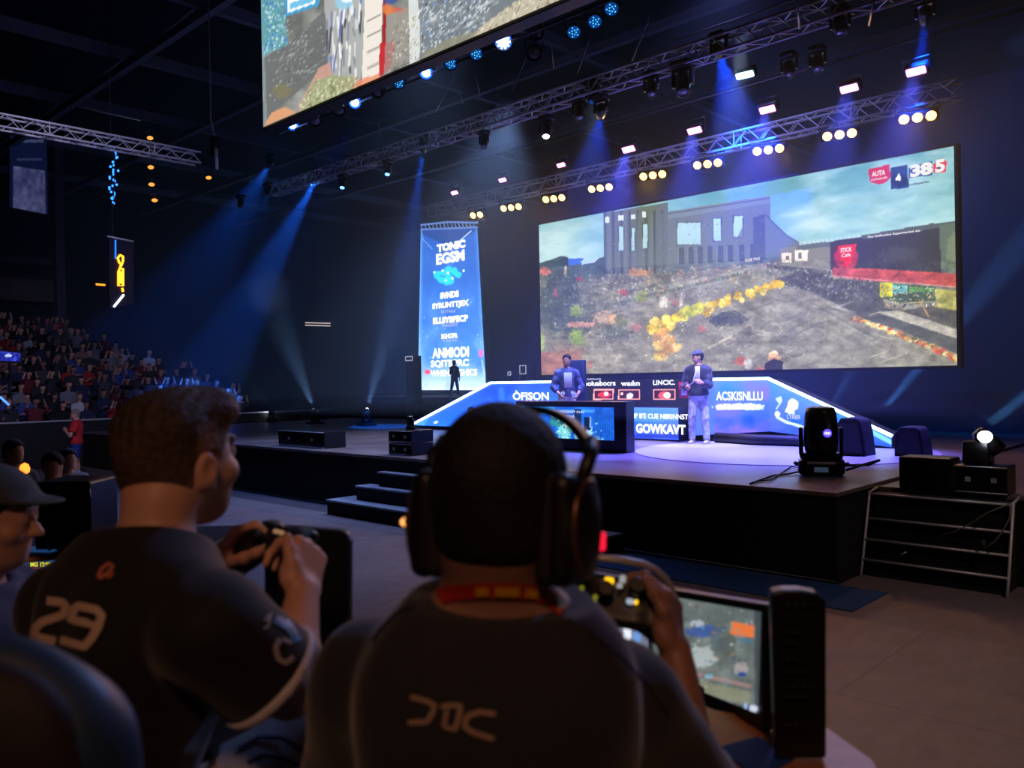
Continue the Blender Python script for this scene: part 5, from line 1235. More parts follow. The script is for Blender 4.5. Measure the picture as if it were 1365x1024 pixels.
def standing(x, y, z, head_dir, H=1.75, lean=0, armsL=None, armsR=None, stance=.1, body_dir=None):
    """joint set of a standing figure on (x, y, z); arms: (elbow, wrist) offsets in body axes (right, front, up) from the shoulder in metres"""
    s = H / 1.75; o = np.array([x, y, z]); R = basis(body_dir if body_dir is not None else head_dir)
    P = lambda a, b, c: o + R @ (np.array([a, b, c]) * s)
    J = dict(pel=P(0, 0, .93), neck=P(0, .0, 1.475), head=P(0, .025, 1.63), shL=P(-.17, 0, 1.365), shR=P(.17, 0, 1.365), hipL=P(-.085, 0, .9), hipR=P(.085, 0, .9), knL=P(-.1 - stance * .2, .02, .49), knR=P(.1 + stance * .2, .02, .49), anL=P(-.09 - stance * .5, -.02, .08), anR=P(.09 + stance * .5, -.02, .08))
    for q, ar, sg in (('L', armsL, -1), ('R', armsR, 1)):
        e, w = ar or ((sg * .05, -.03, -.29), (sg * .06, .04, -.53)); sh = J['sh' + q]
        J['el' + q] = sh + R @ (np.array(e) * s); J['wr' + q] = sh + R @ (np.array(w) * s)
    return J, s
navy = mat('navy_jacket', (20, 26, 48), .7, cloth=.2); denim = mat('pale_camouflage', (172, 176, 190), .8, noise=.4, scale=14); camo = mat('patterned_jersey', (70, 84, 130), .75, noise=.85, scale=11)
shoe_w = mat('shoe_pale', (190, 186, 180), .6); shoe_b = mat('shoe_black', (20, 20, 22), .5)
# host standing at the right, facing left
p = at(932, 592, Z=SZ); dirL = -RGT * .9 - FWD * .15
J, s_ = standing(p[0], p[1], SZ + .002, dirL, 1.73, armsL=((-.06, .1, -.27), (.02, .3, -.22)), armsR=((.07, .05, -.28), (-.02, .26, -.3)), body_dir=-RGT * .45 - FWD * .85)
host, Rh, Rt, L = figure('person', 'person in a dark jacket and pale patterned trousers standing on the stage at the right', J, dirL, skin_l, navy, denim, shoe_w, (hair_bk, 'short'), .012, s_, sleeve=1.9, top_off=.03, top_name='jacket')
add_cap(host, J['head'], Rh, s_, mat('grey_cap', (70, 74, 84), .8))
lan = MB(); lan.tube([L(.98, .02, -.05), L(.75, .165, .0), L(.4, .17, .05), L(.33, .14, .12)], .012, 6); lan.build('shoulder_strap', mat('strap_white', (210, 210, 215), .6), host)
MB().rbox(L(.72, .15, -.03), (.09, .02, .26), .008, Matrix([[float(v) for v in r] for r in Rt])).build('shirt_front', mat('shirt_white', (215, 220, 235), .7), host)
# the red prop he holds at his chest
rp = at(911, 520, Y=p[1] - .15)
r_ = empty('score_card', rp, 'red and white card held up by the person in the dark jacket', 'card'); MB().rbox(rp, (.2, .02, .3), .03).build('card', mat('card_red', (190, 40, 60), .5), r_); MB().rbox(rp + np.array([.02, -.016, -.03]), (.12, .012, .14), .03).build('print', mat('card_white', (225, 225, 230), .6), r_)
# player at the left behind the monitor screen
p = at(757, 588, Y=12.9); J, s_ = standing(p[0], 12.9, SZ + .002, -FWD, 1.74, armsL=((-.12, .05, -.27), (-.02, .2, -.42)), armsR=((.12, .05, -.27), (.02, .2, -.42)), body_dir=-FWD + RGT * .1)
pl, Rh, Rt, L = figure('person', 'person in a white-patterned blue jersey standing behind the black-framed stage screen', J, -FWD - RGT * .3, skin_l, camo, mat('trousers_white', (205, 210, 225), .75, noise=.3, scale=10), shoe_w, (hair_bk, 'short'), .012, s_, sleeve=1.6, top_off=.024, top_name='jersey')
MB().rbox(L(.55, .135), (.16, .02, .3), .02, Matrix([[float(v) for v in r] for r in Rt])).build('jersey_print', mat('print_white', (215, 222, 240), .7), pl)
tag(MB().rbox(at(767, 512, Y=13.55), (.55, .12, 1.0), .05).build('player_chair_back', mat('blue_seat', (20, 44, 110), .6)), 'dark blue seat back behind the person in the white-patterned jersey', 'chair')
# silhouette near the banner
p = at(606, 526, Y=26.0); J, s_ = standing(p[0], 26.0, 1.532, RGT, 1.66, armsL=((-.08, .02, -.28), (-.04, .12, -.5)), armsR=((.1, .08, -.26), (.12, .22, -.1)), stance=.3, body_dir=-FWD + RGT * .8)
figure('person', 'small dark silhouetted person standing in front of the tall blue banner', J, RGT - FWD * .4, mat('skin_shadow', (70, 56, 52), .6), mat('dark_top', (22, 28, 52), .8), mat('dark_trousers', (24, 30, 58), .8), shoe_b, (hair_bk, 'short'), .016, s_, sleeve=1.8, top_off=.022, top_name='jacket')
# two people seated behind the set, only heads above the LED wing / seen over it
for px, py, Yv, lb, hm_, face_ in ((628, 549, 13.6, 'dark-haired person sitting low on the deck before the left LED wing', hair_bk, -FWD), ):
    hp_ = at(px, py, Y=Yv); z0_ = SZ; 
    J, s_ = standing(hp_[0], hp_[1], SZ + .002, face_, 1.0 if False else 1.7)
    dz = hp_[2] - J['head'][2]
    # seated on a low stool: hips and knees folded
    o = np.array([hp_[0], hp_[1], 0]); Rb = basis(face_); Pq = lambda a, b, c: o + Rb @ np.array([a, b, 0]) + np.array([0, 0, c])
    hz_h = hp_[2]
    J = dict(head=hp_, neck=Pq(0, -.06, hz_h - .15), pel=Pq(0, -.22, SZ + .15), shL=Pq(-.17, -.08, hz_h - .22), shR=Pq(.17, -.08, hz_h - .22), elL=Pq(-.24, .06, hz_h - .34), elR=Pq(.24, .06, hz_h - .34), wrL=Pq(-.1, .22, hz_h - .3), wrR=Pq(.1, .22, hz_h - .3), hipL=Pq(-.1, -.18, SZ + .13), hipR=Pq(.1, -.18, SZ + .13), knL=Pq(-.3, .1, SZ + .14), knR=Pq(.3, .1, SZ + .14), anL=Pq(.1, .22, SZ + .09), anR=Pq(-.1, .3, SZ + .09))
    figure('person', lb, J, face_, skin_l, mat('blue_jersey', (24, 60, 160), .75), mat('dark_trousers', (24, 30, 58), .8), shoe_b, (hm_, 'short'), .014, .96, sleeve=.6)
# staff member in red at the far left
p = at(103, 641, Z=0); J, s_ = standing(p[0], p[1], .002, -RGT, 1.7, armsL=((-.12, .08, -.25), (.06, .22, -.12)), armsR=((.12, .08, -.25), (-.06, .22, -.16)), body_dir=-FWD * .3 - RGT)
red = mat('red_shirt', (205, 36, 46), .75, noise=.15, scale=8)
staff, Rh, Rt, L = figure('person', 'person in a bright red shirt and blue shorts standing before the crowd barrier', J, -RGT * .8 - FWD * .5, skin_l, red, mat('blue_shorts', (34, 62, 150), .8), shoe_b, (mat('hair_ash', (140, 120, 112), .8), 'short'), .014, s_, sleeve=.7, top_off=.03, shorts=.8, top_name='shirt', bottom_name='shorts')
MB().rbox(L(.7, .13, .05), (.12, .015, .05), .01, Matrix([[float(v) for v in r] for r in Rt])).build('shirt_print', mat('print_pale', (220, 200, 200), .7), staff)
# ------------------------------------------------------------------ the players' riser, close to us
RZ = 0.8
def gp(r, f, z): v = RGT * r + FWD * f; return (float(v[0]), float(v[1]), z)
rs = empty('players_riser', gp(0, .6, 0), 'dark riser that carries the two seated players and their desk', 'platform')
MB().prism([gp(-2.6, -1.2, 0), gp(1.25, -1.2, 0), gp(1.25, 2.35, 0), gp(-2.6, 2.35, 0)], (0, 0, RZ)).build('deck', skirt, rs, bevel=.01)
def ray_decal(name, strokes, bvhs, m, parent, width, off=.0022, step=4.0, taper=None):
    """printed strokes lying on cloth: strokes are outlines' centre lines as seen, laid on the nearest cloth surface"""
    mb = MB()
    def hit(px, py):
        d = Vector(ray(px, py)).normalized(); best = None
        for b in bvhs:
            h = b.ray_cast(Vector(CAM), d)
            if h[0] is not None and (best is None or h[3] < best[3]): best = h
        return None if best is None else best[0] - d * .0005 + best[1] * (off if best[1].dot(d) < 0 else -off)
    for st in strokes:
        w = width
        if isinstance(st, tuple): st, w = st
        pts = []
        for (x0, y0), (x1, y1) in zip(st[:-1], st[1:]):
            n = max(1, int(math.hypot(x1 - x0, y1 - y0) / step))
            pts += [(x0 + (x1 - x0) * k / n, y0 + (y1 - y0) * k / n) for k in range(n)]
        pts.append(st[-1]); rows = []
        for i, p in enumerate(pts):
            a = pts[max(i - 1, 0)]; b = pts[min(i + 1, len(pts) - 1)]; tx, ty = b[0] - a[0], b[1] - a[1]; l = math.hypot(tx, ty) + 1e-9; nx, ny = -ty / l, tx / l
            row = [hit(p[0] + nx * w * k / 4, p[1] + ny * w * k / 4) for k in (-2, -1, 0, 1, 2)]
            rows.append(row if all(q is not None for q in row) else None)
        for r0, r1 in zip(rows[:-1], rows[1:]):
            if r0 is None or r1 is None: continue
            for k in range(4): mb.add([r0[k], r0[k + 1], r1[k + 1], r1[k]], [(0, 1, 2, 3)], True)
    return mb.build(name, m, parent)
def bvh_of(o):
    me = o.data; M = Matrix.Translation(wloc(o)); return BVHTree.FromPolygons([M @ v.co for v in me.vertices], [tuple(p.vertices) for p in me.polygons])
shirt_dk = mat('shirt_charcoal', (36, 36, 44), .85, noise=.12, scale=40, bump=.12, cloth=.25)
shirt_bk = mat('shirt_black', (11, 12, 14), .8, noise=.15, scale=30, bump=.1, cloth=.2)
grey_short = mat('shorts_grey', (150, 154, 160), .85, noise=.2, scale=25)
H4 = .0045
# ---------------- centre player
cJ = dict(head=at(671, 667, d=1.06), neck=at(664, 818, d=1.08), pel=at(660, 1275, d=1.04), shL=at(497, 912, d=1.13), shR=at(828, 938, d=1.17), elL=at(468, 1100, d=1.28), elR=at(930, 1075, d=1.26), wrL=at(700, 905, d=1.44), wrR=at(900, 868, d=1.385))
pz = cJ['pel']
for q, sg in (('L', -1), ('R', 1)):
    cJ['hip' + q] = pz + RGT * .09 * sg - UPV * .03; cJ['kn' + q] = cJ['hip' + q] + FWD * .32 + RGT * (.08 if q == 'R' else .03) * sg - UPV * .17
    cJ['an' + q] = np.array([*(cJ['kn' + q] + FWD * .05)[:2], RZ + .085])
cface = heading(21)
handR = dict(d=nv(at(893, 800, d=1.425) - cJ['wrR']), n=RGT * .8 - FWD * .45 + UPV * .1, curl=[(38, 52, 35), (62, 50, 40), (72, 55, 40), (80, 55, 40)], thumb=[at(890, 842, d=1.385), at(884, 815, d=1.375), at(872, 791, d=1.385), at(860, 773, d=1.395)])
handL = dict(d=nv(at(760, 830, d=1.47) - cJ['wrL']), n=-RGT * .3 + UPV * .5 - FWD * .7, curl=[(20, 30, 20)] * 4)
cen, cRh, cRt, cL = figure('person', 'player with a headset and charcoal shirt seen from behind, in the middle of the foreground', cJ, cface, skin_d, shirt_dk, mat('trousers_dark', (26, 28, 36), .85), shoe_b, (hair_bk, 'buzz'), H4, 1.0, dict(R=handR, L=handL), head_pitch=-6, fine=True, sleeve=.84, top_off=.018, folds=.0025, neck_r=.060, collar=-.0, colltop=.03)
shirt = [o for o in cen.children if o.name.startswith('shirt')][0]
# sleeve band
def ring(name, a, b, t0, t1, r, m, parent, h=.004):
    S = SDF(); a, b = np.asarray(a), np.asarray(b); S.cap(a, b, r, r)
    n = nv(b - a); p0 = a + (b - a) * t0; p1 = a + (b - a) * t1
    return organic(name, S, np.minimum(p0, p1) - .12, np.maximum(p0, p1) + .12, h, m, parent, lambda P, d: np.maximum(np.maximum(d, -((P - p0) @ n)), (P - p1) @ n), 1, world=True)
ring('sleeve_band', cJ['shR'], cJ['elR'], .80, .92, .0825, mat('band_grey', (150, 160, 165), .7), cen)
cbv = [bvh_of(shirt)]
prt = mat('print_tan', (176, 146, 126), .7)
ray_decal('chest_print', [([(548, 929), (568, 934), (580, 940), (577, 950), (570, 962), (545, 963)], 6), ([(588, 942), (604, 940), (614, 941), (611, 958), (606, 974)], 6), ([(596, 946), (592, 968), (604, 972)], 5), ([(660, 952), (638, 949), (622, 955), (619, 968), (630, 976), (658, 985)], 6.5)], cbv, prt, cen, 6)
# shoulder seams
ray_decal('seam_piping', [([(556, 806), (524, 822), (506, 842), (498, 856)], 3.4)], cbv, mat('piping_black', (14, 14, 16), .7), cen, 3)
ray_decal('seam_piping', [([(784, 842), (830, 880), (868, 920), (890, 955)], 2.6)], cbv, mat('piping_black', (14, 14, 16), .7), cen, 3)
# lanyard
bodyb = [bvh_of(cen)]
red_l = mat('lanyard_red', (190, 44, 32), .6); yel_l = mat('lanyard_yellow', (240, 176, 20), .55)
ly = empty('lanyard', cJ['neck'], 'red and yellow lanyard around the neck of the centre player', 'lanyard')
ray_decal('strap', [[(588, 797), (606, 789), (640, 785), (680, 785), (712, 789), (735, 800), (752, 818)]], bodyb + cbv, red_l, ly, 21, off=.004, step=5)
ray_decal('yellow_print', [([(636, 786), (652, 785)], 12), ([(660, 785), (690, 786)], 13), ([(697, 787), (713, 790)], 13), ([(724, 794), (740, 805), (750, 817)], 13)], bodyb + cbv, yel_l, ly, 12, off=.006, step=5)
# ---------------- headset
hc_ = np.asarray(cJ['head']); HP = lambda x, y, z: hc_ + cRh @ np.array([x, y, z])
hset = empty('headset', hc_, 'black over-ear gaming headset worn by the centre player', 'headset')
hs_m = mat('headset_black', (20, 20, 22), .42); hs_b = mat('headset_bronze', (112, 84, 60), .35, metal=.6); pad_m = mat('headset_pad', (26, 25, 26), .8)
for q in (-1, 1):
    S = SDF(); Rc = cRh @ rotz(-q * .1)
    cc = HP(q * .093, -.006, -.03)
    cup = empty('ear_cup', cc); cup.parent = hset; cup.location = Vector(cc) - hset.location
    S.rb(cc, np.array([.018, .05, .068]), .017, 0, Rc); S.ell(cc + Rc @ np.array([q * .014, 0, 0]), np.array([.018, .042, .058]), .012, Rc)
    bpy.data.objects.remove(cup)
    cup = organic('ear_cup', S, cc - .1, cc + .1, .004, hs_m, hset, None, 2, world=True)
    P_ = SDF(); pc = HP(q * .077, -.006, -.03); P_.rb(pc, np.array([.015, .05, .067]), .014, 0, Rc); organic('ear_pad', P_, pc - .1, pc + .1, .004, pad_m, hset, None, 2, world=True)
    a_ = np.linspace(0, 2 * math.pi, 29)[:-1]; MB().tube([cc + Rc @ np.array([q * .0185, .04 * math.cos(t), .056 * math.sin(t)]) for t in a_], .005, 8, closed=True).build('bronze_ring', hs_b, cup)
    MB().tube([HP(q * .1, -.0, .02), HP(q * .108, .015, .055), HP(q * .104, .04, .078)], .0095, 8).build('yoke', hs_m, hset)
arc = []
for t in np.linspace(-1.15, 1.15, 29):
    arc.append((.106 * math.sin(t), .022 + .075 * math.cos(t), .008 + .108 * math.cos(t)))
mb = MB()
for (w0, dz) in ((.018, 0),):
    rows = []
    for x, y, z in arc:
        n = nv(np.array([x, 0, z])); rows.append([HP(*(np.array([x, y - w0, z]) )), HP(*(np.array([x, y + w0, z]))), HP(*(np.array([x, y + w0, z]) + n * .011)), HP(*(np.array([x, y - w0, z]) + n * .011))])
    for r0, r1 in zip(rows[:-1], rows[1:]):
        for k in range(4): mb.add([r0[k], r0[(k + 1) % 4], r1[(k + 1) % 4], r1[k]], [(0, 1, 2, 3)], True)
mb.build('headband', hs_m, hset)
MB().tube([HP(-.112, .03, -.05), HP(-.118, .06, -.062), HP(-.1, .1, -.075), HP(-.07, .118, -.08)], .004, 6).build('microphone_boom', hs_m, hset)
mp_ = at(539, 696, d=1.12)
MB().tube([HP(-.112, .0, -.045), at(542, 695, d=1.12)], .006, 8).build('light_stem', hs_m, hset)
MB().lathe([(.001, -.0055), (.0045, -.003), (.0055, 0), (.0045, .003), (.001, .0055)], mp_, frame((0, 0, 1)), 12).build('amber_light', glow('headset_amber', (255, 170, 90), 2.2), hset)
rl = at(802, 722, d=1.07); MB().rbox(rl, (.006, .02, .022), .0028, Matrix([[float(v) for v in r] for r in cRh])).build('red_light', glow('headset_red', (255, 30, 60), 1.4), hset)
# ---------------- device in his hands
dv0 = at(826, 802, d=1.43)
dX = nv(at(905, 812, d=1.44) - at(745, 785, d=1.46)); dN = nv(-FWD * .8 + UPV * .55); dN = nv(dN - dX * np.dot(dN, dX)); dY = np.cross(dN, dX)
RD = Matrix([[float(v) for v in r] for r in np.stack([dX, dY, dN], 1)])
D_ = lambda x, y, z: dv0 + dX * x + dY * y + dN * z
dev = empty('handheld_controller', dv0, 'large dark controller with a silver rim and yellow lights held by the centre player', 'controller')
S = SDF(); RDn = np.array(RD)
S.rb(D_(-.012, 0, 0), np.array([.082, .045, .013]), .012, .01, RDn); S.ell(D_(-.085, -.025, 0), np.array([.03, .055, .022]), .02, RDn @ rotz(-.25)); S.ell(D_(.06, -.016, 0), np.array([.024, .05, .02]), .02, RDn @ rotz(.25))
organic('shell', S, dv0 - .2, dv0 + .2, .0045, hs_m, dev, None, 2, world=True)
rim = [at(p[0], p[1], d=1.45) for p in ((784, 746), (800, 744), (830, 747), (856, 752), (874, 760), (888, 772), (896, 786), (902, 800))]
MB().tube(rim, [.0045, .006, .0065, .0065, .006, .006, .0055, .004], 10).build('silver_rim', mat('silver_plastic', (176, 172, 170), .35, metal=.3), dev)
yl = glow('key_yellow', (250, 190, 20), 1.6); yg = glow('key_olive', (150, 150, 30), .6); wl_ = glow('key_white', (200, 200, 200), .55)
def key(px, py, w, h, m, nm='button'):
    q = at(px, py, d=1.40); MB().rbox(q, (w / FPX * 1.4, h / FPX * 1.4, .006), .003, RD).build(nm, m, dev)
for a in ((812, 775, 12, 10, yl), (781, 762, 8, 7, yg), (793, 799, 6, 12, yg), (775, 788, 6, 14, yg), (830, 772, 8, 10, wl_), (826, 781, 8, 6, wl_), (840, 802, 10, 7, glow('key_mixed', (170, 180, 200), .9)), (848, 803, 5, 6, yl)): key(*a)
for px, py in ((848, 786), (806, 790)): MB().lathe([(.014, 0), (.014, .01), (.01, .016), (.016, .02), (.012, .024)], at(px, py, d=1.41), frame(dN), 16).build('thumb_stick', hs_m, dev)
# ---------------- desk things
DZ = at(1018, 980, d=1.62)[2]
def dz(px, py): return at(px, py, Z=DZ)
ea, eb = dz(1105, 970), dz(1166, 1014); 
dk = empty('desk', dz(1000, 1030), 'wooden desk under the monitor at the right of the centre player', 'desk')
fa = ea + (ea - eb) * 1.0 * 0
e1 = nv(ea - eb); corner = eb; far_l = gp(-.22, 2.06, DZ); 
outline = [eb, ea, np.array(far_l), np.array(gp(-.22, 1.42, DZ)), np.array(gp(.42, 1.42, DZ)), np.array(gp(.62, 1.40, DZ))]
MB().prism([np.array([p[0], p[1], DZ - .03]) for p in outline], (0, 0, .03)).build('top', mat('desk_wood', (176, 118, 72), .45, noise=.2, scale=12), dk, bevel=.004)
for p in (eb * .93 + np.array(far_l) * .07, ea * .95 + np.array(far_l) * .05, np.array(far_l) + RGT * .04 - FWD * .04, np.array(gp(-.18, 1.46, DZ))): MB().bb((p[0] - .02, p[1] - .02, RZ + .001), (p[0] + .02, p[1] + .02, DZ - .03)).build('leg', black, dk)
mt = [dz(955, 1000), dz(1010, 985), dz(1060, 1014), dz(1010, 1040)]
tag(MB().prism([np.array([q[0], q[1], DZ + .001]) for q in mt], (0, 0, .004)).build('desk_mat', mat('mat_blue', (30, 70, 160), .8)), 'blue mat lying on the wooden desk below the monitor', 'mat')
def upright(corners, thick, back=None):
    """slab from its front face corners TL, TR, BR, BL"""
    c = [np.asarray(q) for q in corners]; n = nv(np.cross(c[1] - c[0], c[3] - c[0])); return c, n
mTR, mBR = at(1022, 806, d=1.62), at(1018, 979, d=1.62); mTL, mBL = at(862, 781, d=2.12), at(862, 909, d=2.12)
mBR[2] = max(mBR[2], DZ + .006)
mon = empty('gaming_monitor', (mBL + mBR) / 2, 'flat monitor showing a game, standing on the desk right of the centre player', 'monitor')
c, n = upright((mTL, mTR, mBR, mBL), .03); 
if np.dot(n, np.asarray(CAM) - c[0]) < 0: n = -n
MB().prism([q + n * 0 for q in c], tuple(-n * .03)).build('housing', hs_m, mon, bevel=.004)
ux = nv(c[1] - c[0]); uy = nv(c[3] - c[0]); W_ = np.linalg.norm(c[1] - c[0]); H_ = np.linalg.norm(c[3] - c[0])
def paint_mon(x, y, uu, vv):
    r = np.random.default_rng(2); p = Paint(x, y, (116, 126, 122)); nn = fbm(x * .06, y * .06, 4, 8); p.c += (nn[..., None] - .5) * 70
    p.rect(900, 780, 1020, 830, (96, 110, 112), .5); p.rect(1006, 790, 1022, 950, (64, 74, 80), .8)
    p.poly([(975, 829), (1006, 834), (1004, 850), (974, 846)], (246, 130, 70)); p.poly([(985, 851), (1003, 853), (1003, 857), (985, 855)], (80, 130, 160))
    p.blob(938, 842, 22, 8, (60, 90, 170), .8, 1, 3, .2); p.blob(935, 875, 18, 15, (196, 204, 204), .85, 1, 4, .15); p.blob(955, 850, 8, 18, (90, 110, 120), .7, 1); p.blob(930, 832, 9, 5, (196, 206, 220), .8, .8); p.blob(970, 858, 12, 14, (86, 96, 94), .7, .9); p.blob(988, 892, 9, 10, (190, 180, 180), .8, .7); p.blob(989, 899, 6, 3, (40, 70, 150), .9)
    p.line([(915, 896), (1000, 915)], 5, (206, 150, 150), .6); p.blob(945, 902, 5, 3, (130, 200, 220)); p.poly([(915, 905), (1000, 922), (1000, 940), (920, 922)], (156, 156, 126), .7)
    p.line([(880, 812), (905, 830)], 3, (90, 170, 170), .8); p.speck([(905, 800), (1005, 815), (1000, 930), (905, 910)], 110, .7, 2.4, [(226, 226, 220), (70, 90, 140), (200, 130, 110), (60, 66, 66), (110, 170, 190)], r, .75)
    p.poly([(900, 922), (1022, 948), (1022, 965), (900, 935)], (66, 72, 84), .9); p.blob(1004, 945, 6, 5, (220, 230, 250), 1, .3); p.blob(994, 942, 2.5, 5, (170, 200, 250)); p.rect(997, 938, 999, 950, (20, 40, 110))
    return p.c
b_ = .016; PTL, PTR = c[0] + ux * b_ + uy * b_, c[1] - ux * b_ + uy * b_; PBL, PBR = c[3] + ux * b_ - uy * b_ * 2.0, c[2] - ux * b_ - uy * b_ * 2.0
picture_grid('display', PTL + n * .002, PTR + n * .002, PBL + n * .002, PBR + n * .002, 120, 90, paint_mon, screen_mat('monitor_picture', .85), mon)
bm_ = (c[3] + c[2]) / 2 - n * .05; MB().tube([(bm_ + (c[0] + c[1]) / 2) / 2 - n * .02, bm_ - n * .03, np.array([*(bm_ - n * .03)[:2], DZ + .01])], .018, 8).build('neck', hs_m, mon); MB().rbox(np.array([*(bm_ - n * .02)[:2], DZ + .007]), (.2, .16, .012), .03).build('stand_foot', hs_m, mon)
# upright panel with faint buttons
pTL, pTR, pBR, pBL = at(1028, 792, d=1.5), at(1102, 800, d=1.5), at(1102, 1008, d=1.5), at(1034, 1000, d=1.5)
pb = pBR[2]; 
rp_ = empty('control_panel', (pBL + pBR) / 2, 'tall black remote-like panel with faint rows of buttons standing on the desk edge', 'panel')
nF = nv(-FWD + RGT * -.15); topc = [at(x, y, d=1.5) for x, y in ((1028, 800), (1029, 790), (1044, 787), (1066, 787), (1088, 791), (1100, 800), (1102, 806))]
base_l, base_r = np.array(pBL), np.array(pBR); base_l[2] = base_r[2] = DZ + .006
MB().prism([base_l] + topc + [base_r], tuple(-nF * .04)).build('body', hs_m, rp_, bevel=.006)
fk = mat('faint_key', (32, 32, 36), .5)
for ry, cnt in ((806, 4), (842, 2), (857, 2), (878, 2), (895, 3), (914, 4), (928, 3), (966, 3)):
    for k in range(cnt):
        q = at(1048 + 11 * k, ry, d=1.497); MB().rbox(q + nF * .0045, (.009, .004, .006), .001, frame(nF, (0, 0, 1))).build('button', fk, rp_)
# small lit display behind the controller
sTL, sTR, sBR, sBL = at(819, 822, d=1.75), at(862, 829, d=1.72), at(866, 874, d=1.72), at(819, 868, d=1.75)
sm = empty('small_display', np.array([*((sBL + sBR) / 2)[:2], DZ]), 'small lit display on a stand behind the controller of the centre player', 'screen')
c, n = upright((sTL, sTR, sBR, sBL), .02); n = n if np.dot(n, np.asarray(CAM) - c[0]) > 0 else -n
MB().prism([q + (q - sum(c) / 4) * .12 for q in c], tuple(-n * .02)).build('housing', hs_m, sm, bevel=.003)
def paint_sm(x, y, uu, vv):
    p = Paint(x, y, (120, 126, 150)); nn = fbm(x * .1, y * .1, 3, 2); p.c += (nn[..., None] - .5) * 60; p.blob(836, 845, 5, 16, (240, 244, 255), 1, .6); p.blob(849, 848, 5, 9, (110, 160, 230), .9, .8); p.blob(843, 858, 3, 3, (200, 90, 100), .8); return p.c
picture_grid('display', c[0] + n * .002, c[1] + n * .002, c[3] + n * .002, c[2] + n * .002, 30, 30, paint_sm, screen_mat('small_picture', 1.0), sm)
mm = (c[3] + c[2]) / 2 - n * .012; MB().tube([mm + UPV * .02, np.array([mm[0], mm[1], DZ + .01])], .012, 8).build('stand', hs_m, sm); MB().rbox(np.array([mm[0], mm[1], DZ + .006]), (.12, .1, .01), .02).build('stand_foot', hs_m, sm)
# dark monitor seen from behind, between the players
kTR, kBR = at(467, 712, d=1.78), at(467, 990, d=1.78); kTL, kBL = at(372, 702, d=1.86), at(372, 950, d=1.86)
bk = empty('rear_monitor', np.array([*((kBL + kBR) / 2)[:2], RZ]), 'black back of a monitor on a floor stand between the two players', 'monitor')
poly = [at(x, y, d=1.78 + (467 - x) * .0008) for x, y in ((352, 700), (452, 708), (463, 711), (467, 722))] ; pbz = DZ + .05
p0 = at(467, 950, d=1.78); p1 = at(352, 940, d=1.87); p0[2] = p1[2] = pbz
MB().prism(poly + [p0, p1], tuple(FWD * .035)).build('housing', hs_m, bk, bevel=.006)
mm = (p0 + p1) / 2 + FWD * .09; MB().bb((mm[0] - .02, mm[1] - .02, RZ + .02), (mm[0] + .02, mm[1] + .02, pbz + .1)).build('pole', hs_m, bk); MB().rbox(np.array([mm[0], mm[1], RZ + .012]), (.3, .3, .02), .04).build('stand_foot', hs_m, bk)
# ---------------- left player
lJ = dict(head=at(239, 617, d=1.45), neck=at(214, 728, d=1.38), pel=at(125, 1118, d=1.36), shL=at(92, 812, d=1.5), shR=at(285, 842, d=1.24), elL=at(235, 905, d=1.72), elR=at(385, 922, d=1.30), wrL=at(288, 760, d=1.6), wrR=at(404, 790, d=1.42))
pz = lJ['pel']; lf = heading(48); lr = nv(np.cross(lf, UPV))
for q, sg in (('L', -1), ('R', 1)):
    lJ['hip' + q] = pz + lr * .09 * sg - UPV * .02
lJ['knR'] = at(425, 992, d=1.5); lJ['knL'] = lJ['hipL'] + lf * .38 + UPV * .06
for q in 'LR': lJ['an' + q] = np.array([*(lJ['kn' + q] + lf * .04)[:2], RZ + .085])
lhR = dict(d=nv(at(412, 742, d=1.47) - lJ['wrR']), n=RGT * .75 - FWD * .45 + UPV * .2, curl=[(75, 55, 40), (70, 60, 45), (75, 60, 45), (80, 60, 45)], thumb=[at(396, 768, d=1.42), at(389, 752, d=1.42), at(385, 732, d=1.43), at(383, 715, d=1.44)])
lhL = dict(d=nv(at(332, 704, d=1.61) - lJ['wrL']), n=-RGT * .75 + FWD * .35 + UPV * .4, curl=[(40, 45, 35), (50, 50, 40), (58, 55, 40), (66, 55, 40)], thumb=[at(306, 750, d=1.57), at(326, 744, d=1.535), at(342, 737, d=1.52), at(353, 731, d=1.515)])
lp_, lRh, lRt, lL = figure('person', 'player in a black jersey numbered 29 seen from behind at the left', lJ, heading(32), skin_l, shirt_bk, grey_short, shoe_b, (hair_fd, 'fade'), H4, 1.0, dict(R=lhR, L=lhL), head_pitch=3, fine=True, sleeve=.72, top_off=.02, folds=.0025, neck_r=.052)
ls = [o for o in lp_.children if o.name.startswith('shirt')][0]; lbv = [bvh_of(ls)]
ring('sleeve_trim', lJ['shR'], lJ['elR'], .69, .78, .0885, mat('trim_white', (205, 200, 205), .7), lp_)
num = mat('number_tan', (214, 188, 168), .7)
ray_decal('number_print', [([(64, 801), (84, 803), (90, 809), (86, 820), (58, 829), (50, 836), (46, 848), (76, 855)], 11), ([(119, 831), (96, 826), (101, 812), (106, 808), (130, 813), (137, 821), (132, 836), (124, 850), (114, 862), (82, 853)], 11), ([(96, 826), (128, 834)], 9)], lbv, num, lp_, 9)
ray_decal('chest_logo', [([(132, 771), (136, 760), (146, 752), (152, 756), (146, 764), (134, 772)], 4.5), ([(140, 768), (148, 770), (152, 764)], 3)], lbv, mat('logo_orange', (206, 120, 92), .7), lp_, 4)
sbv = lbv
ray_decal('sleeve_print', [([(352, 828), (360, 818), (356, 836), (350, 838)], 3)], sbv, mat('print_pale2', (170, 170, 160), .7), lp_, 3)
ray_decal('sleeve_patch', [([(366, 826), (384, 836), (396, 856)], 11), ([(380, 828), (388, 842)], 8)], sbv, mat('patch_blue', (70, 140, 200), .4, noise=.8, scale=90), lp_, 6)
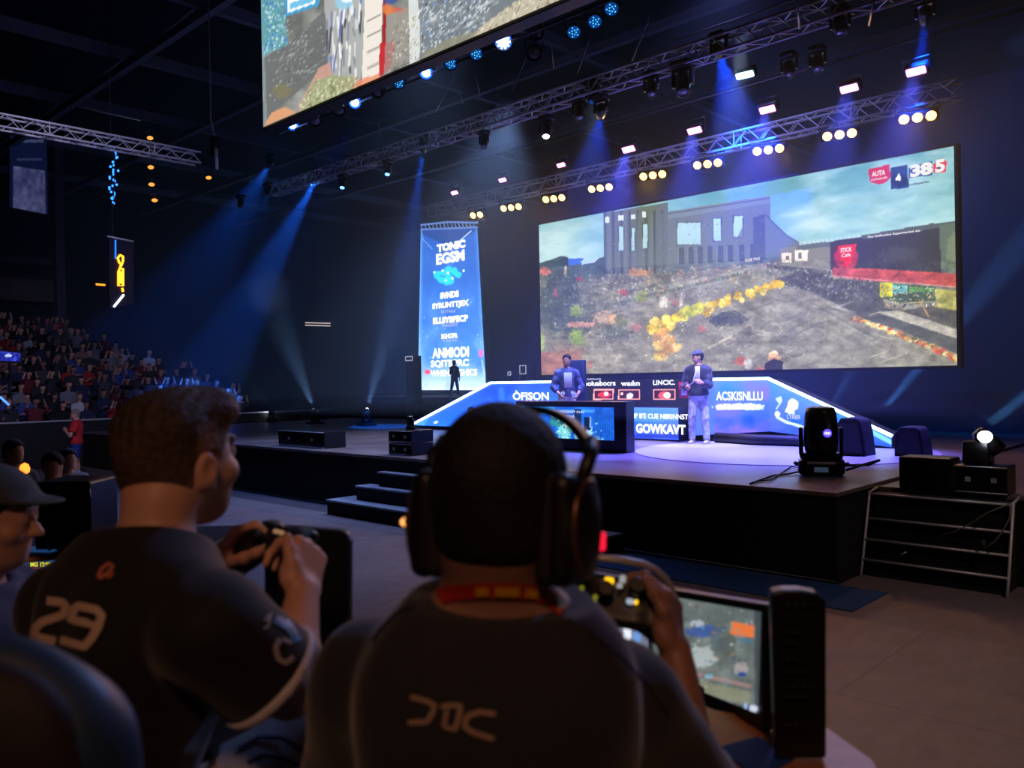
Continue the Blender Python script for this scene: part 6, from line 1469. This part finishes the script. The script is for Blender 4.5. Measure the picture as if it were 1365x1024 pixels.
ray_decal('sleeve_badge', [([(372, 852), (366, 864), (370, 878), (380, 884), (390, 876)], 7), ([(376, 852), (388, 858)], 5)], sbv, mat('badge_white', (170, 160, 170), .6), lp_, 6)
trs = [o for o in lp_.children if o.name.startswith('trousers')][0]
ray_decal('fabric_stripe', [[(318, 1000), (345, 985), (375, 985), (405, 1002)], [(330, 1018), (352, 1008), (380, 1012), (398, 1022)]], [bvh_of(trs)], mat('stripe_dark', (40, 42, 48), .85), lp_, 6)
# controller in his hands
g0 = at(372, 727, d=1.545); gX = nv(at(412, 738, d=1.5) - at(335, 716, d=1.6)); gN = nv(-FWD * .75 + UPV * .6 - RGT * .2); gN = nv(gN - gX * np.dot(gN, gX)); gY = np.cross(gN, gX); RG = np.stack([gX, gY, gN], 1)
G_ = lambda x, y, z: g0 + RG @ np.array([x, y, z])
gc = empty('game_controller', g0, 'black gamepad held up by the player in the number 29 jersey', 'controller')
S = SDF(); S.rb(G_(0, .005, 0), np.array([.062, .032, .017]), .014, .01, RG)
for q in (-1, 1): S.chain([G_(q * .05, .005, 0), G_(q * .066, -.03, -.004), G_(q * .072, -.062, -.008)], [.028, .024, .017], .02); S.ell(G_(q * .048, .036, -.006), np.array([.024, .012, .014]), .008, RG)
organic('shell', S, g0 - .15, g0 + .15, .004, hs_m, gc, None, 2, world=True)
for x, y in ((-.028, -.008), (.028, -.022)): MB().lathe([(.01, .0), (.008, .024), (.0105, .026), (.009, .03)], G_(x, y, .012), Matrix([[float(v) for v in r] for r in RG]), 14).build('thumb_stick', hs_m, gc)
for k in range(4): MB().lathe([(.0045, 0), (.004, .005), (.001, .006)], G_(.045 + .011 * math.cos(k * 1.571), .008 + .011 * math.sin(k * 1.571), .017), Matrix([[float(v) for v in r] for r in RG]), 10).build('button', fk, gc)
MB().rbox(G_(0, .018, .017), (.03, .008, .004), .002, Matrix([[float(v) for v in r] for r in RG])).build('light_strip', glow('pad_light', (200, 150, 110), .5), gc)
# stools under the players
for J_, lb in ((cJ, 'black stool under the player in the charcoal shirt'), (lJ, 'black stool under the player in the number 29 jersey')):
    b = np.asarray(J_['pel']); zt_ = b[2] - .165
    st_ = empty('stool', (b[0], b[1], RZ), lb, 'stool')
    MB().lathe([(.12, zt_ - .05), (.135, zt_ - .035), (.135, zt_ - .012), (.12, zt_)], (b[0], b[1], 0)).build('seat', black, st_); MB().cyl((b[0], b[1], RZ + .02), (b[0], b[1], zt_ - .06), .03).build('column', steel, st_); MB().lathe([(.2, RZ + .001), (.2, RZ + .015), (.04, RZ + .03)], (b[0], b[1], 0)).build('foot', steel, st_)
# ---------------- player with cap, cut by the left edge
eJ = dict(head=at(-14, 694, d=1.95), neck=at(-34, 772, d=1.95), pel=at(-60, 1120, d=1.9)); ef = heading(82); er = nv(np.cross(ef, UPV))
eJ['shL'] = eJ['neck'] - er * .17 - UPV * .1; eJ['shR'] = eJ['neck'] + er * .17 - UPV * .1
for q, sg in (('L', -1), ('R', 1)):
    eJ['el' + q] = eJ['sh' + q] + er * .06 * sg + ef * .04 - UPV * .27; eJ['wr' + q] = eJ['el' + q] + ef * .22 + UPV * .02 - er * .05 * sg
    eJ['hip' + q] = eJ['pel'] + er * .09 * sg; eJ['kn' + q] = eJ['hip' + q] + ef * .4 + UPV * .03; eJ['an' + q] = np.array([*(eJ['kn' + q])[:2], RZ + .085])
ep, eRh, eRt, eL = figure('person', 'player in a dark cap and blue shirt cut off by the left edge of view', eJ, ef - UPV * .1, skin_l, mat('shirt_blue', (26, 44, 86), .8, cloth=.2), mat('trousers_dark', (26, 28, 36), .85), shoe_b, (hair_bk, 'buzz'), .007, 1.0, sleeve=.6, top_off=.03, fine=True)
add_cap(ep, eJ['head'], eRh, 1.04, mat('cap_grey', (66, 74, 78), .8), .006)
ring('sleeve_trim', eJ['shR'], eJ['elR'], .57, .63, .0985, mat('trim_orange', (170, 84, 60), .7), ep)
eh = empty('headset', eJ['head'], 'dark headset with a yellow ear cup on the player at the left edge', 'headset'); EP = lambda x, y, z: np.asarray(eJ['head']) + eRh @ np.array([x, y, z])
for q in (-1, 1):
    S = SDF(); cc = EP(q * .105, -.03, -.015); S.rb(cc, np.array([.022, .045, .055]), .02, 0, eRh); organic('ear_cup', S, cc - .09, cc + .09, .006, mat('cup_yellow', (110, 100, 30), .5), eh, None, 2, world=True)
MB().tube([EP(.115 * math.sin(t), -.035, .0 + .15 * math.cos(t)) for t in np.linspace(-1.4, 1.4, 17)], .011, 8).build('headband', hs_m, eh)
b = np.asarray(eJ['pel']); st_ = empty('stool', (b[0], b[1], RZ), 'black stool under the player in the dark cap', 'stool'); MB().lathe([(.185, b[2] - .2), (.185, b[2] - .165), (.165, b[2] - .15)], (b[0], b[1], 0)).build('seat', black, st_); MB().cyl((b[0], b[1], RZ + .002), (b[0], b[1], b[2] - .2), .03).build('column', steel, st_)
# ---------------- empty gaming chair in the near corner
ch = empty('gaming_chair', (*at(40, 1100, d=.78)[:2], RZ), 'dark blue rounded chair back in the near left corner', 'chair')
S = SDF(); S.ell(at(-14, 1075, d=.8), np.array([.135, .06, .165]), .02, np.stack([RGT, FWD, UPV], 1) @ roty(.12))
S.rb(at(-30, 1150, d=.8), np.array([.14, .05, .16]), .05, .05, np.stack([RGT, FWD, UPV], 1))
cc = np.asarray(at(-20, 1090, d=.8)); organic('backrest', S, cc - .36, cc + .36, .007, mat('chair_blue', (40, 62, 92), .45), ch, None, 2, world=True)
S = SDF(); S.ell(at(-22, 1078, d=.765), np.array([.105, .045, .135]), .02, np.stack([RGT, FWD, UPV], 1) @ roty(.12)); organic('pad', S, cc - .36, cc + .36, .007, mat('chair_pad', (30, 22, 24), .7), ch, None, 2, world=True)
cb_ = np.asarray(at(-30, 1150, d=.95)); cb_[2] = 1.27; MB().rbox(cb_, (.42, .42, .1), .08).build('seat', mat('chair_pad', (30, 22, 24), .7), ch, bevel=.02)
MB().bb((cb_[0] - .03, cb_[1] - .05, 1.2), (cb_[0] + .03, cb_[1] + .03, 1.7)).build('back_bracket', black, ch); MB().cyl((cb_[0], cb_[1], RZ + .08), (cb_[0], cb_[1], 1.22), .03).build('column', steel, ch)
for k in range(5): a = k * 1.2566; MB().tube([(cb_[0], cb_[1], RZ + .09), (cb_[0] + .27 * math.cos(a), cb_[1] + .27 * math.sin(a), RZ + .03)], .02, 6).build('foot_arm', black, ch)
# ---------------- table with equipment at the left
TZ = 1.13
tb_ = empty('equipment_table', gp(-3.1, 5.4, 0), 'long black cloth-covered table carrying the equipment at the left', 'table')
MB().prism([gp(-4.3, 4.5, TZ - .04), gp(-2.05, 4.5, TZ - .04), gp(-2.05, 6.4, TZ - .04), gp(-4.3, 6.4, TZ - .04)], (0, 0, .04)).build('top', black, tb_, bevel=.01)
MB().prism([gp(-4.25, 4.55, .001), gp(-2.1, 4.55, .001), gp(-2.1, 6.35, .001), gp(-4.25, 6.35, .001)], (0, 0, TZ - .042)).build('cloth', skirt, tb_)
def slab_px(name, x0, x1, y0, y1, d, thick, m, label, cat, zb=TZ, bevel=.02):
    a = at(x0, y1, d=d); b = at(x1, y1, d=d); t = at(x0, y0, d=d); z0_ = zb + .002; 
    r = empty(name, ((a[0] + b[0]) / 2, (a[1] + b[1]) / 2, z0_), label, cat)
    pts = [np.array([a[0], a[1], z0_]), np.array([b[0], b[1], z0_]), np.array([b[0], b[1], t[2]]), np.array([a[0], a[1], t[2]])]
    MB().prism(pts, tuple(FWD * thick)).build('cabinet', m, r, bevel=bevel); return r, pts
tw_, pts = slab_px('equipment_tower', 46, 121, 643, 745, 5.5, .4, blackg, 'black upright equipment case with a pale grey inset panel on the table', 'case')
gm1 = mat('inset_grey', (120, 124, 132), .35, metal=.5, noise=.5, scale=14)
for y0, y1 in ((651, 676), (680, 701)):
    q = [at(x, y, d=5.48) for x, y in ((73, y1), (92, y1), (92, y0), (73, y0))]; MB().prism(q, tuple(FWD * .03)).build('inset_panel', gm1, tw_)
MB().tube([at(x, y, d=5.47) for x, y in ((66, 736), (66, 664), (70, 657))], .012, 6).tube([at(x, y, d=5.47) for x, y in ((98, 664), (103, 672), (101, 736))], .012, 6).build('trim', steel, tw_)
MB().tube([at(x, y, d=5.47) for x, y in ((119, 652), (120, 664))], .008, 6).build('side_latch', alu, tw_)
bar, pts = slab_px('display_bar', 16, 84, 749, 762, 4.75, .12, blackg, 'low lit display bar with yellow digits on the near edge of the table', 'display', bevel=.006)
scr = [at(x, y, d=4.745) for x, y in ((18, 750.5), (82, 746), (18, 760), (82, 757))]
def paint_bar(x, y, uu, vv):
    p = Paint(x, y, (26, 44, 70)); p.rect(16, 756.5, 90, 764, (150, 60, 50), .8); p.rect(17, 749, 40, 758, (60, 70, 84), .8); p.rect(66, 744, 90, 757, (40, 90, 150), .9); return p.c
picture_grid('display', *scr, 40, 12, paint_bar, screen_mat('bar_picture', .7), bar)
put_text('MG 12:82', at(54, 752.5, d=4.735), RGT, UPV, .115, .026, glow('digit_yellow', (220, 214, 60), 1.1), bar, name='digits', bold=.04)
tp = at(57, 732, Z=TZ + .008); tp[2] = TZ + .008
tag(MB().rbox(tp, (.16, .24, .012), .02, Matrix([[float(v) for v in r] for r in np.stack([RGT, FWD, UPV], 1)]) @ Matrix.Rotation(1.4, 3, 'Z')).build('tablet', mat('tablet_blue', (50, 90, 150), .3, emit=(60, 120, 200), estr=.2)), 'thin bluish tablet lying behind the display bar', 'tablet')
# amber work lamp
al = at(33, 625, d=6.1); r = empty('work_lamp', np.array([*al[:2], TZ]), 'small glowing amber lamp on a stem behind the equipment table', 'lamp'); MB().tube([np.array([*al[:2], TZ + .002]), al], .012, 6).build('stem', black, r); MB().lathe([(.001, -.045), (.03, -.025), (.036, .0), (.026, .03), (.001, .045)], al, None, 12).build('bulb', glow('amber_bulb', (255, 130, 40), 3), r)
def seated(px, py, d, face_, label, top, skin_, hm_, floor_z=0.0, s=1.0, h=.016):
    hp_ = np.asarray(at(px, py, d=d)); R = basis(face_); Pq = lambda a, b, c: np.array([*(hp_ + R @ np.array([a, b, 0]))[:2], hp_[2] + c])
    J = dict(head=hp_, neck=Pq(0, -.03, -.16), pel=Pq(0, -.1, -.64), shL=Pq(-.17, -.03, -.26), shR=Pq(.17, -.03, -.26), elL=Pq(-.22, .06, -.5), elR=Pq(.22, .06, -.5), wrL=Pq(-.12, .28, -.5), wrR=Pq(.12, .28, -.5), hipL=Pq(-.09, -.06, -.68), hipR=Pq(.09, -.06, -.68), knL=Pq(-.12, .34, -.66), knR=Pq(.12, .34, -.66))
    for q in 'LR': J['an' + q] = np.array([*J['kn' + q][:2], floor_z + .085])
    return figure('person', label, J, face_, skin_, top, mat('trousers_dark', (26, 28, 36), .85), shoe_b, hm_, h, s, sleeve=1.8, top_off=.024), J
o, _ = seated(70, 622, 7.2, -FWD + RGT * .3, 'dark-hooded person behind the equipment table, facing us', mat('hood_black', (20, 22, 26), .85), skin_l, (mat('hood_black', (20, 22, 26), .85), 'short'))
o, _ = seated(19, 603, 8.0, RGT - FWD * .4, 'person in a grey top at the far left behind the amber lamp', mat('grey_top', (78, 84, 100), .85), skin_l, (hair_bk, 'short'))
o, _ = seated(91, 612, 9.6, RGT - FWD * .8, 'person in a pale grey jacket behind the dark-hooded person', mat('pale_jacket', (140, 146, 160), .85), skin_l, (hair_bk, 'short'))
# ------------------------------------------------------------------ stands and crowd at the left
stand_m = mat('stand_concrete', (44, 44, 52), .85, noise=.2, scale=2)
X0 = -25.5; DX = .78; DZ_ = .235; Z0 = .62
nrow = 15
def contour(px): return 398 + (px / 300.0) * 112
sd = empty('grandstand', (X0, 6, 0), 'dark stepped stand full of spectators at the left of the hall', 'stand')
seats = []
for i in range(nrow):
    x = X0 - .5 - DX * i; z = Z0 + DZ_ * i; y = 3.0; last = 3.0; k = 0
    while y < 20:
        h = np.array([x, y, z + 1.05]); q = proj(h)
        if q[0] > -25 and q[1] > contour(max(q[0], 0)) and q[0] < 318: seats.append((i, k, x, y, z)); last = y; k += 1
        elif q[0] > -25: break
        y += .68
    MB().bb((x - DX / 2 - (0 if i < nrow - 1 else .6), -2, 0), (x + DX / 2, last + .9, z)).build('step', stand_m, sd)
bx0 = X0 + .25
MB().bb((bx0 - .08, -2, 0), (bx0, 17, at(40, 563, X=bx0)[2])).build('barrier', mat('barrier_black', (16, 18, 24), .7), sd)
MB().tube([(bx0 + .01, -2, at(40, 563, X=bx0)[2]), (bx0 + .01, 17, at(40, 563, X=bx0)[2])], .03, 6).build('handrail', alu, sd)
def crowd_mesh(v):
    r = np.random.default_rng(40 + v); S = SDF(); tw = r.uniform(-.15, .15); lean = r.uniform(-.02, .1); up_ = v in (2, 5)
    N = np.array([lean, 0, .98]); Hd = np.array([lean + .03, tw * .2, 1.16])
    S.ell([lean * .5, 0, .72], [.13, .19, .28], .05); S.ell([0, 0, .48], [.16, .19, .13], .05)
    S.cap([lean, -.16, .9], [lean, .16, .9], .07, None, .05); S.cap(N - [0, 0, .05], Hd, .05, None, .03)
    S.ell(Hd + [0, 0, .02], [.1, .08, .12], .02); S.cap(Hd + [.1, 0, 0], Hd + [.115, 0, -.02], .012, None, .01)
    for q in (-1, 1):
        sh = np.array([lean, q * .185, .88])
        if up_: el = sh + [.12, q * .08, .06]; wr = el + [.02, -q * .08, .24]
        else: el = sh + [.08, q * .03, -.24]; wr = el + [.2, -q * (.02 + .1 * r.random()), .02 + .1 * r.random()]
        S.chain([sh, el, wr], [.055, .043, .032], .03); S.ell(wr + nv(wr - el) * .05, [.045, .03, .035], .02)
        kn = np.array([.4, q * .12, .5]); S.chain([[0, q * .1, .46], kn, [.38, q * .11, .08]], [.09, .065, .05], .03); S.cap([.36, q * .11, .04], [.5, q * .12, .035], .04, .03, .02)
    g0, D = S.grid([-.35, -.45, -.02], [.75, .45, 1.5], .035); V, F = nets(g0, D, .035); F = F[(F >= 0).all(1)]
    me = bpy.data.meshes.new('spectator'); me.from_pydata(V.tolist(), [], F.tolist())
    for m_ in (skin_l, hair_bk, stand_m, stand_m): me.materials.append(m_)
    C = V[F].mean(1); d = np.linalg.norm(C - Hd, axis=1); idx = np.full(len(F), 2)
    idx[C[:, 2] < .52] = 3
    head = d < .17; idx[head & (C[:, 2] > N[2] + .03)] = 0
    idx[head & ((C[:, 2] > Hd[2] + .07) | (C[:, 0] < Hd[0] - .02)) & (C[:, 2] > Hd[2] - .08)] = 1
    if up_: idx[(C[:, 2] > 1.02) & (np.abs(C[:, 1]) > .13)] = 0
    else: idx[(C[:, 0] > .22) & (C[:, 2] > .6)] = 0
    me.polygons.foreach_set('material_index', idx.astype(np.int32)); me.shade_smooth()
    bm = bmesh.new(); bm.from_mesh(me); bmesh.ops.recalc_face_normals(bm, faces=bm.faces); bm.to_mesh(me); bm.free(); return me
cmesh = [crowd_mesh(v) for v in range(6)]
tops = [('black', (24, 24, 30)), ('charcoal', (52, 52, 60)), ('navy', (36, 46, 84)), ('white', (205, 205, 212)), ('grey', (128, 130, 142)), ('maroon', (112, 40, 50)), ('red', (176, 44, 52)), ('blue', (60, 84, 160)), ('dark grey', (70, 70, 82)), ('tan', (140, 116, 104))]
wts = np.array([.2, .15, .12, .12, .12, .07, .05, .06, .08, .03]); tm = [mat('top_' + n.replace(' ', '_'), c, .85) for n, c in tops]
hm2 = [hair_bk, hair_br, mat('hair_fair', (120, 96, 72), .8), hair_bk]; pm2 = [mat('trousers_dark', (26, 28, 36), .85), mat('jeans_blue', (44, 56, 90), .85)]
rc_ = np.random.default_rng(77)
names_row = ORD
for (i, k, x, y, z) in seats:
    if len([1]) and rc_.random() < .06: continue
    v = rc_.integers(6); t = rc_.choice(10, p=wts)
    o = bpy.data.objects.new('spectator', cmesh[v]); COL.objects.link(o); o.location = (x + rc_.uniform(-.04, .04), y + rc_.uniform(-.07, .07), z - .0); o.rotation_euler = (0, 0, rc_.uniform(-.3, .5)); sc_ = rc_.uniform(.93, 1.07); o.scale = (sc_, sc_, sc_)
    for sl, mm_ in ((0, skin_l if rc_.random() < .75 else skin_d), (1, hm2[rc_.integers(4)]), (2, tm[t]), (3, pm2[rc_.integers(2)])):
        o.material_slots[sl].link = 'OBJECT'; o.material_slots[sl].material = mm_
    nm = tops[t][0]
    tag(o, 'spectator in a %s top, %s row up, %s seat from the left edge' % (nm, ORD[i], ORD[k]), 'spectator', 'spectators in the dark stand')
print('spectators', len(seats))
# blue-lit ledge and strips in the stand
tag(MB().tube([at(0, 529, X=-25.3), at(12, 540, X=-25.3)], .03, 6).build('blue_strip_lamp', glow('strip_blue', (70, 130, 255), 2.2)), 'short slanting blue strip lamp on the stand at the left edge', 'lamp')
r = empty('blue_display_panel', at(15, 476, X=-27), 'small glowing blue display among the spectators at the left edge', 'screen')
q = [at(a, b, X=-27.0) for a, b in ((0, 468), (27, 471), (0, 481), (27, 482))]
def paint_bd(x, y, uu, vv):
    p = Paint(x, y, (30, 40, 150)); n = fbm(x * .3, y * .3, 3, 5); p.c += (n[..., None] - .5) * np.array((120, 140, 200)); p.blob(11, 474, 5, 2, (190, 210, 255), .9); return p.c
picture_grid('display', *q, 30, 14, paint_bd, screen_mat('blue_display_picture', 1.2), r)
MB().prism([q[0] + [-.02, 0, .05], q[1] + [-.02, 0, .05], q[3] + [-.02, 0, -.05], q[2] + [-.02, 0, -.05]], (-.1, 0, 0)).build('housing', black, r); MB().tube([(q[2] + q[3]) / 2 + [-.07, 0, 0], np.array([q[2][0] - .07, ((q[2] + q[3]) / 2)[1], 1.0])], .03, 6).build('post', black, r)
spot((-6, 2, 10), (-28, 7.5, 1.5), (180, 172, 215), 4300, 42, .9, .3, name='audience_wash')
# ------------------------------------------------------------------ camera, world, view
cd = bpy.data.cameras.new('camera'); co = bpy.data.objects.new('camera', cd); COL.objects.link(co)
R3 = Matrix([[float(v) for v in row] for row in M_WC]) @ Matrix(((1, 0, 0), (0, -1, 0), (0, 0, -1)))
co.matrix_world = Matrix.Translation(Vector(CAM)) @ R3.to_4x4()
cd.sensor_fit = 'HORIZONTAL'; cd.sensor_width = 36; cd.lens = 36 * FPX / 1365; cd.clip_start = .05; cd.clip_end = 200
cd.dof.use_dof = True; cd.dof.focus_distance = 13.5; cd.dof.aperture_fstop = 3.6
SC.camera = co
w = bpy.data.worlds.new('world'); SC.world = w; w.use_nodes = True
w.node_tree.nodes['Background'].inputs[0].default_value = (.004, .007, .016, 1); w.node_tree.nodes['Background'].inputs[1].default_value = 1.0
SC.view_settings.view_transform = 'Standard'; SC.view_settings.look = 'None'; SC.view_settings.gamma = 1; SC.view_settings.exposure = 0
SC.view_settings.use_curve_mapping = False
